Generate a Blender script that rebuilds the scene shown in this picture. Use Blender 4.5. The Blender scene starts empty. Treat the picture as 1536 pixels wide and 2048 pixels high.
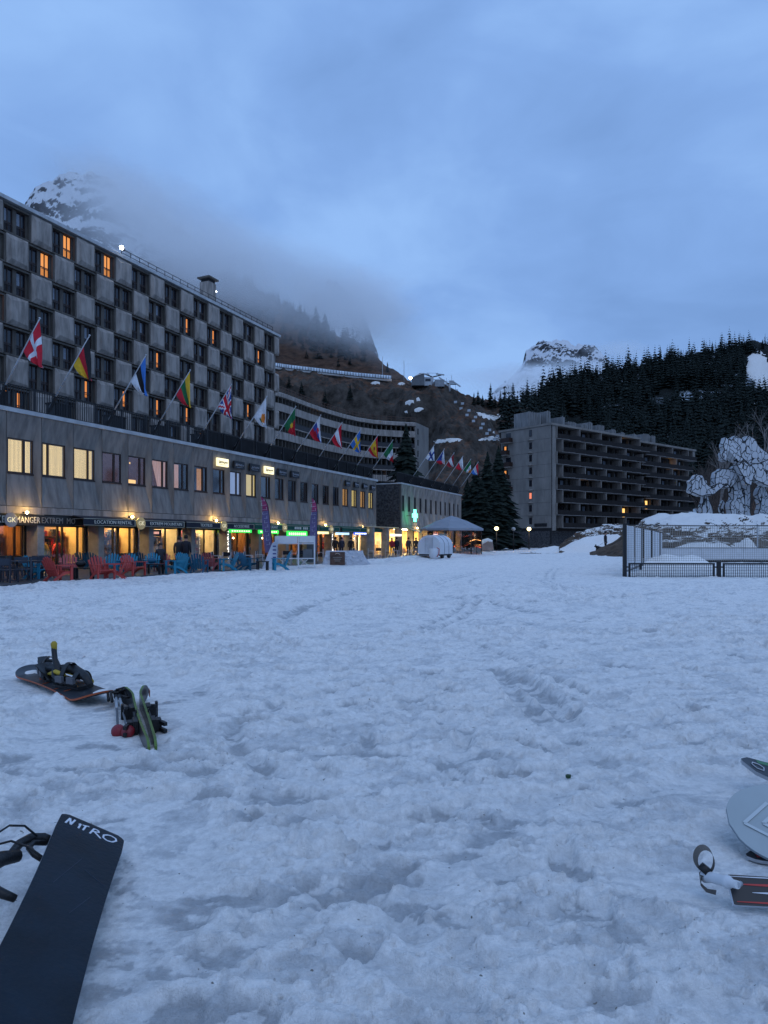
import bpy, math, random
import numpy as np
from mathutils import Vector, Matrix
from mathutils.bvhtree import BVHTree
random.seed(7); rng = np.random.default_rng(7)
R = math.radians
sc = bpy.context.scene
COL = sc.collection
F = 1400.0; HZ = 1080.0; EYE = 1.10
# ------------------------------------------------------------ camera
cam = bpy.data.cameras.new('camera'); cob = bpy.data.objects.new('camera', cam); COL.objects.link(cob)
cob.location = (0, 0, EYE); cob.rotation_euler = (R(90), 0, 0)
cam.sensor_fit = 'VERTICAL'; cam.sensor_height = 36.0; cam.sensor_width = 27.0
cam.lens = 36.0 * F / 2048.0; cam.shift_y = (HZ - 1024.0) / 2048.0
cam.clip_start = 0.1; cam.clip_end = 12000
sc.camera = cob
# ------------------------------------------------------------ dusk sky
SKY_ELEV = R(4); SKY_ROT = R(200)
w = bpy.data.worlds.new('World'); sc.world = w; w.use_nodes = True
nt = w.node_tree; nt.nodes.clear(); N = nt.nodes.new; L = nt.links.new
out = N('ShaderNodeOutputWorld'); bg = N('ShaderNodeBackground'); L(bg.outputs[0], out.inputs[0])
sky = N('ShaderNodeTexSky'); sky.sky_type = 'NISHITA'; sky.sun_disc = False
sky.sun_elevation = SKY_ELEV; sky.sun_rotation = SKY_ROT
tc = N('ShaderNodeTexCoord')
sep = N('ShaderNodeSeparateXYZ'); L(tc.outputs['Generated'], sep.inputs[0])
az = N('ShaderNodeMath'); az.operation = 'ABSOLUTE'; L(sep.outputs[2], az.inputs[0])
ad = N('ShaderNodeMath'); ad.operation = 'ADD'; L(az.outputs[0], ad.inputs[0]); ad.inputs[1].default_value = 0.55
dv = N('ShaderNodeVectorMath'); dv.operation = 'DIVIDE'; L(tc.outputs['Generated'], dv.inputs[0])
cmb = N('ShaderNodeCombineXYZ'); L(ad.outputs[0], cmb.inputs[0]); L(ad.outputs[0], cmb.inputs[1]); cmb.inputs[2].default_value = 0.6
L(cmb.outputs[0], dv.inputs[1])
def wnoise(scale, det, rough, dist=0.0, off=0.0):
    mp = N('ShaderNodeMapping'); mp.inputs['Location'].default_value = (off, off * .7, off * .3); L(dv.outputs[0], mp.inputs[0])
    n = N('ShaderNodeTexNoise'); n.inputs['Scale'].default_value = scale; n.inputs['Detail'].default_value = det
    n.inputs['Roughness'].default_value = rough; n.inputs['Distortion'].default_value = dist
    L(mp.outputs[0], n.inputs['Vector']); return n
n1 = wnoise(1.5, 5, .5, .4, 3.1); n2 = wnoise(4.5, 6, .55, .6, 9.0)
mixn = N('ShaderNodeMath'); mixn.operation = 'MULTIPLY_ADD'; L(n2.outputs[0], mixn.inputs[0]); mixn.inputs[1].default_value = .35; L(n1.outputs[0], mixn.inputs[2])
cr = N('ShaderNodeValToRGB'); L(mixn.outputs[0], cr.inputs[0])
cr.color_ramp.elements[0].position = .50; cr.color_ramp.elements[0].color = (.200, .368, .735, 1)
cr.color_ramp.elements[1].position = .82; cr.color_ramp.elements[1].color = (.320, .550, .990, 1)
e = cr.color_ramp.elements.new(.66); e.color = (.245, .440, .860, 1)
# overcast gets a little paler towards the horizon
gr = N('ShaderNodeMapRange'); gr.interpolation_type = 'SMOOTHSTEP'; L(az.outputs[0], gr.inputs[0])
gr.inputs[1].default_value = 0.0; gr.inputs[2].default_value = .65; gr.inputs[3].default_value = .96; gr.inputs[4].default_value = 1.0
sc_ = N('ShaderNodeVectorMath'); sc_.operation = 'SCALE'; L(cr.outputs[0], sc_.inputs[0]); L(gr.outputs[0], sc_.inputs['Scale'])
sk2 = N('ShaderNodeVectorMath'); sk2.operation = 'SCALE'; L(sky.outputs[0], sk2.inputs[0]); sk2.inputs['Scale'].default_value = .06
mx = N('ShaderNodeMix'); mx.data_type = 'RGBA'; mx.inputs[0].default_value = .93
L(sk2.outputs[0], mx.inputs[6]); L(sc_.outputs[0], mx.inputs[7]); L(mx.outputs[2], bg.inputs[0])
SKY_STRENGTH = 1.0
bg.inputs[1].default_value = SKY_STRENGTH
sl = bpy.data.lights.new('sun', 'SUN'); sl.energy = .36; sl.angle = R(50); sl.color = (.96, .97, 1)
so = bpy.data.objects.new('sun', sl); COL.objects.link(so); so.rotation_euler = (R(28), R(8), 0)
sc.view_settings.view_transform = 'Standard'; sc.view_settings.look = 'None'
sc.view_settings.exposure = 0.0; sc.view_settings.gamma = 1; sc.view_settings.use_curve_mapping = False
cy = sc.cycles if hasattr(sc, 'cycles') else None
sc.render.engine = 'CYCLES'; cy = sc.cycles
cy.use_denoising = True; cy.denoiser = 'OPENIMAGEDENOISE'; cy.max_bounces = 8; cy.diffuse_bounces = 3; cy.glossy_bounces = 2
cy.transmission_bounces = 4; cy.transparent_max_bounces = 8; cy.volume_bounces = 6; cy.caustics_reflective = False; cy.caustics_refractive = False
cy.sample_clamp_indirect = 10.0; cy.use_light_tree = True
cy.volume_step_rate = 1.0; cy.volume_max_steps = 64

# ------------------------------------------------------------ helpers
def P(px, py, Y): return Vector(((px - 768) / F * Y, Y, EYE + (HZ - py) / F * Y))
THX, THY = .3923, .9198          # direction of the long left facades
TH = math.atan2(THY, THX)
def Yat(px, D): return D / (THX - THY * (px - 768) / F)
def s_of(px, D): return (Yat(px, D) - Yat(0, D)) / THY
def tag(o, label=None, cat=None, group=None, kind=None):
    if label: o['label'] = label
    if cat: o['category'] = cat
    if group: o['group'] = group
    if kind: o['kind'] = kind
    return o
def empty(name, loc=(0, 0, 0), rz=0.0, label=None, cat=None, group=None, kind=None):
    o = bpy.data.objects.new(name, None); COL.objects.link(o); o.location = loc; o.rotation_euler = (0, 0, rz); o.empty_display_size = .2
    return tag(o, label, cat, group, kind)
def place(name, me, parent=None, loc=(0, 0, 0), rot=(0, 0, 0), scale=(1, 1, 1)):
    o = bpy.data.objects.new(name, me); COL.objects.link(o); o.parent = parent
    o.location = loc; o.rotation_euler = rot; o.scale = scale; return o
def copy_tree(o, parent=None):
    c = o.copy(); COL.objects.link(c); c.parent = parent
    for ch in list(o.children): copy_tree(ch, c)
    return c
class MB:
    def __init__(s): s.v = []; s.f = []; s.m = []; s.sm = []
    def add(s, vs, fs, mi=0, smooth=False):
        b = len(s.v); s.v += [tuple(v) for v in vs]
        for f in fs: s.f.append(tuple(b + i for i in f)); s.m.append(mi); s.sm.append(smooth)
        return s
    def box(s, x0, x1, y0, y1, z0, z1, mi=0):
        return s.add([(x0,y0,z0),(x1,y0,z0),(x1,y1,z0),(x0,y1,z0),(x0,y0,z1),(x1,y0,z1),(x1,y1,z1),(x0,y1,z1)],
            [(0,3,2,1),(4,5,6,7),(0,1,5,4),(1,2,6,5),(2,3,7,6),(3,0,4,7)], mi)
    def bar(s, a, b, w, h=None, mi=0, up=(0, 0, 1)):
        a = Vector(a); b = Vector(b); h = w if h is None else h
        d = (b - a)
        if d.length < 1e-6: return s
        d.normalize(); u = Vector(up)
        if abs(d.dot(u)) > .98: u = Vector((1, 0, 0))
        x = d.cross(u).normalized() * w / 2; y = x.cross(d).normalized() * h / 2
        vs = [a - x - y, a + x - y, a + x + y, a - x + y, b - x - y, b + x - y, b + x + y, b - x + y]
        return s.add(vs, [(0,3,2,1),(4,5,6,7),(0,1,5,4),(1,2,6,5),(2,3,7,6),(3,0,4,7)], mi)
    def tube(s, pts, rad, n=8, mi=0, caps=True, smooth=True):
        pts = [Vector(p) for p in pts]
        if not hasattr(rad, '__len__'): rad = [rad] * len(pts)
        rings = []; prev = None
        for i, p in enumerate(pts):
            d = (pts[min(i + 1, len(pts) - 1)] - pts[max(i - 1, 0)])
            d = d.normalized() if d.length > 1e-9 else Vector((0, 0, 1))
            if prev is None:
                u = Vector((0, 0, 1)) if abs(d.z) < .9 else Vector((1, 0, 0))
                x = d.cross(u).normalized()
            else:
                x = (prev - d * prev.dot(d)).normalized()
            prev = x; y = d.cross(x)
            rings.append([p + (x * math.cos(2 * math.pi * k / n) + y * math.sin(2 * math.pi * k / n)) * rad[i] for k in range(n)])
        vs = [v for r in rings for v in r]; fs = []
        for i in range(len(pts) - 1):
            for k in range(n):
                k2 = (k + 1) % n; fs.append((i * n + k, i * n + k2, (i + 1) * n + k2, (i + 1) * n + k))
        s.add(vs, fs, mi, smooth)
        if caps:
            b = len(s.v) - len(vs)
            s.f.append(tuple(b + k for k in range(n))[::-1]); s.m.append(mi); s.sm.append(False)
            e0 = b + (len(pts) - 1) * n
            s.f.append(tuple(e0 + k for k in range(n))); s.m.append(mi); s.sm.append(False)
        return s
    def lathe(s, prof, n=16, mi=0, c=(0, 0, 0), smooth=True):
        vs = []; fs = []
        for r, z in prof:
            for k in range(n):
                a = 2 * math.pi * k / n; vs.append((c[0] + r * math.cos(a), c[1] + r * math.sin(a), c[2] + z))
        for i in range(len(prof) - 1):
            for k in range(n):
                k2 = (k + 1) % n; fs.append((i * n + k, i * n + k2, (i + 1) * n + k2, (i + 1) * n + k))
        return s.add(vs, fs, mi, smooth)
    def prism(s, poly, y0, y1, mi=0):      # polygon in x,z extruded along y
        n = len(poly)
        vs = [(x, y0, z) for x, z in poly] + [(x, y1, z) for x, z in poly]
        fs = [tuple(range(n)), tuple(range(2 * n - 1, n - 1, -1))] + [((i + 1) % n, i, n + i, n + (i + 1) % n) for i in range(n)]
        return s.add(vs, fs, mi)
    def slabp(s, poly, z0, z1, mi=0):      # polygon in x,y extruded along z
        n = len(poly)
        vs = [(x, y, z0) for x, y in poly] + [(x, y, z1) for x, y in poly]
        fs = [tuple(range(n - 1, -1, -1)), tuple(range(n, 2 * n))] + [(i, (i + 1) % n, n + (i + 1) % n, n + i) for i in range(n)]
        return s.add(vs, fs, mi)
    def mesh(s, name, mats):
        me = bpy.data.meshes.new(name); me.from_pydata(s.v, [], s.f)
        if not isinstance(mats, (list, tuple)): mats = [mats]
        for m in mats: me.materials.append(m)
        me.polygons.foreach_set('material_index', s.m); me.polygons.foreach_set('use_smooth', s.sm); me.update(); return me
    def build(s, name, mats, parent=None, loc=(0, 0, 0), rot=(0, 0, 0)):
        return place(name, s.mesh(name, mats), parent, loc, rot)
def _hash(ix, iy, seed):
    h = (ix.astype(np.int64) * 374761393 + iy.astype(np.int64) * 668265263 + seed * 1442695041) & 0xFFFFFFFF
    h = ((h ^ (h >> 13)) * 1274126177) & 0xFFFFFFFF
    return ((h ^ (h >> 16)) & 0xFFFF) / 65535.0
def vn(x, y, seed=0):
    ix = np.floor(x); iy = np.floor(y); fx = x - ix; fy = y - iy
    fx = fx * fx * fx * (fx * (fx * 6 - 15) + 10); fy = fy * fy * fy * (fy * (fy * 6 - 15) + 10)
    a = _hash(ix, iy, seed); b = _hash(ix + 1, iy, seed); c = _hash(ix, iy + 1, seed); d = _hash(ix + 1, iy + 1, seed)
    return (a + (b - a) * fx + (c - a) * fy + (a - b - c + d) * fx * fy) * 2 - 1
def fbm(x, y, seed=0, o=4, g=.5):
    t = 0; a = 1.0; s = 0
    for i in range(o):
        t = t + a * vn(x * 2 ** i + 17.3 * i, y * 2 ** i - 9.1 * i, seed + i); s += a; a *= g
    return t / s
def sstep(a, b, x):
    t = np.clip((x - a) / (b - a), 0, 1); return t * t * (3 - 2 * t)
# ------------------------------------------------------------ materials
MATS = {}
ORDS = ['first', 'second', 'third', 'fourth', 'fifth', 'sixth', 'seventh', 'eighth', 'ninth', 'tenth', 'eleventh', 'twelfth', 'thirteenth', 'fourteenth', 'fifteenth', 'sixteenth', 'seventeenth', 'eighteenth', 'nineteenth', 'twentieth']
def M(name, col, rough=.8, var=.18, scale=1.5, stretch=(1, 1, 1), bump=0.0, bscale=25, metal=0.0, spec=.4, col2=None, lo=.35, hi=.7, emis=None, es=0.0, space='pos', det=6, alpha=None):
    if name in MATS: return MATS[name]
    m = bpy.data.materials.new(name); m.use_nodes = True; t = m.node_tree; n = t.nodes; l = t.links
    b = n['Principled BSDF']; b.inputs['Roughness'].default_value = rough; b.inputs['Metallic'].default_value = metal
    b.inputs['Specular IOR Level'].default_value = spec
    if space == 'pos': src = n.new('ShaderNodeNewGeometry').outputs['Position']
    else: src = n.new('ShaderNodeTexCoord').outputs['Object']
    mp = n.new('ShaderNodeMapping'); mp.inputs['Scale'].default_value = stretch; l.new(src, mp.inputs[0])
    tx = n.new('ShaderNodeTexNoise'); tx.inputs['Scale'].default_value = scale; tx.inputs['Detail'].default_value = det; tx.inputs['Roughness'].default_value = .6
    l.new(mp.outputs[0], tx.inputs['Vector'])
    r = n.new('ShaderNodeValToRGB'); l.new(tx.outputs[0], r.inputs[0]); r.color_ramp.elements[0].position = lo; r.color_ramp.elements[1].position = hi
    c1 = col2 if col2 else tuple(c * (1 - var) for c in col)
    c0 = col if col2 else tuple(min(1, c * (1 + var)) for c in col)
    r.color_ramp.elements[0].color = (*c1, 1); r.color_ramp.elements[1].color = (*c0, 1)
    l.new(r.outputs[0], b.inputs['Base Color'])
    if bump:
        bt = n.new('ShaderNodeTexNoise'); bt.inputs['Scale'].default_value = bscale; bt.inputs['Detail'].default_value = 5; l.new(src, bt.inputs['Vector'])
        bp = n.new('ShaderNodeBump'); bp.inputs['Strength'].default_value = min(1, bump); bp.inputs['Distance'].default_value = .02 if bscale > 5 else 1.0
        l.new(bt.outputs[0], bp.inputs['Height']); l.new(bp.outputs[0], b.inputs['Normal'])
    if emis: b.inputs['Emission Color'].default_value = (*emis, 1); b.inputs['Emission Strength'].default_value = es
    if alpha is not None: b.inputs['Alpha'].default_value = alpha
    MATS[name] = m; return m
def glass(name, tint=(.8, .85, .9), mixf=.12):
    if name in MATS: return MATS[name]
    m = bpy.data.materials.new(name); m.use_nodes = True; t = m.node_tree; n = t.nodes; n.clear(); l = t.links
    o = n.new('ShaderNodeOutputMaterial'); tr = n.new('ShaderNodeBsdfTransparent'); tr.inputs[0].default_value = (*tint, 1)
    g = n.new('ShaderNodeBsdfGlossy'); g.inputs['Roughness'].default_value = .05; fr = n.new('ShaderNodeFresnel'); fr.inputs[0].default_value = 1.5
    x = n.new('ShaderNodeMixShader'); ma = n.new('ShaderNodeMath'); ma.operation = 'ADD'; ma.inputs[1].default_value = mixf; l.new(fr.outputs[0], ma.inputs[0])
    l.new(ma.outputs[0], x.inputs[0]); l.new(tr.outputs[0], x.inputs[1]); l.new(g.outputs[0], x.inputs[2]); l.new(x.outputs[0], o.inputs[0])
    MATS[name] = m; return m
def text(name, body, size, mat, parent, loc, rot=(R(90), 0, 0), ext=.008, sx=1.0, align='CENTER', shear=0.0):
    c = bpy.data.curves.new(name, 'FONT'); c.body = body; c.size = size; c.extrude = ext; c.align_x = align; c.align_y = 'CENTER'; c.shear = shear; c.resolution_u = 2
    t = bpy.data.objects.new(name, c); COL.objects.link(t); bpy.context.view_layer.update()
    me = bpy.data.meshes.new_from_object(t.evaluated_get(bpy.context.evaluated_depsgraph_get())); bpy.data.objects.remove(t); bpy.data.curves.remove(c)
    me.materials.clear(); me.materials.append(mat); me.name = name
    return place(name, me, parent, loc, rot, (sx, 1, 1))
concrete = M('concrete', (.36, .32, .29), .9, col2=(.19, .17, .155), scale=.9, stretch=(2.2, 2.2, .45), bump=.35, bscale=30, lo=.36, hi=.62)
concrete_old = M('concrete_old', (.255, .232, .212), .92, col2=(.145, .133, .124), scale=1.2, stretch=(2.6, 2.6, .4), bump=.4, bscale=26, lo=.34, hi=.6)
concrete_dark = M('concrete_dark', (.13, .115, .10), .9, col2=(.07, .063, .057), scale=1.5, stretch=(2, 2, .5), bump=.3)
concrete_r = M('concrete_far', (.26, .24, .22), .9, col2=(.17, .157, .145), scale=.5, stretch=(1, 1, .4), bump=.2, bscale=8)
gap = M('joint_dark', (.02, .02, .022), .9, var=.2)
brownframe = M('brown_frame', (.035, .018, .014), .5, var=.2)
blackm = M('black_metal', (.012, .012, .014), .45, var=.2, metal=.2)
darkpane = M('dark_pane', (.012, .015, .022), .12, var=.3, spec=.6)
curtain_d = M('grey_curtain', (.12, .14, .17), .9, var=.3, scale=14, stretch=(1, 1, .05))
cream = M('lit_blind', (.6, .5, .3), .9, emis=(1, .68, .27), es=1.0, var=.1)
orange = M('lit_orange', (.4, .2, .08), .9, emis=(1, .36, .08), es=.85)
orange_b = M('lit_amber', (.4, .25, .1), .9, emis=(1, .55, .16), es=1.6)
roomdim = M('dim_room', (.10, .045, .03), .8, emis=(.30, .09, .045), es=.16, var=.5, scale=5)
coolcurt = M('pale_curtain', (.4, .45, .5), .9, emis=(.5, .62, .95), es=.45)
lampw = M('lamp_warm', (1, .8, .5), .5, emis=(1, .66, .26), es=40)
lampc = M('lamp_cool', (1, 1, 1), .5, emis=(.9, .95, 1), es=30)
whitem = M('white_paint', (.62, .63, .65), .6, var=.08, scale=3)
steel = M('galvanised', (.38, .40, .42), .5, var=.15, metal=.4)
snowm = M('snow_plain', (.76, .74, .71), .85, var=.06, scale=3, bump=.5, bscale=8)
# ============================================================ SETTING: ground
def nperp(x, y): return -THY * x + THX * y          # perpendicular distance towards the left facades
DP = 28.9
def gbase(x, y):
    d = DP - nperp(x, y)
    g = -.45 + .45 * sstep(9.0, 21.0, d) * 1.0
    far = sstep(60, 110, y)
    return g * (1 - .35 * far)
def groove(x, y, x0, y0, x1, y1, w, bend=0.0):
    dx, dy = x1 - x0, y1 - y0; Ln = math.hypot(dx, dy); ux, uy = dx / Ln, dy / Ln
    t = (x - x0) * ux + (y - y0) * uy; q = -(x - x0) * uy + (y - y0) * ux - bend * (t / Ln) * (1 - t / Ln) * 4
    m = sstep(-.1, .15, t / Ln) * (1 - sstep(.85, 1.1, t / Ln))
    return m, q / w
FEET = []
for i in range(420):
    Yf = 1.3 * math.exp(random.random() * 2.9); Xf = random.uniform(-.62, .64) * Yf * 1.05
    FEET.append((Xf, Yf, random.uniform(0, math.pi), random.uniform(.09, .17), random.uniform(.045, .075), random.uniform(.014, .036) * min(1, .12 + Yf / 11)))
FEET = [f for f in FEET if f[1] > 3.2 or random.random() < .45]
TRACKS = []
for i in range(36):
    Yf = 1.6 * math.exp(random.random() * 2.7); Xf = random.uniform(-.6, .6) * Yf; a = random.gauss(0, .45) + random.choice([0, 0, math.pi / 5, -math.pi / 4]); ln = random.uniform(.5, 1.6) * (1 + Yf * .12)
    TRACKS.append((Xf, Yf, Xf + ln * math.cos(a), Yf + ln * math.sin(a), random.uniform(.035, .07), random.uniform(-.2, .2), random.uniform(.008, .022)))
# two long diagonal ski tracks that cross the middle of the field
def px2g(px, py): p = 1.1 * F / (py - HZ); return ((px - 768) / F * p, p)
for (a, b, bend, wd, dp) in [((960, 1330), (1160, 1470), .1, .10, .035), ((1000, 1335), (1260, 1560), -.15, .07, .02), ((560, 1250), (740, 1180), .3, .12, .03),
        ((1000, 1610), (1200, 1585), .05, .05, .03), ((690, 1630), (920, 1620), -.12, .06, .04), ((620, 1840), (780, 1830), .1, .05, .04),
        ((820, 1900), (900, 1800), .07, .05, .025), ((870, 1190), (1080, 1230), .1, .15, .03), ((300, 1600), (640, 1640), .1, .05, .018)]:
    TRACKS.append((*px2g(*a), *px2g(*b), wd, bend, dp))
def crust_(x, y):
    w_ = fbm(x * 2.1, y * 2.1, 23, 2); return sstep(-.03, .045, fbm(x * 5.0 + w_, y * 8.4 + w_ * 1.4, 27, 5, .64) + .06 + .10 * fbm(x * .9, y * 1.3, 29, 2))
FLAT = [(-.95, 2.1, .42, .75), (1.65, 3.05, .45, .25), (1.75, 2.55, .55, .30), (1.35, 2.22, .60, .2), (-2.55, 5.45, .75, .6), (-1.62, 4.4, .50, 1.0)]
rl = random.Random(77)
for i in range(16):
    Yf = 3 * math.exp(rl.random() * 1.9); Xf = rl.uniform(-.55, .5) * Yf; a = rl.choice([rl.gauss(.25, .3), rl.gauss(2.6, .3), rl.gauss(1.3, .25)]); ln = rl.uniform(2, 5) * (1 + Yf * .06)
    dx, dy = ln * math.cos(a), ln * math.sin(a); nx, ny = -math.sin(a) * .22, math.cos(a) * .22; bd = rl.uniform(-.4, .4)
    for s_ in ((0, 1) if i % 2 else (0,)): TRACKS.append((Xf + nx * s_, Yf + ny * s_, Xf + dx + nx * s_, Yf + dy + ny * s_, .055, bd, rl.uniform(.018, .030)))
def pressed(x, y):
    t = np.zeros_like(x)
    for (fx, fy, a, l, wd, dp) in FEET:
        mk = (np.abs(x - fx) < .3) & (np.abs(y - fy) < .3)
        if not mk.any(): continue
        X = x[mk] - fx; Yy = y[mk] - fy; c, s = math.cos(a), math.sin(a)
        q = np.sqrt(((X * c + Yy * s) / l) ** 2 + ((-X * s + Yy * c) / wd) ** 2); t[mk] = np.maximum(t[mk], 1 - sstep(.7, 1.05, q))
    for (x0, y0, x1, y1, wd, bend, dp) in TRACKS:
        m, q = groove(x, y, x0, y0, x1, y1, wd * .8, bend); t = np.maximum(t, m * np.exp(-(np.abs(q) * .85) ** 4))
    return t
def snow_h(x, y):
    tm = pressed(x, y); h = gbase(x, y)
    lod = sstep(60, 25, y)
    n1 = fbm(x * .55, y * .8, 3, 3)
    h = h + (.006 + .035 * sstep(6, 16, y)) * n1
    warp = fbm(x * 1.3, y * 1.3, 11, 3)
    trod = sstep(-.35, .25, fbm(x * .35 + 4, y * .5, 21, 3))          # trodden, lumpy against smooth icy areas
    lump = fbm(x * 3.2 + warp, y * 5.6 + warp, 31, 4, .55)
    lump = np.abs(lump) ** .8 * np.sign(lump)
    far_ = sstep(2.5, 9, y)
    h = h + (.002 + .012 * trod) * lump * (.16 + .84 * far_)
    rid = 1 - np.abs(fbm(x * 1.6 + .6 * warp, y * 3.6, 41, 3)) * 2.6
    h = h + .026 * trod * np.clip(rid, 0, 1) ** 2 * (.14 + .86 * far_)
    rid2 = 1 - np.abs(fbm(x * 5.5 + warp, y * 9.5 + warp, 43, 3, .55)) * 2.4
    h = h + .011 * (.35 + trod) * np.clip(rid2, 0, 1) ** 2 * (1 - sstep(14, 24, y))
    pl = fbm(x * 9, y * 12, 47, 3, .6)
    h = h + .0075 * (.3 + trod) * sstep(.02, .10, pl) * (1 - sstep(9, 16, y))
    cr = fbm(x * 13, y * 17, 51, 3, .6); near = 1 - sstep(5, 16, y)
    h = h + .0065 * near * (.4 + trod) * np.clip(cr + .1, 0, 1) * 1.6
    cr3 = (1 - .8 * tm) * 1.0 - np.abs(fbm(x * 21 + warp * 2, y * 27, 67, 3, .6)) * 2.6; h = h + .0045 * (.35 + .65 * trod) * np.clip(cr3, 0, 1) ** 1.5 * (1 - sstep(3, 8, y))
    cr4 = fbm(x * 5 + 3, y * 7, 69, 3, .55); h = h + .008 * sstep(.0, .06, cr4) * (1 - sstep(6, 12, y))
    h = h + .009 * crust_(x, y) * (1 - sstep(9, 18, y))
    r3 = 1 - np.abs(fbm(x * 2.6 + warp, y * 7.5 + warp, 91, 3, .55)) * 2.5; h = h + .044 * np.clip(r3, 0, 1) ** 2 * sstep(3.0, 8, y) * (.35 + .65 * trod)
    r5 = 1 - np.abs(fbm(x * 5.2 - warp, y * 15 + warp, 95, 3, .6)) * 2.5; h = h + .016 * np.clip(r5, 0, 1) ** 2 * sstep(2.5, 5, y) * (1 - sstep(25, 40, y))
    cr2 = fbm(x * 34, y * 38, 61, 2, .6); h = h + .0022 * (1 - sstep(2.2, 6, y)) * cr2
    gb = gbase(x, y); h = gb + (h - gb) * (1 - .6 * tm)
    for (fx, fy, a, l, wd, dp) in FEET:
        mk = (np.abs(x - fx) < .6) & (np.abs(y - fy) < .6)
        if not mk.any(): continue
        X = x[mk] - fx; Yy = y[mk] - fy; c, s = math.cos(a), math.sin(a)
        q = np.sqrt(((X * c + Yy * s) / l) ** 2 + ((-X * s + Yy * c) / wd) ** 2) + .18 * vn(X * 17 + fx, Yy * 17 + fy, 5)
        h[mk] += -dp * (1 - sstep(.75, 1.1, q)) + dp * .45 * np.exp(-((q - 1.3) / .25) ** 2)
    for (x0, y0, x1, y1, wd, bend, dp) in TRACKS:
        dp = dp * .8 * min(1.0, .25 + y0 / 8); wd = wd * .8
        m, q = groove(x, y, x0, y0, x1, y1, wd, bend)
        q = q + .14 * vn(x * 5, y * 5, 7)
        h = h + m * dp * (-1.0 * np.exp(-(q * .9) ** 4) + .9 * np.exp(-((q - 1.6) / .55) ** 2) * (.5 + .5 * vn(x * 5, y * 5, 9)))
    # clod of snow in the middle
    for (cx, cy_, rr, hh) in [(*px2g(625, 1712), .075, .040), (*px2g(660, 1705), .065, .034), (*px2g(600, 1702), .05, .035), (*px2g(690, 1706), .05, .03), (*px2g(478, 1645), .07, .035)]:
        q = np.hypot((x - cx), (y - cy_) * 1.6) / rr + .25 * vn(x * 22, y * 22, 77)
        h = h + hh * (1 - sstep(.5, 1.15, q))
    # snow bank along the terrace edge
    d = DP - nperp(x, y)
    bank = np.exp(-((d - 8.6) / 1.0) ** 2) * sstep(38, 52, y) * (1 - sstep(78, 95, y))
    h = h + bank * (.22 + .15 * fbm(x * .5, y * .5, 8, 2))
    h = h - .35 * sstep(8.0, 7.2, d) * sstep(20, 24, y)
    for (fx, fy, rx, ry) in FLAT:
        q = np.hypot((x - fx) / rx, (y - fy) / ry); m = 1 - sstep(.8, 1.25, q); h = h * (1 - m) + np.minimum(h, -.004) * m
    return h
def g_at(x, y): return float(snow_h(np.array([float(x)]), np.array([float(y)]))[0])
rows = np.concatenate([np.exp(np.linspace(math.log(.55), math.log(30), 820)), np.exp(np.linspace(math.log(30), math.log(300), 200))[1:]])
us = np.concatenate([np.linspace(-3, -.75, 24)[:-1], np.linspace(-.75, .75, 560), np.linspace(.75, 3, 24)[1:]])
YY, UU = np.meshgrid(rows, us, indexing='ij'); XX = UU * (YY + .25)
ZZ = np.zeros_like(XX)
bs = 60
for i in range(0, len(rows), bs): ZZ[i:i + bs] = snow_h(XX[i:i + bs].copy(), YY[i:i + bs].copy())
def grid_mesh(name, X, Y, Z, mat, attr=None, smooth=True):
    nr, nc = X.shape
    me = bpy.data.meshes.new(name); me.vertices.add(nr * nc)
    me.vertices.foreach_set('co', np.stack([X, Y, Z], -1).astype(np.float32).ravel())
    i = np.arange(nr - 1)[:, None] * nc + np.arange(nc - 1)[None, :]
    q = np.stack([i, i + 1, i + nc + 1, i + nc], -1).reshape(-1, 4)
    me.loops.add(q.size); me.loops.foreach_set('vertex_index', q.ravel().astype(np.int32))
    me.polygons.add(len(q)); me.polygons.foreach_set('loop_start', (np.arange(len(q)) * 4).astype(np.int32))
    me.polygons.foreach_set('use_smooth', np.full(len(q), smooth))
    me.materials.append(mat)
    if attr is not None:
        at = me.attributes.new('ice', 'FLOAT', 'POINT'); at.data.foreach_set('value', attr.astype(np.float32).ravel())
    me.update(calc_edges=True); me.validate(); return me
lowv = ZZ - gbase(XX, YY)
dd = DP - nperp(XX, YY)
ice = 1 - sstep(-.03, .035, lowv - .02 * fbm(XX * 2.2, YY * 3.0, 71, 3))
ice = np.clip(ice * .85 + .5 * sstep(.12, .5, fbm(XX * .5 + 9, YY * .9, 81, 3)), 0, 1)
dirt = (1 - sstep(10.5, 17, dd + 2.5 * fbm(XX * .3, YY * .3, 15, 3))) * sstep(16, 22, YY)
icea = np.clip(.12 * ice * (1 - .3 * sstep(12, 40, YY)) + .50 * (1 - crust_(XX, YY)) * (1 - .30 * sstep(8, 30, YY)) + .35 * dirt + .38 * np.concatenate([pressed(XX[i:i + 60].copy(), YY[i:i + 60].copy()) for i in range(0, len(rows), 60)]), 0, 1.3)
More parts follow.
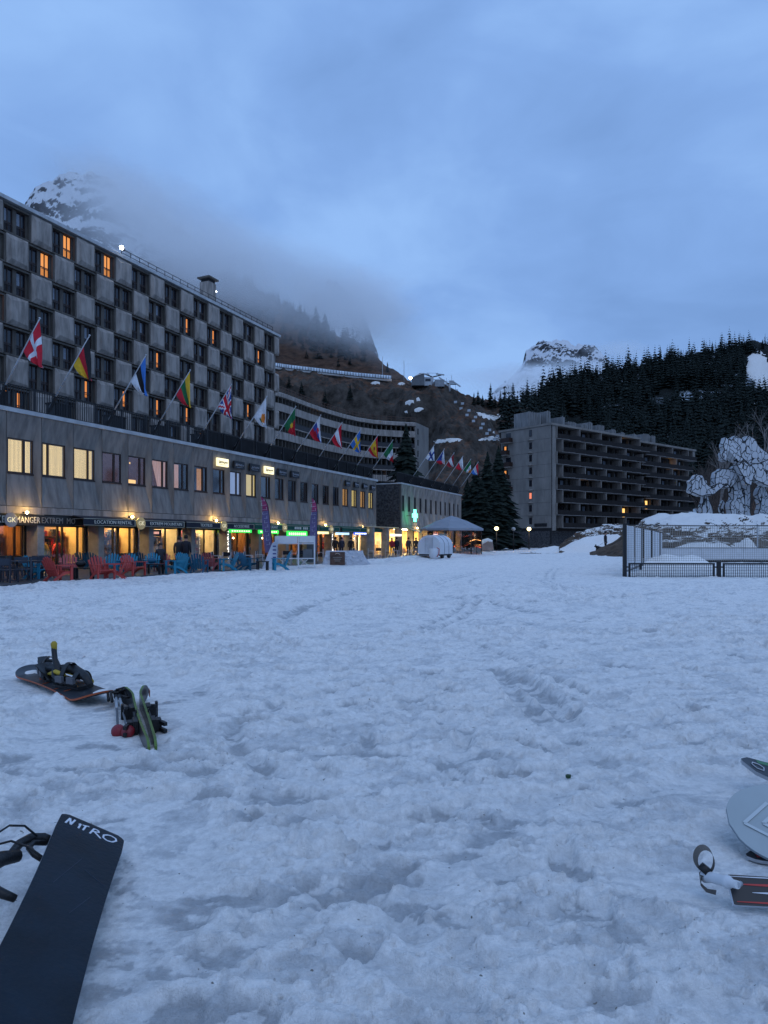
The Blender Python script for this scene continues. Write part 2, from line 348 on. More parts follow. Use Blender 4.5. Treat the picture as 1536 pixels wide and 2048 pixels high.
def snow_material():
    m = bpy.data.materials.new('trodden_snow'); m.use_nodes = True; t = m.node_tree; n = t.nodes; l = t.links; b = n['Principled BSDF']
    a = n.new('ShaderNodeAttribute'); a.attribute_name = 'ice'
    g = n.new('ShaderNodeNewGeometry')
    tx = n.new('ShaderNodeTexNoise'); tx.inputs['Scale'].default_value = 7; tx.inputs['Detail'].default_value = 8; tx.inputs['Roughness'].default_value = .65; l.new(g.outputs['Position'], tx.inputs['Vector'])
    ad = n.new('ShaderNodeMath'); ad.operation = 'MULTIPLY_ADD'; l.new(tx.outputs[0], ad.inputs[0]); ad.inputs[1].default_value = 1.3; l.new(a.outputs['Fac'], ad.inputs[2])
    r = n.new('ShaderNodeValToRGB'); l.new(ad.outputs[0], r.inputs[0])
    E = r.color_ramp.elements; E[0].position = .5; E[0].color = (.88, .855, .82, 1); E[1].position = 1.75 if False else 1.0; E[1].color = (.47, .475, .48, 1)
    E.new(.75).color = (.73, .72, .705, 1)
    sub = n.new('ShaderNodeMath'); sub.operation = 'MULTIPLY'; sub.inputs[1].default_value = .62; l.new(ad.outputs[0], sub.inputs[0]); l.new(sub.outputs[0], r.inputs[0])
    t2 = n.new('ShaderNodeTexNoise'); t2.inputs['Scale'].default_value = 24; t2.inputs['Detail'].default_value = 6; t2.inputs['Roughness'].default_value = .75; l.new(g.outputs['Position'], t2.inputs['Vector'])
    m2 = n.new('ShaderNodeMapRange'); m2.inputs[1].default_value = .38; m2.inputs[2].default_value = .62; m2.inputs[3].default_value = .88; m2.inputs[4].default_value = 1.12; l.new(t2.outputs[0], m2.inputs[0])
    vs = n.new('ShaderNodeVectorMath'); vs.operation = 'SCALE'; l.new(r.outputs[0], vs.inputs[0]); l.new(m2.outputs[0], vs.inputs['Scale'])
    # specks of grit
    v = n.new('ShaderNodeTexNoise'); v.inputs['Scale'].default_value = 45; v.inputs['Detail'].default_value = 2; l.new(g.outputs['Position'], v.inputs['Vector'])
    vr = n.new('ShaderNodeMapRange'); vr.inputs[1].default_value = .735; vr.inputs[2].default_value = .77; l.new(v.outputs[0], vr.inputs[0])
    mx = n.new('ShaderNodeMix'); mx.data_type = 'RGBA'; l.new(vr.outputs[0], mx.inputs[0]); l.new(vs.outputs[0], mx.inputs[6]); mx.inputs[7].default_value = (.22, .20, .17, 1)
    l.new(mx.outputs[2], b.inputs['Base Color'])
    rr = n.new('ShaderNodeMapRange'); l.new(sub.outputs[0], rr.inputs[0]); rr.inputs[1].default_value = .5; rr.inputs[2].default_value = 1.0; rr.inputs[3].default_value = .75; rr.inputs[4].default_value = .38
    l.new(rr.outputs[0], b.inputs['Roughness']); b.inputs['Specular IOR Level'].default_value = .35
    b1 = n.new('ShaderNodeTexNoise'); b1.inputs['Scale'].default_value = 28; b1.inputs['Detail'].default_value = 6; b1.inputs['Roughness'].default_value = .7; l.new(g.outputs['Position'], b1.inputs['Vector'])
    bp = n.new('ShaderNodeBump'); bp.inputs['Strength'].default_value = 1.0; bp.inputs['Distance'].default_value = .025; l.new(b1.outputs[0], bp.inputs['Height'])
    l.new(bp.outputs[0], b.inputs['Normal']); return m
snowg = snow_material()
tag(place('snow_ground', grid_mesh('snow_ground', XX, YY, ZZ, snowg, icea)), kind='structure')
# broad ground sheet to the horizon below the snow field, and behind the camera
tag(MB().add([(-9000, -3000, -1.3), (9000, -3000, -1.3), (9000, 11000, -1.3), (-9000, 11000, -1.3)], [(0, 1, 2, 3)]).build('ground', snowm), kind='structure')
tag(MB().add([(-60, -40, -.02), (60, -40, -.02), (60, .56, -.02), (-60, .56, -.02)], [(0, 1, 2, 3)]).build('snow_field', snowm), kind='structure')
# ============================================================ hills
def interp(poly, x, k):
    xs = [p[0] for p in poly]; return np.interp(x, xs, [p[k] for p in poly])
BV = {}
def hill(name, ridge, foot, mat, nc=260, nr=90, prof=None, amp=4, fs=.02, seed=1, jag=0, back=120, label=None, zoff=0, kind='structure', sharp=0.0):
    px = np.linspace(ridge[0][0], ridge[-1][0], nc)
    ry = interp(ridge, px, 1); rY = interp(ridge, px, 2); fY = interp(foot, px, 1); fz = interp(foot, px, 2)
    rX = (px - 768) / F * rY; rZ = EYE + (HZ - ry) / F * rY; fX = (px - 768) / F * fY
    t = np.linspace(0, 1, nr); tb = np.linspace(0, 1, 14)[1:]
    T = t[:, None]; PX = np.repeat(px[None, :], nr, 0)
    X = fX + (rX - fX) * T; Y = fY + (rY - fY) * T
    pr = prof(T, PX) if prof else T ** 1.1
    Z = fz + (rZ - fz) * pr
    fade = np.sin(np.pi * np.clip(T * .93 + .0, 0, 1)) ** .6
    n_ = fbm(X * fs, Y * fs + Z * fs * .7, seed, 5, .55)
    if sharp: n_ = n_ * (1 - sharp) + sharp * (1 - 2 * np.abs(fbm(X * fs * 1.5, Z * fs * 1.5 + Y * fs, seed + 9, 5, .6)) * 1.6)
    Z = Z + amp * n_ * fade; Y = Y - amp * .8 * fbm(X * fs * 1.7, Z * fs * 1.7, seed + 3, 4) * fade
    if jag: Z = Z + jag * fbm(X * fs * 6, Y * 0, seed + 20, 4, .6) * T ** 4
    Xb = rX + (rX / rY * back) * tb[:, None]; Yb = rY + back * tb[:, None]; Zb = Z[-1][None, :] + (fz - 20 - Z[-1][None, :]) * tb[:, None] ** 1.3
    X = np.vstack([X, Xb]); Y = np.vstack([Y, Yb]); Z = np.vstack([Z, Zb])
    me = grid_mesh(name, X, Y, Z + zoff, mat)
    o = place(name, me); tag(o, kind=kind)
    nrr, ncc = X.shape; vs = np.stack([X, Y, Z + zoff], -1).reshape(-1, 3).tolist()
    i = (np.arange(nrr - 1)[:, None] * ncc + np.arange(ncc - 1)[None, :]).ravel()
    BV[name + str(seed)] = BVHTree.FromPolygons(vs, [(a, a + 1, a + ncc + 1, a + ncc) for a in i.tolist()])
    return o, BV[name + str(seed)]
def cast(bv, px, py):
    d = Vector(((px - 768) / F, 1, (HZ - py) / F)).normalized()
    h = bv.ray_cast(Vector((0, 0, EYE)), d); return h[0]
def drop(bv, x, y):
    h = bv.ray_cast(Vector((x, y, 3000)), Vector((0, 0, -1))); return h[0]
def slope_mat(name, flat, steep, snow=None, s0=.55, s1=.8, scale=.05, snowlo=.6, sb=1.0, bscale=.25, zterm=0):
    m = bpy.data.materials.new(name); m.use_nodes = True; t = m.node_tree; n = t.nodes; l = t.links; b = n['Principled BSDF']; b.inputs['Roughness'].default_value = .95; b.inputs['Specular IOR Level'].default_value = .15
    g = n.new('ShaderNodeNewGeometry'); se = n.new('ShaderNodeSeparateXYZ'); l.new(g.outputs['True Normal'], se.inputs[0])
    t1 = n.new('ShaderNodeTexNoise'); t1.inputs['Scale'].default_value = scale; t1.inputs['Detail'].default_value = 9; t1.inputs['Roughness'].default_value = .68; l.new(g.outputs['Position'], t1.inputs['Vector'])
    ma = n.new('ShaderNodeMath'); ma.operation = 'MULTIPLY_ADD'; l.new(t1.outputs[0], ma.inputs[0]); ma.inputs[1].default_value = .5; ma.inputs[2].default_value = -.25
    ad = n.new('ShaderNodeMath'); ad.operation = 'ADD'; l.new(ma.outputs[0], ad.inputs[0]); l.new(se.outputs[2], ad.inputs[1])
    mr = n.new('ShaderNodeMapRange'); l.new(ad.outputs[0], mr.inputs[0]); mr.inputs[1].default_value = s0; mr.inputs[2].default_value = s1
    t2 = n.new('ShaderNodeTexNoise'); t2.inputs['Scale'].default_value = scale * 5; t2.inputs['Detail'].default_value = 8; t2.inputs['Roughness'].default_value = .7; l.new(g.outputs['Position'], t2.inputs['Vector'])
    def two(c, k):
        r = n.new('ShaderNodeValToRGB'); l.new(t2.outputs[0], r.inputs[0]); r.color_ramp.elements[0].position = .36; r.color_ramp.elements[1].position = .64
        r.color_ramp.elements[0].color = (*[q * k for q in c], 1); r.color_ramp.elements[1].color = (*[q * (2 - k) for q in c], 1); return r.outputs[0]
    mx = n.new('ShaderNodeMix'); mx.data_type = 'RGBA'; l.new(mr.outputs[0], mx.inputs[0]); l.new(two(steep, .45), mx.inputs[6]); l.new(two(flat, .5), mx.inputs[7])
    outc = mx.outputs[2]
    if snow:
        t3 = n.new('ShaderNodeTexNoise'); t3.inputs['Scale'].default_value = scale * 1.7; t3.inputs['Detail'].default_value = 9; t3.inputs['Roughness'].default_value = .62; l.new(g.outputs['Position'], t3.inputs['Vector'])
        a2 = n.new('ShaderNodeMath'); a2.operation = 'MULTIPLY_ADD'; l.new(se.outputs[2], a2.inputs[0]); a2.inputs[1].default_value = sb; l.new(t3.outputs[0], a2.inputs[2])
        m3 = n.new('ShaderNodeMapRange'); l.new(a2.outputs[0], m3.inputs[0]); m3.inputs[1].default_value = snowlo; m3.inputs[2].default_value = snowlo + .06
        if zterm:
            sp_ = n.new('ShaderNodeSeparateXYZ'); l.new(g.outputs['Position'], sp_.inputs[0]); za = n.new('ShaderNodeMath'); za.operation = 'MULTIPLY_ADD'; l.new(sp_.outputs[2], za.inputs[0]); za.inputs[1].default_value = zterm; l.new(a2.outputs[0], za.inputs[2]); l.new(za.outputs[0], m3.inputs[0])
        m4 = n.new('ShaderNodeMix'); m4.data_type = 'RGBA'; l.new(m3.outputs[0], m4.inputs[0]); l.new(outc, m4.inputs[6]); m4.inputs[7].default_value = (*snow, 1); outc = m4.outputs[2]
    l.new(outc, b.inputs['Base Color'])
    bt = n.new('ShaderNodeBump'); bt.inputs['Strength'].default_value = .8; bt.inputs['Distance'].default_value = bscale * 4; l.new(t2.outputs[0], bt.inputs['Height']); l.new(bt.outputs[0], b.inputs['Normal'])
    return m
brown = slope_mat('brown_slope', (.105, .058, .038), (.066, .056, .048), scale=.05, s0=.50, s1=.78, bscale=.3)
forestfloor = slope_mat('forest_floor', (.012, .015, .014), (.02, .02, .02), (.40, .45, .5), scale=.03, snowlo=1.42, sb=1.0)
snowrock = slope_mat('snowy_rock', (.34, .35, .37), (.065, .065, .07), (.70, .72, .75), scale=.011, snowlo=.76, s0=.3, s1=.9, bscale=2)
snowrock2 = slope_mat('snowy_crag', (.34, .35, .37), (.08, .08, .085), (.74, .76, .80), scale=.0075, snowlo=.80, s0=.3, s1=.9, bscale=4)
def profA(T, PX):
    cl = 1 - sstep(815, 900, PX)
    a = np.interp(T, [0, .50, .60, .66, .78, 1], [0, .20, .30, .79, .885, 1.0]); b = np.interp(T, [0, .25, .55, .85, 1], [0, .30, .66, .94, 1])
    bump_ = 0.05 * fbm(PX * .03, T * 4, 91, 3) * np.sin(np.pi * T)
    return a * cl + b * (1 - cl) + bump_
hA, bvA = hill('hill', [(300, 732, 300), (560, 737, 300), (620, 742, 300), (700, 748, 298), (785, 757, 292), (815, 767, 288), (835, 772, 285), (872, 771, 280), (905, 784, 275), (928, 797, 278), (950, 800, 285), (1000, 805, 300), (1050, 816, 310), (1085, 850, 318), (1150, 905, 320), (1300, 960, 330)],
    [(300, 190, 4), (850, 190, 3), (1000, 200, 2), (1300, 215, 2)], brown, nc=420, nr=170, prof=profA, amp=5.5, fs=.05, seed=5, jag=2.2, back=90, sharp=.45)
hB, bvB = hill('hill', [(-200, 560, 700), (100, 540, 680), (400, 520, 600), (480, 560, 545), (560, 603, 500), (640, 650, 455), (700, 684, 430), (745, 706, 412), (790, 738, 395), (830, 768, 380), (900, 830, 380)],
    [(-200, 310, 20), (560, 320, 55), (830, 330, 55), (900, 330, 20)], brown, nc=300, nr=120, amp=9, fs=.018, seed=6, jag=3, back=200)
hC, bvC = hill('mountain', [(-120, 520, 950), (20, 460, 950), (45, 418, 950), (62, 388, 950), (72, 378, 950), (90, 374, 950), (108, 360, 950), (122, 350, 950), (150, 349, 950), (162, 357, 950), (176, 350, 950), (190, 347, 950), (207, 352, 950), (228, 368, 950), (260, 396, 950), (330, 440, 950), (460, 530, 950)],
    [(-120, 760, 190), (460, 760, 150)], snowrock, nc=340, nr=200, amp=24, fs=.012, seed=7, jag=5, back=150, sharp=.5)
hD, bvD = hill('mountain', [(560, 640, 1500), (640, 590, 1500), (660, 562, 1500), (675, 563, 1500), (690, 580, 1500), (712, 592, 1500), (722, 622, 1500), (760, 715, 1500), (850, 860, 1500)],
    [(560, 1350, 150), (850, 1350, 150)], snowrock2, nc=160, nr=80, amp=22, fs=.008, seed=8, jag=14, back=200, sharp=.5)
hE, bvE = hill('mountain', [(980, 790, 3200), (1040, 738, 3200), (1052, 704, 3200), (1068, 690, 3200), (1080, 684, 3200), (1096, 688, 3200), (1112, 681, 3200), (1132, 686, 3200), (1150, 694, 3200), (1172, 690, 3200), (1188, 693, 3200), (1200, 699, 3200), (1212, 712, 3200), (1290, 830, 3200)],
    [(980, 2900, 560), (1290, 2900, 560)], snowrock2, nc=240, nr=120, amp=55, fs=.005, seed=9, jag=13, back=400, sharp=.55)
hF, bvF = hill('hill', [(985, 850, 430), (1030, 815, 440), (1062, 800, 455), (1100, 768, 480), (1160, 758, 500), (1210, 750, 520), (1300, 728, 545), (1400, 705, 570), (1500, 688, 600), (1540, 690, 610), (1700, 650, 650)],
    [(985, 330, 5), (1100, 260, 3), (1700, 240, 3)], forestfloor, nc=240, nr=90, amp=7, fs=.015, seed=10, jag=3, back=200)
# snow lying on the slopes: sheets draped over the hill, with their own thickness
def drape(bv, poly, name, label, mat=snowm, lift=.5):
    cx = sum(p[0] for p in poly) / len(poly); cy_ = sum(p[1] for p in poly) / len(poly)
    rings = []
    for k in (1.0, .66, .33):
        ring = []
        for i in range(len(poly)):
            for q in (0, .5):
                a = poly[i]; b = poly[(i + 1) % len(poly)]; x = a[0] + (b[0] - a[0]) * q; y = a[1] + (b[1] - a[1]) * q
                j = .12 if k == 1 else 0
                x += random.uniform(-1, 1) * j * 4; y += random.uniform(-1, 1) * j * 2
                h = cast(bv, cx + (x - cx) * k, cy_ + (y - cy_) * k)
                ring.append(h)
        rings.append(ring)
    if any(p is None for r in rings for p in r): return None
    n = len(rings[0]); vs = []
    for ri, r in enumerate(rings):
        for p in r: vs.append(p + Vector((0, 0, (-.2 if ri == 0 else lift))))
    c = cast(bv, cx, cy_); vs.append(c + Vector((0, 0, lift)))
    fs = []
    for ri in range(2):
        for i in range(n): j = (i + 1) % n; fs.append((ri * n + i, ri * n + j, (ri + 1) * n + j, (ri + 1) * n + i))
    for i in range(n): fs.append((2 * n + i, 2 * n + (i + 1) % n, 3 * n))
    mb = MB(); mb.add(vs, fs, 0, True); o = mb.build(name, mat); tag(o, kind='structure'); return o
SP = [[(741,766),(750,764),(762,766),(760,769),(744,769)], [(795,768),(805,766),(812,769),(800,771)],
      [(809,805),(818,801),(831,802),(830,809),(811,810)], [(832,798),(838,796),(841,801),(834,802)], [(827,820),(838,816),(848,817),(843,822),(829,824)], [(808,825),(815,823),(816,826),(810,827)],
      [(951,824),(962,826),(975,831),(990,833),(1002,836),(1012,841),(992,841),(970,837),(958,831)], [(988,827),(1005,830),(1030,838),(1042,843),(1040,848),(1022,843),(1002,836)],
      [(866,881),(880,881),(905,878),(928,878),(915,883),(890,886),(872,887)], [(954,880),(968,877),(985,873),(996,875),(1010,880),(990,881),(970,881)], [(985,866),(988,864),(990,867)]]
for p in SP: drape(bvA, p, 'snow_patch', '')
for p in [[(1493,716),(1504,704),(1520,700),(1536,712),(1545,740),(1545,790),(1520,782),(1502,770),(1492,745)], [(1046,792),(1064,786),(1080,790),(1078,797),(1058,800)], [(1392,870),(1402,866),(1408,880),(1404,892),(1396,890)],
          [(1340,760),(1356,757),(1352,764)], [(1500,800),(1510,790),(1512,820),(1504,840)], [(1120,776),(1140,774),(1150,778),(1128,780)], [(1330,764),(1345,762),(1338,768)]]:
    drape(bvF, p, 'snow_patch', '', lift=1.2)
# ------------------------------------------------------------ clouds that hide the tops
def cloud(name, px, py, Y, r, dens, rot=0.0, seed=0.0, label='', ns=2.0, thr=.42):
    m = bpy.data.materials.new(name); m.use_nodes = True; t = m.node_tree; n = t.nodes; l = t.links; n.clear()
    o = n.new('ShaderNodeOutputMaterial'); v = n.new('ShaderNodeVolumePrincipled'); l.new(v.outputs[0], o.inputs['Volume'])
    v.inputs['Color'].default_value = (.99, .995, 1, 1); v.inputs['Anisotropy'].default_value = 0.0
    tc = n.new('ShaderNodeTexCoord'); ln = n.new('ShaderNodeVectorMath'); ln.operation = 'LENGTH'; l.new(tc.outputs['Object'], ln.inputs[0])
    mp = n.new('ShaderNodeMapping'); mp.inputs['Location'].default_value = (seed, seed * 2, seed * 3); l.new(tc.outputs['Object'], mp.inputs[0])
    tx = n.new('ShaderNodeTexNoise'); tx.inputs['Scale'].default_value = ns; tx.inputs['Detail'].default_value = 4; tx.inputs['Roughness'].default_value = .55; l.new(mp.outputs[0], tx.inputs['Vector'])
    a = n.new('ShaderNodeMath'); a.operation = 'MULTIPLY_ADD'; l.new(tx.outputs[0], a.inputs[0]); a.inputs[1].default_value = -.9; l.new(ln.outputs['Value'], a.inputs[2])
    mr = n.new('ShaderNodeMapRange'); mr.interpolation_type = 'SMOOTHSTEP'; l.new(a.outputs[0], mr.inputs[0]); mr.inputs[1].default_value = .46; mr.inputs[2].default_value = -.15; mr.inputs[3].default_value = 0; mr.inputs[4].default_value = dens
    l.new(mr.outputs[0], v.inputs['Density'])
    mb = MB(); prof = [(math.sin(math.pi * i / 8), -math.cos(math.pi * i / 8)) for i in range(9)]; mb.lathe(prof, 16, smooth=True)
    o2 = mb.build(name, m, loc=P(px, py, Y)); o2.scale = r; o2.rotation_euler = (0, rot, 0)
    tag(o2, label, 'cloud', kind='stuff'); return o2
cloud('cloud', 585, 585, 380, (95, 45, 32), .021, R(22), 1.0, 'blue grey cloud hanging over the wooded slope right of the long roof')
cloud('cloud', 440, 530, 400, (80, 50, 36), .024, R(24), 4.0, 'dark fog bank rising behind the roof chimney')
cloud('cloud', 310, 470, 470, (105, 60, 50), .022, R(28), 7.0, 'grey fog bank behind the middle of the long roof')
cloud('cloud', 268, 410, 600, (75, 60, 36), .020, R(36), 2.5, 'thin cloud drifting across the right flank of the snowy crag')
cloud('cloud', 735, 630, 365, (75, 30, 26), .012, R(36), 5.5, 'thin mist below the small faint snowy summit')
cloud('cloud', 690, 610, 1200, (150, 110, 80), .020, 0, 3.5, 'pale mist around the small faint snowy summit')
cloud('cloud', 1130, 758, 2650, (560, 200, 90), .010, 0, 6.5, 'pale low cloud covering the foot of the distant snowy peak')
cloud('cloud', 1235, 700, 2800, (170, 90, 50), .008, 0, 8.5, 'wisp of cloud over the right end of the distant snowy peak')
# ------------------------------------------------------------ conifers
needles = M('needles', (.034, .044, .038), .9, col2=(.012, .018, .017), scale=.8, spec=.1)
needles_n = M('needles_near', (.026, .036, .028), .9, col2=(.009, .014, .012), scale=1.2, spec=.1)
bark = M('bark', (.05, .04, .035), .9)
def conifer(H, tiers, br, seed, wide=.2, near=False):
    r = random.Random(seed); cr_ = MB()
    for i in range(tiers):
        f = i / (tiers - 1); z = H * (.10 + .88 * f); rad = H * wide * (1 - f) ** .85 * r.uniform(.8, 1.15) + H * .012
        nb = max(4, int(br * (1 - .5 * f)))
        for k in range(nb):
            if r.random() < .10: continue
            a = 2 * math.pi * (k + r.random() * .8) / nb + i * .7; rr = rad * r.uniform(.65, 1.15); dz = -rr * r.uniform(.25, .55)
            c, s = math.cos(a), math.sin(a); wv = rr * r.uniform(.30, .46)
            up = H * .035
            vs = [(0, 0, z + up), (c * rr * .55 - s * wv, s * rr * .55 + c * wv, z + dz * .45), (c * rr, s * rr, z + dz + rr * .12), (c * rr * .55 + s * wv, s * rr * .55 - c * wv, z + dz * .45),
                  (c * rr * .6, s * rr * .6, z + dz * .35 + up * .6)]
            cr_.add(vs, [(0, 1, 4), (1, 2, 4), (2, 3, 4), (3, 0, 4)])
    tr = MB().tube([(0, 0, -1), (0, 0, H * .5), (0, 0, H)], [H * .016, H * .01, .02], 5)
    return cr_, tr
CON = [conifer(16 * random.uniform(.9, 1.1), 15, 10, s, .23 + .02 * (s % 3)) for s in range(5)]
CONM = [(a.mesh('crown', needles), b.mesh('trunk', bark)) for a, b in CON]
def tree_thing(pos, k, sc_, label, group=None, meshes=None, zs=1.0):
    t = empty('pine_tree', pos, random.random() * 6, label, 'tree', group)
    a, b = (meshes or CONM)[k]
    for nm, me in (('crown', a), ('trunk', b)): place(nm, me, t, scale=(sc_, sc_, sc_ * zs))
    return t
def mass(name, pts, label, mat=needles, ts=1.0):
    V = []; Fc = []; b = 0
    protos = [(np.array(a.v), np.array(a.f)) for a, _ in [conifer(16, 9, 7, 40 + s, .22) for s in range(4)]]
    for p in pts:
        v, f = protos[random.randrange(4)]; a = random.random() * 6.28; s = ts * random.uniform(.45, 1.0) * (1.25 if random.random() < .2 else 1); c, si = math.cos(a), math.sin(a)
        w_ = s * random.uniform(.85, 1.25)
        vv = np.stack([(v[:, 0] * c - v[:, 1] * si) * w_ + p[0], (v[:, 0] * si + v[:, 1] * c) * w_ + p[1], v[:, 2] * s + p[2]], -1)
        V.append(vv); Fc.append(f + b); b += len(vv)
    V = np.concatenate(V); Fc = np.concatenate(Fc)
    me = bpy.data.meshes.new(name); me.vertices.add(len(V)); me.vertices.foreach_set('co', V.astype(np.float32).ravel())
    me.loops.add(Fc.size); me.loops.foreach_set('vertex_index', Fc.ravel().astype(np.int32)); me.polygons.add(len(Fc)); me.polygons.foreach_set('loop_start', (np.arange(len(Fc)) * 3).astype(np.int32))
    me.materials.append(mat); me.update(calc_edges=True); o = place(name, me); tag(o, label, 'forest', kind='stuff'); return o
# right-hand wooded hill: ridge trees are things, the wood below reads as one mass
for i, px in enumerate(np.linspace(1062, 1530, 84)):
    px = px + random.uniform(-7, 7); j = random.uniform(3, 20)
    yr = np.interp(px, [1062, 1100, 1160, 1210, 1300, 1400, 1500, 1540], [800, 768, 758, 750, 728, 705, 688, 690]) + j
    h = cast(bvF, px, yr)
    if h is None or (1492 < px < 1545 and random.random() < .3): continue
    tree_thing(h, random.randrange(5), random.choice([.45, .6, .7, .8, .95, 1.1]) * random.uniform(.85, 1.1) * (.62 if px > 1150 else .75), 'dark pine standing on the crest of the wooded hill', 'pines along the crest of the wooded hill')
pts = []
for i in range(5200):
    px = random.uniform(1040, 1620); py = random.uniform(690, 1010)
    h = cast(bvF, px, py)
    if h is None: continue
    sn = (1490 < px < 1560 and 702 + (1545 - px) * .1 < py < 792)
    if sn or fbm(np.array([h.x * .02]), np.array([h.y * .02]), 3, 2)[0] < -.30: continue
    if random.random() > (h.y / 560) ** 1.2 + .15: continue
    pts.append(h)
mass('forest', pts, 'dense dark conifer wood covering the right-hand hill below its crest')
# misty wood on the left slope
pts = []
for i in range(1500):
    px = random.uniform(380, 735); py = random.uniform(560, 735); h = cast(bvB, px, py)
    if h is None: continue
    top = np.interp(px, [380, 560, 640, 700, 760], [510, 606, 652, 686, 715])
    dens = (1.0 - (py - top) / 70.0) * float(1 - sstep(650, 735, px) * .8)
    if random.random() < dens * .9 or random.random() < .05: pts.append(h)
mass('forest', pts, 'misty dark conifer wood on the slope behind the long roof', ts=.72)
for i, (px, py, s) in enumerate([(600, 655, 1.1), (632, 668, 1.2), (650, 672, 1.0), (540, 640, 1.2), (575, 648, 1.1), (512, 630, 1.2), (692, 695, .6), (775, 745, .4), (700, 730, .35), (662, 716, .4)]):
    h = cast(bvB, px, py)
    if h is not None: tree_thing(h, random.randrange(5), s, ['big misty pine in the middle of the left slope', 'tall misty pine above the right end of the glazed tunnel wood', 'misty pine furthest right among the tall ones on the slope', 'misty pine just past the end of the long roof', 'misty pine between the roof end and the tallest ones', 'misty pine highest on the slope by the long roof', 'smaller pine on the steep right edge of the misty slope', 'tiny pine low on the slope edge above the masts', 'tiny pine on bare brown ground above the tunnel', 'small pine on bare brown ground left of the tiny one'][i], 'misty pines on the left slope')
# knoll with pines at the right of the brown hill
KN = [(948, 806, 24), (956, 806, 30), (965, 808, 22), (981, 812, 44), (990, 812, 25), (1001, 810, 30), (1009, 812, 36), (1018, 808, 26), (1026, 812, 46), (1035, 812, 24), (1047, 812, 27), (1060, 806, 18)]
for i, (px, py, hp) in enumerate(KN):
    h = cast(bvA, px, py + 4) or P(px, py, 300)
    tree_thing(h, i % 5, hp / F * h.y / 16 * 1.08, ORDS[i] + ' dark pine from the left in the row on the knoll', 'pines on the knoll')
for i, (px, py, hp) in enumerate([(700, 800, 34), (650, 812, 38), (603, 790, 30), (578, 775, 24)]):
    h = cast(bvA, px, py)
    if h is not None: tree_thing(h, i % 5, hp / F * h.y / 16, ORDS[i] + ' small pine from the right at the foot of the cliff', 'pines below the cliff')
pts = []
for i in range(260):
    px = random.uniform(940, 1110); py = random.uniform(812, 905) ; h = cast(bvA, px, py)
    if h is None: continue
    if px < 1000 and py < 905: continue
    pts.append(h + Vector((0, 0, -6)))
mass('forest', pts, 'dark low pines behind the left end of the right-hand block')
small = MB()
NEAR = [conifer(16, 34, 20, 70 + s, .27, True) for s in range(3)]
NEARM = [(a.mesh('crown', needles_n), b.mesh('trunk', bark)) for a, b in NEAR]
def near_tree(px, pytop, Y, base, k, label, wide=1.0):
    x = (px - 768) / F * Y; H = EYE + (HZ - pytop) / F * Y - base
    t = empty('pine_tree', (x, Y, base), k * 1.3, label, 'tree'); s = H / 16
    for nm, me in (('crown', NEARM[k % 3][0]), ('trunk', NEARM[k % 3][1])): place(nm, me, t, scale=(s * wide, s * wide, s))
near_tree(812, 850, 108, -.4, 0, 'broad dark spruce in front of the end of the curved block', 1.0)
for i, (px, py, Y, wd, lb) in enumerate([(952, 925, 118, 1.0, 'dark spruce just past the last flag of the row'), (975, 905, 125, 1.0, 'tall dark spruce between the flags and the right-hand block'),
        (997, 893, 130, 1.0, 'tallest dark spruce beside the end wall of the right-hand block'), (935, 960, 122, 1.1, 'small dark spruce behind the terrace roof'), (963, 960, 112, 1.2, 'low dark spruce behind the parasol tent'), (988, 950, 116, 1.2, 'low dark spruce behind the lit lamp post')]):
    near_tree(px, py, Y, -.3, i + 1, lb, wd)
# ============================================================ the long apartment block above the shops
Z0 = EYE
def facade_root(name, D, base, label, cat='building'):
    Y0 = Yat(0, D); return empty(name, (-768 / F * Y0, Y0, base), TH, label, cat)
def sink(name, mb, mats, parent, **k): return mb.build(name, mats, parent, **k)
D2 = 54.8
ab = facade_root('apartment_block', D2, 0, 'long grey concrete block with chequered blank panels and paired windows above the shop row')
ZT = 31.05; FLR = 2.70; PER = 5.2; PW = 2.25; XE = 45.9; NR = 9
MB().box(-16, XE, .62, 13, -1, ZT).build('wall', concrete_old, ab)
MB().box(-16.3, XE + .25, -.18, 13.2, ZT + .003, ZT + .33).build('cornice', M('cornice_pale', (.42, .44, .46), .8), ab)
MB().box(-16.1, XE + .15, .05, 13, ZT + .335, ZT + .40).build('roof_snow', snowm, ab)
def faceted_panel(w_, h):
    mb = MB(); a = .34; d0 = .02; d1 = -.24
    o = [(0, d0, 0), (w_, d0, 0), (w_, d0, h), (0, d0, h)]; i = [(a, d1, a * 1.3), (w_ - a * .8, d1 + .02, a * .9), (w_ - a, d1, h - a * .8), (a * .8, d1 + .04, h - a * 1.4)]
    bk = [(x, .6, z) for x, _, z in o]
    mb.add(o + i + bk, [(0,1,5,4),(1,2,6,5),(2,3,7,6),(3,0,4,7),(4,5,6,7),(1,0,8,9),(2,1,9,10),(3,2,10,11),(0,3,11,8)]); return mb
panel_m = faceted_panel(PW, FLR - .07).mesh('facade_panel', concrete)
panel_m2 = faceted_panel(1.15, FLR - .07).mesh('facade_panel', concrete)
SW = PER - PW - .06
sur = MB()
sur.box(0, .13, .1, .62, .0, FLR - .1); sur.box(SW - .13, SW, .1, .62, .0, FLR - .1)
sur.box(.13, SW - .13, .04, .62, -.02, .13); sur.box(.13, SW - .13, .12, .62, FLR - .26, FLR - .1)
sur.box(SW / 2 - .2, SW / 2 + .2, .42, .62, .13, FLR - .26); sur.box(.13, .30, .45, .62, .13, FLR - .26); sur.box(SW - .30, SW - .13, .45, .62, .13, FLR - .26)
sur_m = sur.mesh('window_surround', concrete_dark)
WW = SW / 2 - .2 - .30; WH = FLR - .39
fr = MB(); t_ = .055
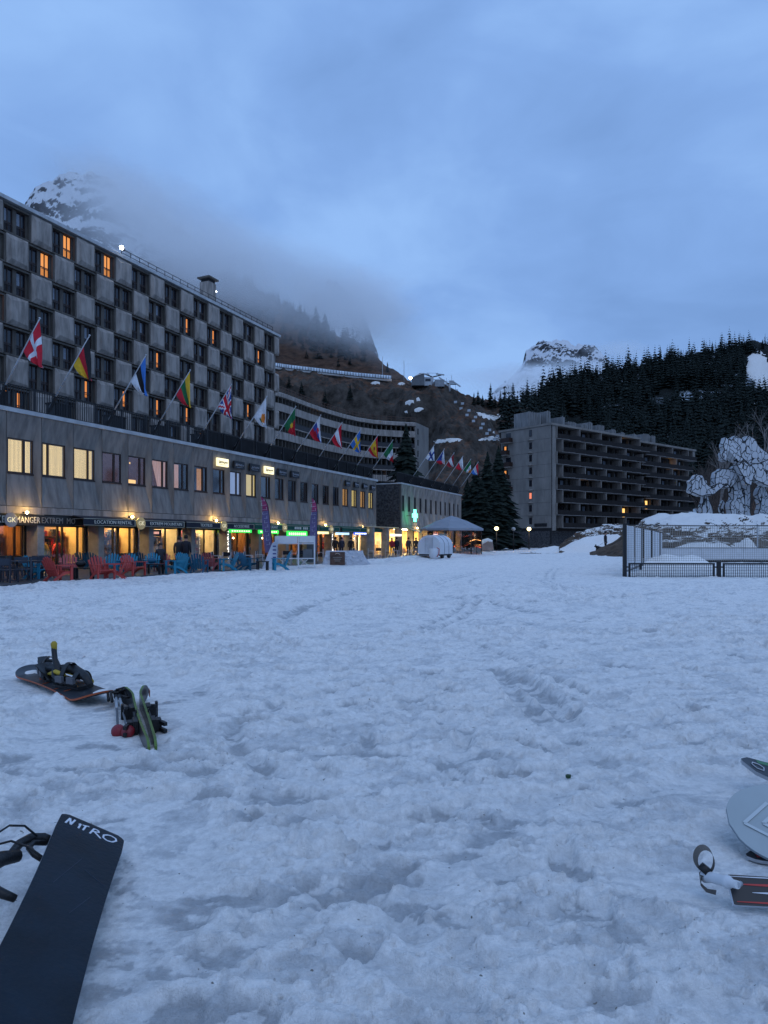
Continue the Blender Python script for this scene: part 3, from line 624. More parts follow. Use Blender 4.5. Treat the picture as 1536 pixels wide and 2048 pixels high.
fr.box(0, t_, 0, .06, 0, WH); fr.box(WW - t_, WW, 0, .06, 0, WH); fr.box(t_, WW - t_, 0, .06, 0, t_); fr.box(t_, WW - t_, 0, .06, WH - t_, WH); fr.box(WW / 2 - .055, WW / 2 + .055, .01, .07, t_, WH - t_); fr.box(t_, WW / 2 - .055, .01, .07, WH * .42, WH * .42 + .09); fr.box(WW / 2 + .055, WW - t_, .01, .07, WH * .42, WH * .42 + .09)
fr.box(t_, WW - t_, -.09, -.06, .82, .88); fr.box(t_, WW - t_, -.09, -.06, .12, .17)
for k in range(7): fr.bar((t_ + .06 + k * .12, -.075, .17), (t_ + .06 + k * .12, -.075, .82), .022)
frame_m = fr.mesh('window_frame', brownframe)
def pane_mesh(mat): return MB().add([(t_, .05, t_), (WW - t_, .05, t_), (WW - t_, .05, WH - t_), (t_, .05, WH - t_)], [(0, 1, 2, 3)]).mesh('pane', mat)
half = MB().add([(t_, .05, t_), (WW - t_, .05, t_), (WW - t_, .05, WH - t_), (t_, .05, WH - t_)], [(0, 1, 2, 3)])
half.add([(t_ + .03, .045, t_ + .9), (WW / 2 - .05, .045, t_ + .9), (WW / 2 - .05, .045, WH - t_ - .1), (t_ + .03, .045, WH - t_ - .1)], [(0, 1, 2, 3)], 1)
p_dark = pane_mesh(darkpane); p_lit = pane_mesh(orange); p_cur = half.mesh('pane', [darkpane, M('net_curtain', (.22, .25, .3), .9, scale=9, var=.3)])
half2 = MB().add([(t_, .05, t_), (WW - t_, .05, t_), (WW - t_, .05, WH - t_), (t_, .05, WH - t_)], [(0, 1, 2, 3)])
half2.add([(t_ + .12, .045, .55), (WW / 2 + .08, .045, .55), (WW / 2 + .08, .045, WH - t_ - .1), (t_ + .12, .045, WH - t_ - .1)], [(0, 1, 2, 3)], 1)
p_half = half2.mesh('pane', [darkpane, M('lit_orange_dim', (.4, .15, .05), .9, emis=(1, .32, .07), es=.8)])
def px_of_local(D, s, y, z):
    Y0 = Yat(0, D); x = -768 / F * Y0 + s * THX - y * THY; yy = Y0 + s * THY + y * THX
    return 768 + x / yy * F, HZ - (z - EYE) / yy * F
LIT = [(139,491,1),(96,526,1),(219.5,527.5,1),(3,608,1),(380,647,2),(324,716,2),(182,777,2),(258,793,2),(324,809,2),(383,824,2),(52,796,2),(14,793,2),(432,666,2),(523,705,2),(324,806,2),(504,819,2),(411,874,2)]
used = set(); cells = []
for r in range(NR):
    ztop = ZT - .05 - FLR * r; zb = ztop - FLR
    for k in range(-4, 10):
        x0 = 3.25 + PER * k - (PER / 2 if r % 2 else 0)
        if x0 < -15 or x0 > XE: continue
        if x0 + 1.1 > XE:
            place('facade_panel', panel_m2, ab, (XE - 1.15, -.0, zb)); 
        else:
            if x0 + PW > XE: place('facade_panel', panel_m2, ab, (x0, 0, zb)); 
            else: place('facade_panel', panel_m, ab, (x0, 0, zb))
        xs = x0 + PW + .03
        if xs + SW < XE + .2:
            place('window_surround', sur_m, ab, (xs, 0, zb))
            for q in (0, 1): cells.append((xs + .30 + q * (SW / 2 + .2 - .30), .50, zb + .13))
        elif xs + SW / 2 < XE:
            hs = MB(); hs.box(0, .13, .1, .62, 0, FLR - .1); hs.box(.13, .30, .45, .62, .13, FLR - .26); hs.box(.13, SW / 2, .04, .62, -.02, .13); hs.box(.13, SW / 2, .12, .62, FLR - .26, FLR - .1)
            hs.build('window_surround', concrete_old, ab, loc=(xs, 0, zb)); cells.append((xs + .30, .50, zb + .13))
near_lit = {}
for (lx, ly, kd) in LIT:
    best = min(range(len(cells)), key=lambda i: math.hypot(*(np.array(px_of_local(D2, cells[i][0] + WW / 2, cells[i][1], cells[i][2] + WH * .55)) - (lx, ly))))
    near_lit[best] = kd
for i, (x, y, z) in enumerate(cells):
    wo = place('window', frame_m, ab, (x, y, z))
    kd = near_lit.get(i)
    if kd: wo['label'] = 'window lit orange'
    place('pane', p_lit if kd == 1 else p_half if kd == 2 else (p_cur if (i * 7919) % 5 < 2 else p_dark), wo)
# lower floors, in shade behind the terrace
# ------------------------------------------------ roof railing, roof lamp and chimney
def railing(name, n, step, h, parent, loc, mat, barstep=None, rails=(.0, 1.0), bars=True, postw=.06, cap=300, barw=.02):
    r = parent
    post = MB().box(-postw / 2, postw / 2, -postw / 2, postw / 2, 0, h).mesh('post', mat)
    for i in range(n + 1): place('post', post, r, (i * step, 0, 0))
    for z in rails: MB().box(0, n * step, -.03, .03, h * z - .05, h * z).build('rail', mat, r)
    if barstep:
        nb = int(step / barstep); bm = MB().box(-barw / 2, barw / 2, -barw / 2, barw / 2, .06, h - .06).mesh('bar', mat); cnt = 0; rest = MB()
        for i in range(n):
            for j in range(1, nb):
                x = i * step + j * step / nb
                if cnt < cap: place('bar', bm, r, (x, 0, 0)); cnt += 1
                else: rest.box(x - barw / 2, x + barw / 2, -barw / 2, barw / 2, .06, h - .06)
        if rest.v: tag(rest.build('bar', mat, r), kind='stuff')
def local(D, s, y, z):
    Y0 = Yat(0, D); return Vector((-768 / F * Y0 + s * THX - y * THY, Y0 + s * THY + y * THX, z))
s250 = s_of(250, D2)
rr_ = empty('railing', local(D2, s250, .5, ZT + .34), TH, 'thin black railing along the snowy roof edge of the long block', 'railing')
railing('railing', 22, (XE - s250) / 22 * .97, .95, rr_, None, blackm, rails=(.55, 1.0), postw=.05)
def lampthing(loc, r, mat, label, cat='lamp', power=0, col=(1, .8, .5), bracket=True, name='wall_lamp'):
    t = empty(name, loc, 0, label, cat); MB().lathe([(0, -r), (r * .7, -r * .7), (r, 0), (r * .7, r * .7), (0, r)], 10).build('bulb', mat, t)
    mb = MB().box(-r * .8, r * .8, r * .8, r * 2.2, -r * .8, r * .8); mb.build('housing', blackm, t)
    if power:
        l = bpy.data.lights.new('lamp_light', 'POINT'); l.energy = power; l.color = col; l.shadow_soft_size = .12; o = bpy.data.objects.new('lamp_light', l); COL.objects.link(o); o.parent = t; o.location = (0, -r * 1.6, 0)
    return t
lampthing(local(D2, s_of(246, D2) - .3, -.1, ZT + 1.05), .22, lampc, 'bright white floodlight on the edge of the long roof', 'floodlight', 60, (1, .9, .75), name='floodlight')
ch = P(416, 585, 93); ch.z = ZT + .3
c_ = empty('chimney', ch, TH, 'square concrete chimney with a dark overhanging cap on the long roof', 'chimney'); c_.scale = (.82, .82, .97)
MB().box(-.95, .95, -.9, .9, 0, 3.95).build('stack', concrete, c_); MB().box(-.8, .8, -.75, .75, 3.95, 4.4).build('vent', gap, c_); MB().box(.97, 1.5, -.5, .2, 2.2, 2.5).build('side_vent', gap, c_)
mb = MB(); mb.box(-1.25, 1.25, -1.2, 1.2, 4.4, 4.6); mb.add([(-1.15,-1.1,4.6),(1.15,-1.1,4.6),(1.15,1.1,4.6),(-1.15,1.1,4.6),(-.4,-.35,4.95),(.4,-.35,4.95),(.4,.35,4.95),(-.4,.35,4.95)], [(0,1,5,4),(1,2,6,5),(2,3,7,6),(3,0,4,7),(4,5,6,7)]); mb.build('cap', concrete_dark, c_)
lampthing(P(432, 583, 94), .1, lampc, 'small white light beside the roof chimney', name='roof_lamp')

# ============================================================ shop row (podium)
W1 = 1.94; S0 = s_of(12, DP); ZF0 = 2.35; ZF1 = 2.70; ZP1 = 7.10; NJ = 22
def J(k): return S0 + W1 * k
pod = facade_root('shop_row', DP, 0, 'two storey concrete shop row with funnel shaped window panels over lit shops')
XS = J(-5); XEP = J(NJ)
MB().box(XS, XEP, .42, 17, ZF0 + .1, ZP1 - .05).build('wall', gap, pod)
MB().box(XS, XEP + .25, -.10, .5, ZP1 + .003, ZP1 + .2).build('cornice', M('cornice_pale', (.42, .44, .46), .8), pod)
tag(MB().box(XS, XEP + .1, .503, 30, ZP1 - .04, ZP1 + .1).build('terrace_deck', concrete_dark, pod))
WX0 = .27; WWP = 1.42; WZ0 = 1.58; WHP = 1.66; REC = .26
def funnel(wid, wx0, ww, k=1.0):
    g = .018; h = ZP1 - ZF1; d = -.02
    o = [(g, d, .012), (wid - g, d, .012), (wid - g, d, h), (g, d, h)]; i = [(wx0, REC, WZ0), (wx0 + ww, REC, WZ0), (wx0 + ww, REC, WZ0 + WHP), (wx0, REC, WZ0 + WHP)]
    bk = [(x, .4, z) for x, _, z in o]
    return MB().add(o + i + bk, [(0,1,5,4),(1,2,6,5),(2,3,7,6),(3,0,4,7),(1,0,8,9),(2,1,9,10),(3,2,10,11),(0,3,11,8)])
fun_m = funnel(W1, WX0, WWP).mesh('concrete_panel', concrete_old)
def win_frame(ww, wh, ms, t=.07, mat=brownframe):
    mb = MB(); mb.box(0, t, 0, .08, 0, wh); mb.box(ww - t, ww, 0, .08, 0, wh); mb.box(t, ww - t, 0, .08, 0, t); mb.box(t, ww - t, 0, .08, wh - t, wh)
    mb.box(-.02, ww + .02, -.05, 0, -.05, .02)
    for m_ in ms: mb.box(m_ - .055, m_ + .055, -.01, .07, t, wh - t)
    return mb.mesh('window_frame', mat)
WF = [win_frame(WWP, WHP, [.98]), win_frame(WWP, WHP, [.36]), win_frame(WWP, WHP, [.9])]
def blind(ww, wh, n, mat, x0=.07, x1=None, y=.10):
    mb = MB(); x1 = x1 or ww - .07; n = max(2, int((x1 - x0) / .07))
    for i in range(n):
        a = x0 + (x1 - x0) * i / n; b = x0 + (x1 - x0) * (i + 1) / n
        mb.add([(a, y, .07), (b - .004, y + .025, .07), (b - .004, y + .025, wh - .07), (a, y, wh - .07)], [(0, 1, 2, 3)])
    return mb
blind_full = blind(WWP, WHP, 18, cream).mesh('vertical_blind', M('lit_slats', (.6, .5, .3), .9, emis=(1, .70, .28), es=1.25, var=.3, scale=3, stretch=(6, 6, .2)))
glassm = glass('window_glass')
gl = MB().add([(.07, .03, .07), (WWP - .07, .03, .07), (WWP - .07, .03, WHP - .07), (.07, .03, WHP - .07)], [(0, 1, 2, 3)]).mesh('pane', glassm)
room_m = MB().add([(.03, .12, .0), (WWP, .12, .0), (WWP, .12, WHP), (.03, .12, WHP)], [(0, 1, 2, 3)])
room_dim = room_m.mesh('room', roomdim); room_dark = room_m.mesh('room', darkpane); room_cool = room_m.mesh('room', coolcurt); room_amber = room_m.mesh('room', M('lit_room', (.4, .25, .1), .9, emis=(1, .50, .16), es=.5, var=.4, scale=4)); room_grey = room_m.mesh('room', curtain_d)
room_yel = room_m.mesh('room', M('lit_room_yellow', (.5, .4, .15), .9, emis=(1, .72, .25), es=.7))
STATE = {0:'b',1:'b1',2:'b',3:'dim',4:'dimw',5:'drape',6:'pinkish',7:'half',8:'grey',9:'cool',10:'yel',11:'grey',12:'grey',13:'grey',14:'dark',15:'grey',16:'dark',17:'grey',18:'amb',19:'yel',20:'amb',21:'yel',-1:'b',-2:'dark',-3:'dark',-4:'dark',-5:'dark'}
drape_m = M('lit_drape', (.6, .4, .35), .9, emis=(1, .55, .42), es=.42, var=.4, scale=5, stretch=(4, 4, .3))
for k in range(-5, NJ):
    pn = place('concrete_panel', fun_m, pod, (J(k), 0, ZF1)); st = STATE[k]
    wo = place('window', WF[1 if st == 'b1' else (0 if k % 3 else 2)], pod, (J(k) + WX0, REC + .01, ZF1 + WZ0))
    place('pane', gl, wo)
    if st in ('b', 'b1'): place('vertical_blind', blind_full, wo); wo['label'] = 'window with lit cream vertical blinds'
    elif st == 'dim': place('room', room_dim, wo); wo['label'] = 'dim window with a reddish room'
    elif st == 'dimw': place('room', room_dim, wo); MB().box(.1, .75, .1, .115, .1, .3).box(.25, .32, .1, .115, 1.2, 1.3).build('lit_lamp', orange_b, wo)
    elif st == 'drape':
        place('room', room_dim, wo); mb = MB(); n = 14
        for i in range(n):
            a0 = .12 + 1.2 * i / n; a1 = .12 + 1.2 * (i + 1) / n; lo = .62; y0 = .085 + (.02 if i % 2 else 0); y1 = .085 + (.02 if (i + 1) % 2 else 0)
            mb.add([(lo + (a0 - .12) * .55, y0, .07), (lo + (a1 - .12) * .55, y1, .07), (a1, y1, WHP - .07), (a0, y0, WHP - .07)], [(0, 1, 2, 3)])
        mb.build('curtain', drape_m, wo); wo['label'] = 'window with a lit curtain drawn to the right'
    elif st == 'pinkish': place('room', room_dark, wo); MB().box(.08, .62, .1, .115, .1, 1.56).build('curtain', drape_m, wo)
    elif st == 'half': place('room', room_grey, wo); MB().box(.5, .95, .1, .115, .1, 1.5).build('curtain', M('lit_curtain_amber', (.5, .3, .15), .9, emis=(1, .42, .12), es=.45, var=.3, scale=6), wo)
    elif st == 'grey': place('room', room_grey, wo)
    elif st == 'cool': place('room', room_cool, wo); wo['label'] = 'window with a pale blue lit blind'
    elif st == 'yel': place('room', room_yel, wo); wo['label'] = 'window lit yellow'
    elif st == 'amb': place('room', room_amber, wo); wo['label'] = 'window lit amber'
    else: place('room', room_dark, wo)
    MB().box(J(k) + .012, J(k + 1) - .012, -.03, .4, ZF0, ZF1 - .012).build('fascia_block', concrete, pod)
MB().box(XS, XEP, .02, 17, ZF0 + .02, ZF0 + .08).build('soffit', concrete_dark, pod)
# small script signs over the windows
sgw = M('sign_lit', (.9, .85, .6), .6, emis=(1, .86, .45), es=1.3); sgd = M('sign_dark', (.015, .016, .02), .5); sgl = M('sign_stroke', (.30, .33, .38), .6)
def squiggle(seed, w_, h):
    r = random.Random(seed); pts = []; n = 30
    for i in range(n + 1):
        t = i / n; am = .5 if i > 5 else 1.0
        pts.append((-w_ / 2 + w_ * t + .03 * math.sin(i * 1.9 + seed), -.035, h * am * .5 * math.sin(i * 1.45 + seed) * r.uniform(.5, 1)))
    return pts
for k in [8, 9, 10, 11, 12, 13, 18, 19, 20, 21]:
    lit = k in (8, 11); big = k < 15; ww = 1.25 if big else .95
    t = empty('shop_sign', local(DP, J(k) + W1 / 2 + .05, -.10, ZP1 - .72 if big else ZP1 - .70), TH,
        {8: 'left of the two lit cream signs above the upper windows', 11: 'right of the two lit cream signs above the upper windows'}.get(k, ORDS[[8, 9, 10, 11, 12, 13, 18, 19, 20, 21].index(k)] + ' script sign from the left over the upper windows, unlit'), 'sign', None if lit else 'dark script signs over the upper windows')
    MB().box(-ww / 2, ww / 2, -.02, .10, -.27, .27).build('sign_board', sgw if lit else sgd, t)
    sq = MB(); sq.tube(squiggle(k, ww * .78, .36), .022, 4, caps=False); sq.bar((-ww * .3, -.035, -.17), (ww * .25, -.035, -.15), .022); sq.build('script', sgd if lit else sgl, t)
# terrace railing over the shops
tr = empty('railing', local(DP, XS, .45, ZP1 + .2), TH, 'black barred railing along the terrace edge above the shops', 'railing')
for k_ in range(13, 27): MB().box(k_ * W1 + .05, (k_ + 1) * W1 - .05, .12, .16, .1, 1.18).build('infill_panel', gap, tr)
railing('railing', 27, W1, 1.22, tr, None, blackm, barstep=.139, rails=(.12, 1.0), postw=.09, cap=300, barw=.03)
pr = random.Random(3)
for k in range(-1, 23):
    if k % 2 == 0:
        t = empty('planter', local(DP, J(k) + .2, 1.15, ZP1 + .1), TH, ORDS[(k + 1) // 2] + ' dark box from the left behind the terrace railing', 'planter', 'dark boxes behind the terrace railing')
        MB().box(-.55, .55, -.25, .35, 0, .95).build('trough', blackm, t); MB().box(-.6, .6, -.3, .4, .95, 1.02).build('rim', gap, t)
# ------------------------------------------------ flags
def fc(r, g, b): return (r, g, b)
RED, WHT, BLK, YEL, BLU, LBL, GRN, ORG, DRD = (.50, .012, .03), (.62, .66, .72), (.012, .012, .014), (.62, .38, .02), (.02, .05, .24), (.04, .17, .52), (.01, .13, .05), (.62, .2, .03), (.30, .02, .03)
FM = {}
def flagmat(c):
    if c not in FM: FM[c] = M('flag_%03d' % len(FM), c, .85, var=.12, scale=6)
    return FM[c]
def cross(u, v, bg, fg, fg2=None):
    a = abs(v - .5); b = abs(u - .38) * 1.4
    if fg2 and (a < .055 or b < .055): return fg2
    return fg if (a < .11 or b < .11) else bg
def uj(u, v):
    a = abs(v - .5); b = abs(u - .5) * 1.5
    if a < .09 or b < .09: return RED
    if a < .16 or b < .16: return WHT
    d1 = abs((v - .5) - (u - .5)); d2 = abs((v - .5) + (u - .5))
    if min(d1, d2) < .05: return RED
    return WHT if min(d1, d2) < .13 else BLU
def tri(cs): return lambda u, v: cs[min(2, int(v * 3))]
def vtri(cs): return lambda u, v: cs[min(2, int(u * 3))]
def cyprus(u, v): return ORG if ((u - .5) / .22) ** 2 + ((v - .42) / .26) ** 2 < 1 and (u + v * .6) > .55 else (GRN if (.68 < v < .78 and .3 < u < .7) else WHT)
FL = [('red flag with a white cross, leftmost of the row', lambda u, v: cross(u, v, RED, WHT)), ('black, red and yellow striped flag', tri([BLK, RED, YEL])), ('blue, black and white striped flag', tri([LBL, BLK, WHT])),
      ('yellow, green and red striped flag', tri([YEL, GRN, RED])), ('blue flag with red and white crosses over each other', uj), ('white flag with an orange island shape', cyprus),
      ('green and red flag with a small yellow disc', lambda u, v: YEL if (u - .4) ** 2 * 2 + (v - .5) ** 2 < .02 else (GRN if u < .4 else RED)),
      ('white, blue and red striped flag with a shield', lambda u, v: RED if ((u - .35) / .14) ** 2 + ((v - .5) / .25) ** 2 < 1 and not abs(v - .5) < .06 else [WHT, BLU, RED][min(2, int(v * 3))]),
      ('red, white and red striped flag', tri([RED, WHT, RED])), ('blue flag with a yellow cross', lambda u, v: cross(u, v, LBL, YEL)),
      ('red and yellow flag with a small crest', lambda u, v: RED if (v < .25 or v > .75) else (DRD if (u - .33) ** 2 + (v - .5) ** 2 < .012 else YEL)), ('green, white and red upright striped flag', vtri([GRN, WHT, RED])),
      ('white flag with a blue cross', lambda u, v: cross(u, v, WHT, BLU)), ('white and red flag with a blue wedge', lambda u, v: BLU if u < .5 - abs(v - .5) else (WHT if v < .5 else RED)),
      ('dark red flag with a thin white band', tri([DRD, WHT, DRD])), ('flag white above and red below', lambda u, v: WHT if v < .5 else RED), ('green, white and orange upright striped flag', vtri([GRN, WHT, ORG])), ('red, white and blue striped flag, rightmost of the row', tri([RED, WHT, LBL]))]
FPX = [(8, 0), (108, 1), (226, 2), (318, 3), (404, 4), (477, 5), (539, 6), (591, 7), (636, 8), (675, 9), (712, 10), (743, 11)]
polem = M('flagpole_white', (.42, .44, .47), .5, metal=.2)
def flag(D, px, zb, idx, out=2.62, up=3.3, L=1.62, drop_=2.15):
    s = s_of(px, D); base = local(D, s, .3, zb)
    t = empty('flag', base, TH, FL[idx][0] + ' on a slanted terrace pole', 'flag', 'flags along the terrace edge'); r = random.Random(idx * 5 + 1)
    # pole leans outwards (local -y)
    top = Vector((r.uniform(-.05, .05), -out, up)); MB().tube([(0, 0, 0), top], [.042, .026], 8).lathe([(0, -.03), (.05, 0), (.05, .04), (0, .07)], 8, c=tuple(top)).build('pole', polem, t)
    MB().bar((0, .12, -1.0), top * -.02, .09).bar((0, 0, -.2), top * .16, .11).build('socket', blackm, t)
    ax = top.normalized(); T = top * .985; B = T - ax * L
    n = 26; m = 18; fn = FL[idx][1]; tip = T + Vector((r.uniform(-.05, .12), -.02, -drop_)) ; sway = r.uniform(.12, .24); ph = r.uniform(0, 6)
    vs = []; 
    for i in range(n + 1):
        u = i / n
        for j in range(m + 1):
            v = j / m
            S = T + (B - T) * v
            w_ = .30 * (1 - .35 * v); E = tip + Vector((.02 * v, (v) * (B.y - T.y) * .12, .12 * v))
            sag = Vector((0, 0, -.28 * math.sin(math.pi * u) * (.2 + .5 * v)))
            p = S.lerp(E, u) + sag
            fold = math.sin(v * 9.5 + ph + u * 1.6) * sway * (u ** .8) * (1 - .15 * u); fold2 = math.sin(v * 19 + ph * 2 - u * 3) * .05 * u
            p += Vector((fold + fold2, math.cos(v * 8 + ph) * .09 * u, 0)); vs.append(p)
    mb = MB(); mats = []; b = 0
    cols = {}
    fs = []; mi = []
    for i in range(n):
        for j in range(m):
            c = fn((i + .5) / n, (j + .5) / m)
            if c not in cols: cols[c] = len(mats); mats.append(flagmat(c))
            a = i * (m + 1) + j; fs.append((a, a + 1, a + m + 2, a + m + 1)); mi.append(cols[c])
    mb.add(vs, fs, 0, True); mb.m = mi; mb.build('flag_cloth', mats, t)
for px, idx in FPX: flag(DP, px, 7.75, idx)
# ============================================================ second shop row with the stone end wall
DQ = 27.7
q2 = empty('shop_row', (0, 0, 0), 0)
Yq = Yat(803, DQ); q2.location = ((803 - 768) / F * Yq, Yq, 0); q2.rotation_euler = (0, 0, TH)
tag(q2, 'farther shop row with a dark stone end wall and narrow dark windows', 'building')
W2 = 1.83; N2 = 12; ZTq = 7.1
stone = M('dark_stone', (.085, .085, .09), .9, col2=(.03, .03, .033), scale=4.5, bump=.9, bscale=7, lo=.42, hi=.6, det=3)
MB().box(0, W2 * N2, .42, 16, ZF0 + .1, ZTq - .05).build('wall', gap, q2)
# stone end wall in coursed blocks
sb = random.Random(4); zz = ZF0
blk = MB()
MB().box(-.20, -.002, .02, 14, ZF0 - .1, ZTq).build('end_wall', concrete_dark, q2)
row = 0; stone_n = 0
while zz < ZTq - .12:
    hh = sb.choice([.2, .26, .32]); y = .02 + sb.random() * .2
    while y < 4.4:
        ll = sb.uniform(.3, .75)
        MBs = MB().box(-.20 - sb.uniform(.02, .07), -.203, y + .012, y + ll - .012, zz + .012, min(zz + hh, ZTq) - .012); MBs.build('stone', stone, q2); y += ll; stone_n += 1
    zz += hh
blk.box(-.27, -.203, 4.4, 14, ZF0, ZTq - .02); blk.build('rough_wall', stone, q2)
MB().box(-.3, W2 * N2 + .15, -.10, .5, ZTq + .003, ZTq + .15).box(-.3, -.0, .503, 14, ZTq + .003, ZTq + .12).build('cornice', MATS['cornice_pale'], q2)
MB().box(0, W2 * N2, .503, 16, ZTq - .04, ZTq + .06).build('terrace_deck', concrete_dark, q2)
fun2 = funnel(W2, .32, 1.1).mesh('concrete_panel', concrete); wf2 = win_frame(1.1, WHP, [.5]); pn2 = MB().add([(.05, .04, .05), (1.05, .04, .05), (1.05, .04, WHP - .05), (.05, .04, WHP - .05)], [(0, 1, 2, 3)]).mesh('pane', darkpane)
for k in range(N2):
    place('concrete_panel', fun2, q2, (k * W2, 0, ZF1)); wo = place('window', wf2, q2, (k * W2 + .32, REC + .01, ZF1 + WZ0)); place('pane', pn2, wo)
    MB().box(k * W2 + .012, (k + 1) * W2 - .012, -.03, .4, ZF0, ZF1 - .012).build('fascia_block', concrete, q2)
tr2 = empty('railing', local(DQ, 0, .4, 0), TH, 'dark railing on the terrace of the farther shop row', 'railing'); tr2.location = q2.matrix_basis @ Vector((-.2, .4, ZTq + .15))
tr2.location = Vector(q2.location) + Matrix.Rotation(TH, 3, 'Z') @ Vector((-.2, .4, ZTq + .15))
for k_ in range(12): MB().box(k_ * 1.85 + .05, (k_ + 1) * 1.85 - .05, .08, .12, .05, 1.1).build('infill_panel', gap, tr2)
railing('railing', 12, 1.85, 1.15, tr2, None, blackm, barstep=.3, rails=(.1, 1.0), postw=.08, barw=.10)
tr3 = empty('railing', Vector(q2.location) + Matrix.Rotation(TH, 3, 'Z') @ Vector((-.15, .5, ZTq + .12)), TH + R(90), 'dark railing above the stone end wall', 'railing')
railing('railing', 6, 1.6, 1.15, tr3, None, blackm, barstep=.22, rails=(.1, 1.0), postw=.08, barw=.03)
for px, idx in [(824, 12), (846, 13), (867, 14), (886, 15), (903, 16), (919, 17)]: flag(DQ, px, 7.6, idx, out=2.9, up=3.9, L=1.6, drop_=1.7)
# ============================================================ curved block behind
cb = empty('curved_block', (0, 0, 0), 0, 'grey curved apartment block with long sweeping balconies behind the shop row', 'building')
CP = []
for px, py in [(500, 771), (563, 786), (590, 796), (616, 806), (650, 818), (683, 828), (716, 836), (749, 841), (790, 844), (832, 846)]:
    Yc = 27.8 * F / (HZ - py); CP.append(Vector(((px - 768) / F * Yc, Yc, 0)))
def resample(pts, n):
    d = [0]
    for a, b in zip(pts, pts[1:]): d.append(d[-1] + (b - a).length)
    ts = np.linspace(0, d[-1], n); X = np.interp(ts, d, [p.x for p in pts]); Y = np.interp(ts, d, [p.y for p in pts]); return [Vector((x, y, 0)) for x, y in zip(X, Y)]
CP = resample(CP, 45); Nn = len(CP)
def normal(i):
    d = (CP[min(i + 1, Nn - 1)] - CP[max(i - 1, 0)]).normalized(); return Vector((-d.y, d.x, 0))
def ribbon(mb, y0, y1, z0, z1, i0=0, i1=None):
    i1 = Nn - 1 if i1 is None else i1
    vs = []
    for i in range(i0, i1 + 1):
        n_ = normal(i); a = CP[i] + n_ * y0; b = CP[i] + n_ * y1
        vs += [(a.x, a.y, z0), (a.x, a.y, z1), (b.x, b.y, z1), (b.x, b.y, z0)]
    fs = []
    for k in range(i1 - i0):
        o = k * 4
        for q in range(4): fs.append((o + q, o + (q + 1) % 4, o + 4 + (q + 1) % 4, o + 4 + q))
    fs += [(0, 1, 2, 3), ((i1 - i0) * 4 + 3, (i1 - i0) * 4 + 2, (i1 - i0) * 4 + 1, (i1 - i0) * 4)]
    mb.add(vs, fs); return mb
ZR = 27.8 + EYE
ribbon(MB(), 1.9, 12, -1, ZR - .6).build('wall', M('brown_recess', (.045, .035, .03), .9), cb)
ribbon(MB(), -.15, 12.4, ZR - .75, ZR).build('roof_slab', concrete, cb)
ribbon(MB(), .0, 12, ZR + .003, ZR + .08).build('roof_snow', snowm, cb)
for f in range(5):
    zt = 25.8 + EYE - 5.3 * f
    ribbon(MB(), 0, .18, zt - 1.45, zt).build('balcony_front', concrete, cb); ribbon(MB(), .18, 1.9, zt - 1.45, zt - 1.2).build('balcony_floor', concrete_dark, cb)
    ribbon(MB(), .1, 1.9, zt - 4.15, zt - 3.95).build('balcony_floor', concrete, cb)
    ribbon(MB(), .08, .13, zt - 2.95, zt - 2.87).build('rail', blackm, cb); ribbon(MB(), .09, .12, zt - 3.9, zt - 3.0).build('rail_panel', M('rail_panel', (.03, .03, .035), .6), cb)
part_m = MB().box(-.08, .08, .15, 1.9, 0, 1.0).mesh('partition', concrete_dark)
wcur = MB().box(-.5, .5, 1.84, 1.88, 0, 2.0).mesh('window', M('net_curtain', (.22, .25, .3), .9, scale=9, var=.3)); wdk = MB().box(-.9, .9, 1.84, 1.88, 0, 2.0).mesh('window', darkpane); wlit = MB().box(-.5, .5, 1.84, 1.88, 0, 1.1).mesh('window', orange_b)
r_ = random.Random(12); LC = [(625, 829), (692, 838), (745, 844), (752, 846), (800, 852), (767, 918), (760, 945), (612, 826)]
for i in range(1, Nn - 1):
    n_ = normal(i); d = Vector((n_.y, -n_.x, 0)); ang = math.atan2(-n_.x, n_.y)
    for f in range(9):
        zt = ZR - .75 - 2.65 * (f + 1); 
        if zt < 7: continue
        place('partition', part_m, cb, CP[i] + Vector((0, 0, zt + .05)), (0, 0, ang), (1, 1, 2.5))
        j = CP[i] * .5 + CP[i + 1] * .5; u = j + n_ * 1.85; pxw = 768 + u.x / u.y * F; pyw = HZ - (zt + 1.5 - EYE) / u.y * F
        lit = any(abs(pxw - a) < 5 and abs(pyw - b) < 9 for a, b in LC)
        q = r_.random()
        me = wlit if lit else (wcur if q < .28 else wdk)
        place('window', me, cb, j + Vector((0, 0, zt + .2)), (0, 0, ang))
rl = empty('railing', (0, 0, 0), 0, 'rusty thin railing around the roof of the curved block', 'railing')
rust = M('rusty_rail', (.10, .055, .04), .8)
for i in range(0, Nn, 1):
    p = CP[i] + normal(i) * .2; MB().box(-.05, .05, -.05, .05, 0, 1.2).build('post', rust, rl, loc=(p.x, p.y, ZR + .08))
ribbon(MB(), .17, .23, ZR + 1.2, ZR + 1.28).build('rail', rust, rl); ribbon(MB(), .17, .23, ZR + .7, ZR + .76).build('rail', rust, rl)
# end wall with small windows
E0 = CP[-1] + normal(Nn - 1) * -.15; eb = P(850, 851, 172); dv_ = (Vector((eb.x, eb.y, 0)) - E0); an = math.atan2(dv_.y, dv_.x)
ew = MB().box(0, 9, 0, .4, -1, ZR + .1).build('end_wall', concrete_r, cb, loc=(E0.x, E0.y, 0), rot=(0, 0, an))
for f in range(9):
    MB().box(.9, 1.5, -.03, .05, ZR - 2.6 - 2.65 * f, ZR - 1.2 - 2.65 * f).build('window', darkpane, cb, loc=(E0.x, E0.y, 0), rot=(0, 0, an))
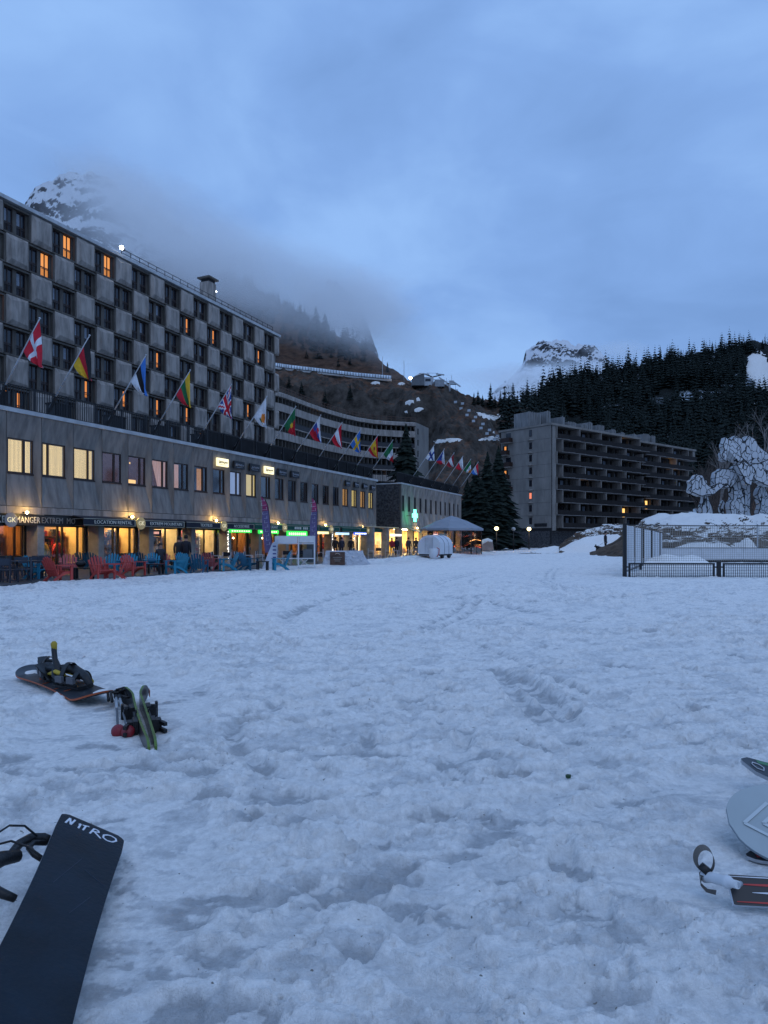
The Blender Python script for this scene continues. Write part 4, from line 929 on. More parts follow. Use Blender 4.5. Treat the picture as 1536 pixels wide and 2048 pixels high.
# ============================================================ right-hand block
rb_o = Vector((35.4, 148, -.3)); rd = Vector((.771, .636, 0)); ra = math.atan2(rd.y, rd.x)
rb = empty('balcony_block', rb_o, ra, 'grey concrete apartment block with rows of dark brown loggias on the right', 'building')
H8 = EYE + 24.8 + .3; FR = 2.72; LR = 63.0
MB().box(.05, LR, 2.2, 14.2, 3.4, H8 - .4).build('wall', M('loggia_brown', (.016, .012, .011), .9), rb)
MB().box(.05, LR, 2.4, 14.2, -.6, 3.4).build('plinth', stone, rb)
MB().box(-.3, 34.8, -.25, 14.4, H8 - .45, H8).box(34.8, LR + .2, .2, 14.4, H8 - .95, H8 - .5).build('roof_slab', concrete_r, rb)
MB().box(.3, 34.5, .3, 14, H8 + .003, H8 + .06).build('roof_snow', concrete_dark, rb)
MB().box(-.0, 1.6, .0, 2.2, 3.4, H8 - .45).build('corner_pier', concrete_r, rb); MB().box(.1, .7, .3, .9, -.6, 3.4).build('column', concrete_r, rb)
MB().box(LR - 1.2, LR, .45, 2.2, H8 - 3.6, H8 - .95).build('corner_pier', concrete_r, rb)
# gable: precast panels laid on in rows
gw = 13.7
gm = [MB().box(-.16, .0, .02, 1.72, .02, FR - .02).mesh('wall_panel', concrete_r), MB().box(-.13, .0, .02, 1.72, .02, FR - .02).mesh('wall_panel', concrete_r)]
MB().box(-.02, .3, 0, gw, -.6, H8 - .45).build('gable_wall', gap, rb); MB().box(-.2, -.022, .3, gw, -.6, 3.3).build('gable_plinth', stone, rb)
for f in range(8):
    zb = H8 - .5 - FR * (f + 1)
    for k in range(8):
        y = k * 1.72
        if k == 7 and False: continue
        place('wall_panel', gm[(k + f) % 2], rb, (-.02, y, zb))
    # stair window with a pointed hood
    wo = MB().box(-.22, -.17, 5.0, 5.75, zb + .9, zb + 2.3).build('window', brownframe, rb)
    redlit = f == 5
    MB().box(-.235, -.225, 5.07, 5.68, zb + .97, zb + 2.23).build('pane', M('lit_red', (.5, .2, .15), .8, emis=(1, .25, .12), es=.9) if redlit else darkpane, wo)
    MB().add([(-.19, 4.5, zb + .02), (-.19, 6.3, zb + .02), (-.85, 5.4, zb + .02), (-.19, 5.4, zb + .5)], [(0, 1, 2), (0, 2, 3), (2, 1, 3), (0, 3, 1)]).build('hood', concrete_r, rb)
    # corner balconies at the far edge of the gable
    yb = gw - 3.3 + (.9 if f % 2 else 0)
    bo = MB().box(-1.35, -.19, yb, yb + 2.5, zb + .0, zb + .16).build('balcony', concrete_r, rb)
    MB().box(-1.38, -1.33, yb, yb + 2.5, zb + .17, zb + 1.15).box(-1.33, -.19, yb, yb + .05, zb + .17, zb + 1.15).box(-1.33, -.19, yb + 2.45, yb + 2.5, zb + .17, zb + 1.15).build('balustrade', brownframe, bo)
    d_ = MB().box(-.215, -.185, yb + .5, yb + 1.9, zb + .2, zb + 2.3).build('door', darkpane, bo)
    if f in (1, 3, 6): MB().box(-.25, -.22, yb + .9, yb + 1.4, zb + 1.1, zb + 2.1).build('lit_pane', orange, bo)
# loggias
finm = MB().box(-.10, .10, -.30, 2.2, 0, FR - .2).mesh('partition', concrete_old)
bw = 4.1
def balc(seed):
    mb = MB().slabp([(0, .05), (bw - .05, -.55), (bw - .05, 2.2), (0, 2.2)], -.11, .0); return mb
slab_m = balc(0).mesh('balcony', M('slab_edge', (.20, .19, .185), .9, var=.25, scale=3))
rail_m = MB().add([(.1, .10, .05), (bw - .1, -.46, .05), (bw - .1, -.46, 1.02), (.1, .10, 1.02), (.1, .15, .05), (bw - .1, -.41, .05), (bw - .1, -.41, 1.02), (.1, .15, 1.02)], [(0,1,2,3),(7,6,5,4),(3,2,6,7)]).mesh('balustrade', M('brown_boards', (.010, .007, .007), .8, scale=10, stretch=(1, 1, 8)))
wmw = [MB().box(0, 1.0, 2.14, 2.19, .1, 2.2).mesh('window', m) for m in (darkpane, MATS['net_curtain'], orange, orange_b)]
post_m = MB().box(-.07, .07, 1.5, 2.15, 0, FR - .3).mesh('pier', concrete_dark)
RL = [(1238, 876), (1154, 962), (1247, 1017), (1290, 1000), (1340, 935)]
rr3 = random.Random(5); fins = []
for f in range(8):
    zb = H8 - .5 - FR * (f + 1) + .16; off = 0 if f % 2 == 0 else 2.05
    nb = int((LR - 1.6 - off) / bw)
    for k in range(nb + 1):
        x = 1.6 + off + k * bw; back = .45 if x > 34.8 else 0
        dz = -.5 if x > 34.8 else 0
        if x + bw > LR + .3: continue
        b_ = place('balcony', slab_m, rb, (x, back, zb + dz)); place('balustrade', rail_m, b_)
        if k % 2 == 0: place('partition', finm, rb, (x - .02, back, zb + dz), (0, 0, 0))
        place('pier', post_m, rb, (x + 1.3, -.4, zb + dz))
        for q in (0.25, 2.2):
            xx = x + q; wp = rb_o + rd * (xx + .5) + Vector((-rd.y, rd.x, 0)) * 2.1; pxw = 768 + wp.x / wp.y * F; pyw = HZ - (zb + 1.2 - .3 - EYE) / wp.y * F
            lit = any(abs(pxw - a) < 6.5 and abs(pyw - b) < 13 for a, b in RL); qq = rr3.random()
            place('window', wmw[3] if lit else wmw[1] if qq < .2 else wmw[0], rb, (xx, 0, zb + dz))
# roof boxes
rc = M('roof_concrete', (.22, .22, .22), .95, var=.35, scale=1.2, stretch=(4, 4, .3))
for (x0, x1, y0, y1, h) in [(-.0, 0, 0, 0, 0)]: pass
for i, (a, b, h, dp) in enumerate([(1.0, 5.5, 3.4, 9), (6.2, 7.6, 4.0, 8), (10.4, 11.6, 3.1, 7), (12.6, 16, 2.2, 7), (16.5, 19, 2.0, 6), (20, 21.6, 2.8, 6.5), (23.5, 26.5, 2.5, 6.5), (28.6, 30.6, 1.9, 6), (33, 34.6, 1.6, 6), (38.6, 39.8, 2.3, 6), (43, 46.2, 2.7, 6), (47, 49, 2.6, 6)]):
    t = empty('lift_housing', rb_o + rd * a + Vector((-rd.y, rd.x, 0)) * (dp - 2), ra, ORDS[i - 0] + ' ribbed concrete roof box counted from the gable end', 'roof box', 'concrete roof boxes on the right-hand block'); t.location.z = rb_o.z + H8 - (.5 if a > 35 else 0)
    MB().box(0, b - a, 0, 4, 0, h).build('housing', rc, t); mbx = MB()
    for q in range(int((b - a) / .6)): mbx.box(q * .6 + .1, q * .6 + .35, -.12, 0, 0, h + .15)
    mbx.build('rib', rc, t)
MB()
sg = empty('name_board', rb_o + Vector((-rd.y, rd.x, 0)) * 1.0 + rd * -.25 + Vector((0, 0, 4.25)), ra - R(90), 'black name board low on the gable of the right-hand block', 'sign')
MB().box(-3.3, 0, -.05, .0, 0, .7).build('board', sgd, sg)
for q in range(9): MB().box(-3.15 + q * .35, -2.9 + q * .35, -.09, -.053, .12, .60).build('letter_block', gap, sg)
# ============================================================ shops at ground level
GZ = -.42
pv = M('wet_paving', (.07, .07, .075), .45, var=.35, scale=1.2, bump=.3)
t_ = MB().box(XS, XEP + 40, -7.7, 1.2, -1.2, GZ); o = t_.build('terrace_paving', pv); Y0 = Yat(0, DP); o.location = (-768 / F * Y0, Y0, 0); o.rotation_euler = (0, 0, TH); tag(o, kind='structure')
pillar_m = MB().box(-.20, .20, .02, .75, GZ, ZF0 + .02).mesh('pillar', M('pillar_concrete', (.28, .27, .25), .9, var=.2, scale=2))
for i in range(-1, 12): place('pillar', pillar_m, pod, (J(2 * i - 1), 0, 0))
wood = M('shop_wood', (.34, .19, .09), .7, var=.35, scale=3, stretch=(4, 4, .5)); dwood = M('dark_wood', (.07, .035, .02), .6, var=.3, scale=3)
wallw = M('shop_wall', (.70, .56, .36), .9, var=.2, scale=1.5); doorm = M('door_black', (.02, .018, .016), .4)
ceil_warm = M('ceiling_lamp', (1, .8, .5), .5, emis=(1, .58, .17), es=85); ceil_white = M('ceiling_lamp_white', (1, 1, .9), .5, emis=(1, .74, .36), es=80); ceil_red = M('ceiling_lamp_amber', (1, .5, .2), .5, emis=(1, .45, .12), es=44)
goods_c = [M('goods_%s' % n, c, .8, var=.3, scale=9) for n, c in [('red', (.5, .05, .05)), ('pink', (.6, .2, .25)), ('white', (.7, .68, .6)), ('black', (.03, .03, .03)), ('blue', (.06, .1, .25)), ('yellow', (.7, .5, .08)), ('tan', (.4, .25, .12)), ('green', (.08, .2, .08))]]
sg_ = random.Random(11)
# kind: c cafe, j jackets, s shelves, d doors, w wood restaurant, m mannequins
BAY = {-2: 'w', -1: 'c', 0: 'c', 1: 'j', 2: 's', 3: 'y', 4: 'g', 5: 'w', 6: 'w', 7: 'w', 8: 'w', 9: 'm', 10: 'm', 11: 'b'}
DESC = {'c': 'dim cafe with fairy lights', 'j': 'ski clothes shop with a lit jacket', 's': 'rental shop with lit shelves', 'y': 'bright shop with a dark window sign', 'g': 'gift shop with white and pink goods', 'w': 'wood panelled restaurant', 'm': 'clothes shop with dressed figures', 'b': 'bright yellow end shop'}
frame_c = M('shop_frame', (.045, .035, .028), .5)
rail_of_lights = M('fairy_light', (1, .8, .5), .5, emis=(1, .72, .35), es=7)
ORD = {-2: 'beyond the left edge', -1: 'leftmost', 0: 'under the far left sign', 1: 'under the black letter band', 2: 'under the first dark awning', 3: 'under the second dark awning', 4: 'under the third dark awning', 5: 'under the fourth dark awning', 6: 'under the first green awning', 7: 'under the second green awning', 8: 'under the third green awning', 9: 'left of the lit blue sign', 10: 'right of the lit blue sign', 11: 'beside the stone wall'}
def disp(name, x, y, z, label, cat, group=None):
    Y0 = Yat(0, DP); v = Matrix.Rotation(TH, 3, 'Z') @ Vector((x, y, z)) + Vector((-768 / F * Y0, Y0, 0)); return empty(name, v, TH, label, cat, group)
def figure_coat(x, y, z, col, label, name='jacket'):
    t = disp(name, x, y, z, label, 'jacket'); mb = MB()
    mb.tube([(0, 0, .55), (0, 0, .8), (0, 0, 1.05), (0, 0, 1.28), (0, 0, 1.36)], [.23, .21, .24, .20, .07], 8)
    mb.tube([(-.18, 0, 1.26), (-.30, -.02, .98), (-.33, -.05, .62)], [.085, .075, .06], 6).tube([(.18, 0, 1.26), (.30, -.02, .98), (.33, -.05, .62)], [.085, .075, .06], 6)
    mb.build('coat', col, t); MB().tube([(0, 0, 0), (0, 0, .6)], .03, 6).lathe([(0, 0), (.2, 0), (.2, .03), (0, .03)], 10).build('stand', steel, t)
for i in range(-2, 12):
    a, b = J(2 * i - 1), J(2 * i + 1)
    if a > XEP - .2: continue
    b = min(b, XEP - .2)
    kd = BAY[i]; n_ = DESC[kd]; o_ = ORD[i]
    room = MB().box(a + .02, b - .02, 4.9, 5.0, GZ, 2.3).box(a + .02, a + .1, 1.25, 4.9, GZ, 2.3).box(b - .1, b - .02, 1.25, 4.9, GZ, 2.3)
    room.build('shop_room', wood if kd in 'wc' else wallw, pod); MB().box(a, b, 1.2, 4.9, GZ - .2, GZ + .02).build('shop_floor', wood, pod); MB().box(a, b, .75, 5, 2.3, 2.36).build('shop_ceiling', wallw, pod)
    lm = {'c': ceil_red, 'w': ceil_red, 'j': ceil_warm, 's': ceil_warm, 'y': ceil_white, 'g': ceil_white, 'm': ceil_white, 'b': ceil_white}[kd]
    for q in (.3, .7): MB().box(a + (b - a) * q - .35, a + (b - a) * q + .35, 2.2, 2.6, 2.24, 2.296).build('ceiling_lamp', lm, pod)
    # signboard band, glazing and frames
    MB().box(a, b, .3, 1.15, 1.86, ZF0 + .02).build('sign_band', doorm, pod)
    y0 = 1.15; fm = MB(); w_ = b - a
    fm.box(a + .02, b - .02, y0, y0 + .08, GZ, GZ + .25).box(a + .02, b - .02, y0, y0 + .08, 1.78, 1.86)
    splits = [.03, .52, .60, .86, .97] if kd in 'cjs' else [.03, .36, .66, .97] if kd != 'b' else [.03, .97]
    for q in splits: fm.box(a + w_ * q - .045, a + w_ * q + .045, y0 - .01, y0 + .09, GZ + .25, 1.78)
    if kd in 'cs': fm.box(a + w_ * .60, a + w_ * .64, y0, y0 + .06, GZ + .25, 1.78).box(a + w_ * .60, a + w_ * .97, y0, y0 + .06, GZ + .25, GZ + .75)
    fm.build('shopfront_frame', frame_c, pod)
    MB().add([(a + .05, y0 + .04, GZ + .25), (b - .05, y0 + .04, GZ + .25), (b - .05, y0 + .04, 1.78), (a + .05, y0 + .04, 1.78)], [(0, 1, 2, 3)]).build('shop_glass', glassm, pod)
    # things inside
    if kd != 'b':
        for s_i, (xx, yy) in enumerate([(a + .35, 1.9), (a + w_ * .56, 2.3)]):
            t = disp('display_shelf', xx, yy, GZ, '%s inside the %s %s' % (['shelf near the window', 'rear shelf'][s_i], n_.split(' with')[0], o_), 'shelf', 'shelves inside the shops')
            sw = w_ * .36; mb = MB(); nsh = 4
            for q in range(nsh): mb.box(0, sw, 0, .4, .25 + q * .48, .28 + q * .48)
            mb.box(0, .04, 0, .4, 0, 1.95).box(sw - .04, sw, 0, .4, 0, 1.95).box(0, sw, .36, .4, .1, 1.95); mb.build('rack', wood if kd != 'g' else whitem, t)
            gm_ = MB()
            for q in range(nsh):
                x = .08
                while x < sw - .2:
                    ww = sg_.uniform(.08, .2); hh = sg_.uniform(.16, .42); gm_.box(x, x + ww, .04, .3, .283 + q * .48, .283 + q * .48 + hh, sg_.choice({'w': [3, 6, 6, 7], 'c': [3, 6, 6, 2], 'j': [0, 6, 6, 3, 4], 's': [3, 4, 6, 2], 'y': [2, 5, 6, 3], 'g': [0, 1, 2, 2, 1], 'm': [0, 0, 2, 5]}[kd])); x += ww + sg_.uniform(.02, .12)
            tag(gm_.build('goods', goods_c, t), kind='stuff')
    if kd in 'jm' : 
        figure_coat(a + w_ * .42, 1.75, GZ, goods_c[{1: 5, 9: 0, 10: 5}[i]], {1: 'cream ski jacket on a stand in the lit window', 9: 'red padded coat on a stand in the window', 10: 'long yellow coat on a stand in the window'}[i])
        figure_coat(a + w_ * .72, 2.0, GZ, goods_c[{1: 0, 9: 0, 10: 3}[i]], {1: 'dark red jacket low in the ski clothes window', 9: 'second red coat beside the fairy lights', 10: 'dark coat beside the long yellow coat'}[i])
    if kd == 'j': figure_coat(a + w_ * .08, 1.7, GZ, goods_c[3], 'black coat on a stand at the left of the ski clothes window')
    if kd == 'y':
        figure_coat(a + w_ * .35, 1.7, GZ, goods_c[1], 'pink coat on a stand in the bright window')
        t = disp('window_sign', a + .5, y0 - .04, 1.35, 'black hanging window sign in the bright shop', 'sign'); MB().box(0, 1.6, -.02, 0, 0, .38).build('board', doorm, t); MB().box(.25, .45, -.035, -.02, .08, .30).build('emblem', M('sign_green', (.5, .6, .2), .5, emis=(.8, .9, .5), es=.8), t)
        for q in range(6): MB().box(.62 + q * .13, .71 + q * .13, -.035, -.02, .12, .27).build('letter_block', M('sign_redletters', (.6, .1, .1), .5, emis=(1, .5, .4), es=.9), t)
    if kd in 'w': 
        for q in (.2, .5, .8): 
            t = disp('pendant_lamp', a + w_ * q, 1.9, 1.25, ['left', 'middle', 'right'][int(q * 3)] + ' round warm lamp in the restaurant ' + o_, 'lamp', 'pendant lamps in the restaurants'); MB().lathe([(0, -.07), (.07, 0), (0, .07)], 8).build('globe', lampw, t); MB().bar((0, 0, .07), (0, 0, 1.0), .012).build('cord', doorm, t)
    if kd == 'b':
        t = disp('display_wall', a + .1, 3.4, GZ, 'tan display wall with crossed boards in the bright end shop', 'display'); MB().box(0, w_ - .3, 0, .1, 0, 1.1).build('panel', goods_c[6], t); MB().box(0, w_ - .3, .05, .1, 1.1, 2.1).build('upper_panel', wallw, t)
        for (p0, p1) in [((.6, -.1, 1.7), (2.2, -.1, .3)), ((1.2, -.15, 1.9), (1.0, -.15, .3)), ((2.1, -.12, 1.6), (.5, -.12, .7))]: MB().bar(p0, p1, .12, .03).build('crossed_board', doorm, t)
        t = disp('window_light', a + .06, y0 - .03, GZ + .3, 'pale lit frame round the bright end shop window', 'window light'); MB().box(0, .1, -.03, 0, 0, 1.5).box(0, w_ - .2, -.03, 0, 0, .06).build('tube', M('frame_light', (1, .9, .6), .5, emis=(1, .85, .5), es=2), t)
# fairy lights in the cafe windows and hanging strings
for (x, y, z0, z1, n, lb) in [(J(-1) - 2.6, 1.0, .6, 1.75, 60, 'net of tiny warm lights in the left cafe window'), (J(9) - .3, .0, -.3, 1.7, 34, 'string of white lights down a restaurant pillar'), (J(17) - .1, .0, -.3, 1.8, 40, 'string of white lights beside the red coats'), (J(19) + .1, -.2, 1.0, 1.8, 10, 'short string of bluish lights under the green awning')]:
    t = disp('fairy_lights', x, y, 0, lb, 'fairy lights'); mb = MB(); wd = 2.2 if n == 60 else .16
    for q in range(n): xx, zz = sg_.uniform(0, wd), sg_.uniform(z0, z1); mb.box(xx, xx + .028, -.02, 0, zz, zz + .028)
    tag(mb.build('bulbs', rail_of_lights if n == 60 else M('fairy_light_white', (1, 1, 1), .5, emis=(1, .92, .8), es=6), t), kind='stuff')
# letter bands and awnings
lett = M('pale_letters', (.75, .72, .62), .6); lett2 = M('grey_letters', (.30, .28, .25), .5, metal=.3)
def sign(x, y, z, w_, h, body, size, label, board=doorm, lm=lett, sx=1.0):
    t = disp('shop_sign', x, y, z, label, 'sign'); MB().box(-w_ / 2, w_ / 2, 0, .05, -h / 2, h / 2).build('board', board, t); text('lettering', body, size, lm, t, (0, -.012, -.01), sx=sx); return t
sign(J(0) - .62, -.03, 2.06, 1.6, .50, 'CAKE', .46, 'black sign with pale letters cut off by the left edge')
sign(J(0) + 1.16, -.03, 2.06, 1.72, .50, 'MANGER', .42, 'black sign with the pale word MANGER', sx=.80)
sign(J(1) + 1.02, -.03, 2.06, 2.0, .50, 'EXTREM  MO', .42, 'black sign with thin grey letters EXTREM', lm=lett2, sx=.85)
navy = M('awning_navy', (.018, .022, .035), .85, var=.2); greenaw = M('awning_green', (.01, .09, .06), .85, var=.2)
def awning(a, b, body, label, mat, size=.26, sub=None, out=.75, sx=1.15):
    t = disp('awning', a, 0, 0, label, 'awning'); w_ = b - a
    MB().add([(0, .0, 2.38), (w_, .0, 2.38), (w_, -out, 2.24), (0, -out, 2.24), (0, .0, 2.34), (w_, .0, 2.34), (w_, -out, 2.20), (0, -out, 2.20)], [(0,1,2,3),(7,6,5,4),(3,2,6,7),(0,3,7,4),(1,5,6,2)]).build('canopy', mat, t)
    MB().box(0, w_, -out - .03, -out, 1.86, 2.22).build('valance', mat, t); MB().box(0, w_, -out - .04, -out - .03, 2.19, 2.22).box(0, w_, -out - .04, -out - .03, 1.86, 1.885).box(w_ - .05, w_, -out - .04, -out - .03, 1.885, 2.19).build('piping', M('awning_piping', (.45, .42, .32), .7), t)
    if body[:1] == '#':
        nb = int(body[1:])
        for q in range(nb):
            x = w_ * .56 + (q - nb / 2) * .27
            if q in (4, 8): continue
            MB().box(x, x + .19, -out - .045, -out - .032, 1.95, 2.13).build('letter_block', lett, t)
    elif body: text('lettering', body, size, lett, t, (w_ * .56, -out - .045, 2.035), sx=sx)
    MB().bar((.1, 0, 2.2), (.1, -out, 2.2), .03).bar((w_ - .1, 0, 2.2), (w_ - .1, -out, 2.2), .03).build('arm', steel, t); return t
awning(J(2) - .05, J(4) - .25, 'LOCATION RENTAL', 'dark awning lettered LOCATION RENTAL', navy)
awning(J(4) + .25, J(6) + .05, 'EXTREM MOUNTAIN', 'dark awning lettered EXTREM MOUNTAIN', navy)
awning(J(6) + .25, J(8) - .15, 'TEXTILES', 'dark awning lettered TEXTILES', navy)
awning(J(8) + .25, J(10) - .1, 'ACCESSOIRES', 'dark awning lettered ACCESSOIRES', navy)
awning(J(10) + .05, J(12) - .1, 'RESTAURANT', 'first green awning lettered RESTAURANT', greenaw)
awning(J(12) + .25, J(15) - .1, '#12', 'second green awning with a long pale lettering', greenaw)
awning(J(15) + .1, J(17) - .1, '#4', 'third green awning with a short blurred lettering', greenaw)
awning(J(17) + .4, J(19) + .3, '', 'fourth green awning without letters', greenaw)
awning(J(19) + .4, J(22) - .1, '', 'last green awning beside the stone wall', greenaw)
def litbox(x, w_, z, h, col, es, label, y=-.2, dots=0, dcol=None):
    t = disp('light_box', x, y, z, label, 'lit sign'); MB().box(0, w_, 0, .12, 0, h).build('box', M('litbox_%.2f_%.2f_%.2f' % col, col, .5, emis=col, es=es), t)
    for q in range(dots): MB().box(.15 + q * (w_ - .3) / dots, .15 + (q + .6) * (w_ - .3) / dots, -.012, -.002, h * .3, h * .72).build('letter_block', dcol, t)
lw = M('lit_letters', (.9, 1, .8), .5, emis=(.85, 1, .6), es=1.6)
litbox(J(9) - .2, 2.6, 1.62, .22, (.05, .9, .12), 1.1, 'long thin green lit box under the fourth dark awning', dots=8, dcol=lw)
litbox(J(11) - .5, 2.7, 1.58, .26, (.05, .9, .12), 1.2, 'green lit box under the first green awning', dots=8, dcol=lw)
litbox(J(13) - .3, 3.1, 1.36, .46, (.04, .95, .10), 1.4, 'large bright green lit box in the middle of the shop row', dots=9, dcol=lw)
litbox(J(15) + .6, 2.2, 1.62, .22, (.9, .8, .35), 1.2, 'yellow lit box under the third green awning', dots=6, dcol=lw)
litbox(J(17) + .4, 2.6, 1.58, .20, (.5, .75, 1), 1.4, 'pale blue lit sign under the fourth green awning')
litbox(J(19) + .3, 3.0, 1.60, .24, (.03, .12, .9), 1.1, 'deep blue lit sign with white letters', dots=7, dcol=M('lit_white', (1, 1, 1), .5, emis=(.9, .95, 1), es=3))
litbox(J(21) - .4, 1.5, 1.66, .16, (.95, .95, .9), 1.8, 'small white lit sign above the last shop window')
# round signs and warm lamps on every fourth joint
for k, lb in [(0, 'round glassy shop sign over the far left cafe'), (4, 'round lit shop sign between the first two dark awnings'), (8, 'round lit shop sign between the third and fourth dark awnings'), (12, 'round shop sign between the green awnings'), (16, 'round pale shop sign near the second feather flag'), (20, 'round shop sign over the last shops')]:
    t = disp('round_sign', J(k) + (.18 if k else .12), -.82 if k else -.2, 2.03, lb, 'sign'); a_ = MB(); n = 20
    a_.prism([(math.cos(2 * math.pi * q / n) * .34, math.sin(2 * math.pi * q / n) * .34) for q in range(n)], 0, .06)
    a_.build('disc', M('round_sign_face', (.45, .38, .18), .5, emis=(1, .65, .2), es=.12) if k else M('round_sign_grey', (.25, .26, .28), .3), t)
    text('lettering', 'GK', .34, M('emblem_letters', (.8, .75, .5), .5, emis=(1, .85, .5), es=.5), t, (0, -.01, 0)); MB().bar((0, .06, 0), (0, .8, .2), .03).build('bracket', doorm, t)
    t = disp('wall_lamp', J(k) + (.05 if k else .9), -.28, ZF0 + .05, 'warm lamp by the %s' % lb, 'lamp', 'warm lamps under the fascia')
    MB().lathe([(0, -.07), (.07, -.02), (.06, .05), (0, .07)], 10).build('bulb', lampw, t); MB().box(-.05, .05, .05, .25, -.03, .04).build('bracket', doorm, t)
    l = bpy.data.lights.new('lamp_light', 'POINT'); l.energy = 60 if k in (4, 8, 20) else 34; l.color = (1, .62, .16); l.shadow_soft_size = .08; o = bpy.data.objects.new('lamp_light', l); COL.objects.link(o); o.parent = t; o.location = (0, -.16, .02)
# ------------------------------------------------ ground level of the second row
RQ = Matrix.Rotation(TH, 3, 'Z')
def q2e(name, x, y, z, label, cat, group=None): return empty(name, Vector(q2.location) + RQ @ Vector((x, y, z)), TH, label, cat, group)
MB().box(-8, W2 * N2, 4, 4.2, GZ, ZF0 + .1).build('shop_room', wallw, q2); MB().box(-8, W2 * N2, .2, 4, ZF0 + .0, ZF0 + .1).build('shop_ceiling', wallw, q2)
for k in range(6): MB().box(.3 + k * 3.4, 1.7 + k * 3.4, 1.6, 2.4, ZF0 - .06, ZF0 - .003).build('ceiling_lamp', ceil_white if k < 3 else ceil_warm, q2)
for k in range(-2, 7): MB().box(k * 3.66 - .22, k * 3.66 + .22, -.0, .7, GZ, ZF0 + .02).build('pillar', MATS['pillar_concrete'], q2)
for k in range(12):
    if k % 3 != 2: MB().box(-.5 + k * 1.8, .7 + k * 1.8, 3.0, 3.5, GZ, GZ + 1.0 + .5 * (k % 2)).build('counter', goods_c[[6, 2, 0, 5, 3, 6][k % 6]], q2)
t = q2e('awning', 1.5, 0, 0, 'grey awning sloping over the shop beside the green cross', 'awning'); MB().add([(0, 0, 2.3), (6, 0, 2.3), (6, -2.2, 1.75), (0, -2.2, 1.75)], [(0, 1, 2, 3)]).box(0, 6, -2.23, -2.2, 1.5, 1.76).build('canopy', M('awning_grey', (.16, .17, .19), .85), t)
t = q2e('shop_sign', 3.0, -2.3, 1.9, 'small white lit square sign with a black letter M', 'sign'); MB().box(-.35, .35, 0, .1, -.35, .35).build('box', doorm, t); text('lettering', 'M', .62, M('lit_white', (1, 1, 1), .5, emis=(.9, .95, 1), es=3), t, (0, -.012, 0))
litq = [(-3.2, 1.5, 3.0, 'white lit strip under the stone wall'), (1.8, 1.55, 3.4, 'white lit sign on the front of the grey awning')]
for x, z, w_, lb in litq:
    t = q2e('light_box', x, -2.3 if x > 0 else -.1, z, lb, 'lit sign'); MB().box(0, w_, 0, .1, 0, .22).build('box', M('lit_white_soft', (1, 1, 1), .5, emis=(1, .9, .75), es=1.6), t)
t = q2e('pharmacy_cross', 1.7, -.9, 3.75, 'glowing green pharmacy cross fixed beside the stone wall', 'sign'); cm = M('cross_green', (.2, 1, .6), .5, emis=(.12, 1, .45), es=4.5)
MB().box(-.22, .22, -.08, .08, -.66, .66).box(-.66, -.223, -.08, .08, -.22, .22).box(.223, .66, -.08, .08, -.22, .22).build('cross', cm, t); MB().bar((0, .1, 0), (0, 1.0, 0), .06).build('bracket', doorm, t); MB().box(-.3, .3, -.05, .05, -.74, -.67).build('rim', doorm, t)
l = bpy.data.lights.new('lamp_light', 'POINT'); l.energy = 14; l.color = (.15, 1, .5); l.shadow_soft_size = .4; o = bpy.data.objects.new('lamp_light', l); COL.objects.link(o); o.parent = t; o.location = (0, -.3, 0)
for x, e_, lb in [(4.2, 22, 'warm lamp on the wall under the green cross'), (9.4, 10, 'warm lamp on the wall behind the tent roof')]:
    t = q2e('wall_lamp', x, -.25, ZF0 + .1, lb, 'lamp'); MB().lathe([(0, -.09), (.09, 0), (0, .09)], 8).build('bulb', lampw, t); l = bpy.data.lights.new('lamp_light', 'POINT'); l.energy = e_; l.color = (1, .68, .22); l.shadow_soft_size = .1; o = bpy.data.objects.new('lamp_light', l); COL.objects.link(o); o.parent = t; o.location = (0, -.2, 0)
t = disp('banner', XEP + .9, -.9, -.3, 'tall dark banner with violet letters beside the last shop', 'banner'); MB().box(-.42, .42, 0, .05, 0, 2.3).build('cloth', M('banner_navy', (.02, .015, .06), .8), t)
for i, c in enumerate('BL OR'): 
    if c != ' ': text('lettering', c, .36, M('banner_letters', (.30, .16, .45), .6), t, (0, -.012, 2.0 - i * .38))
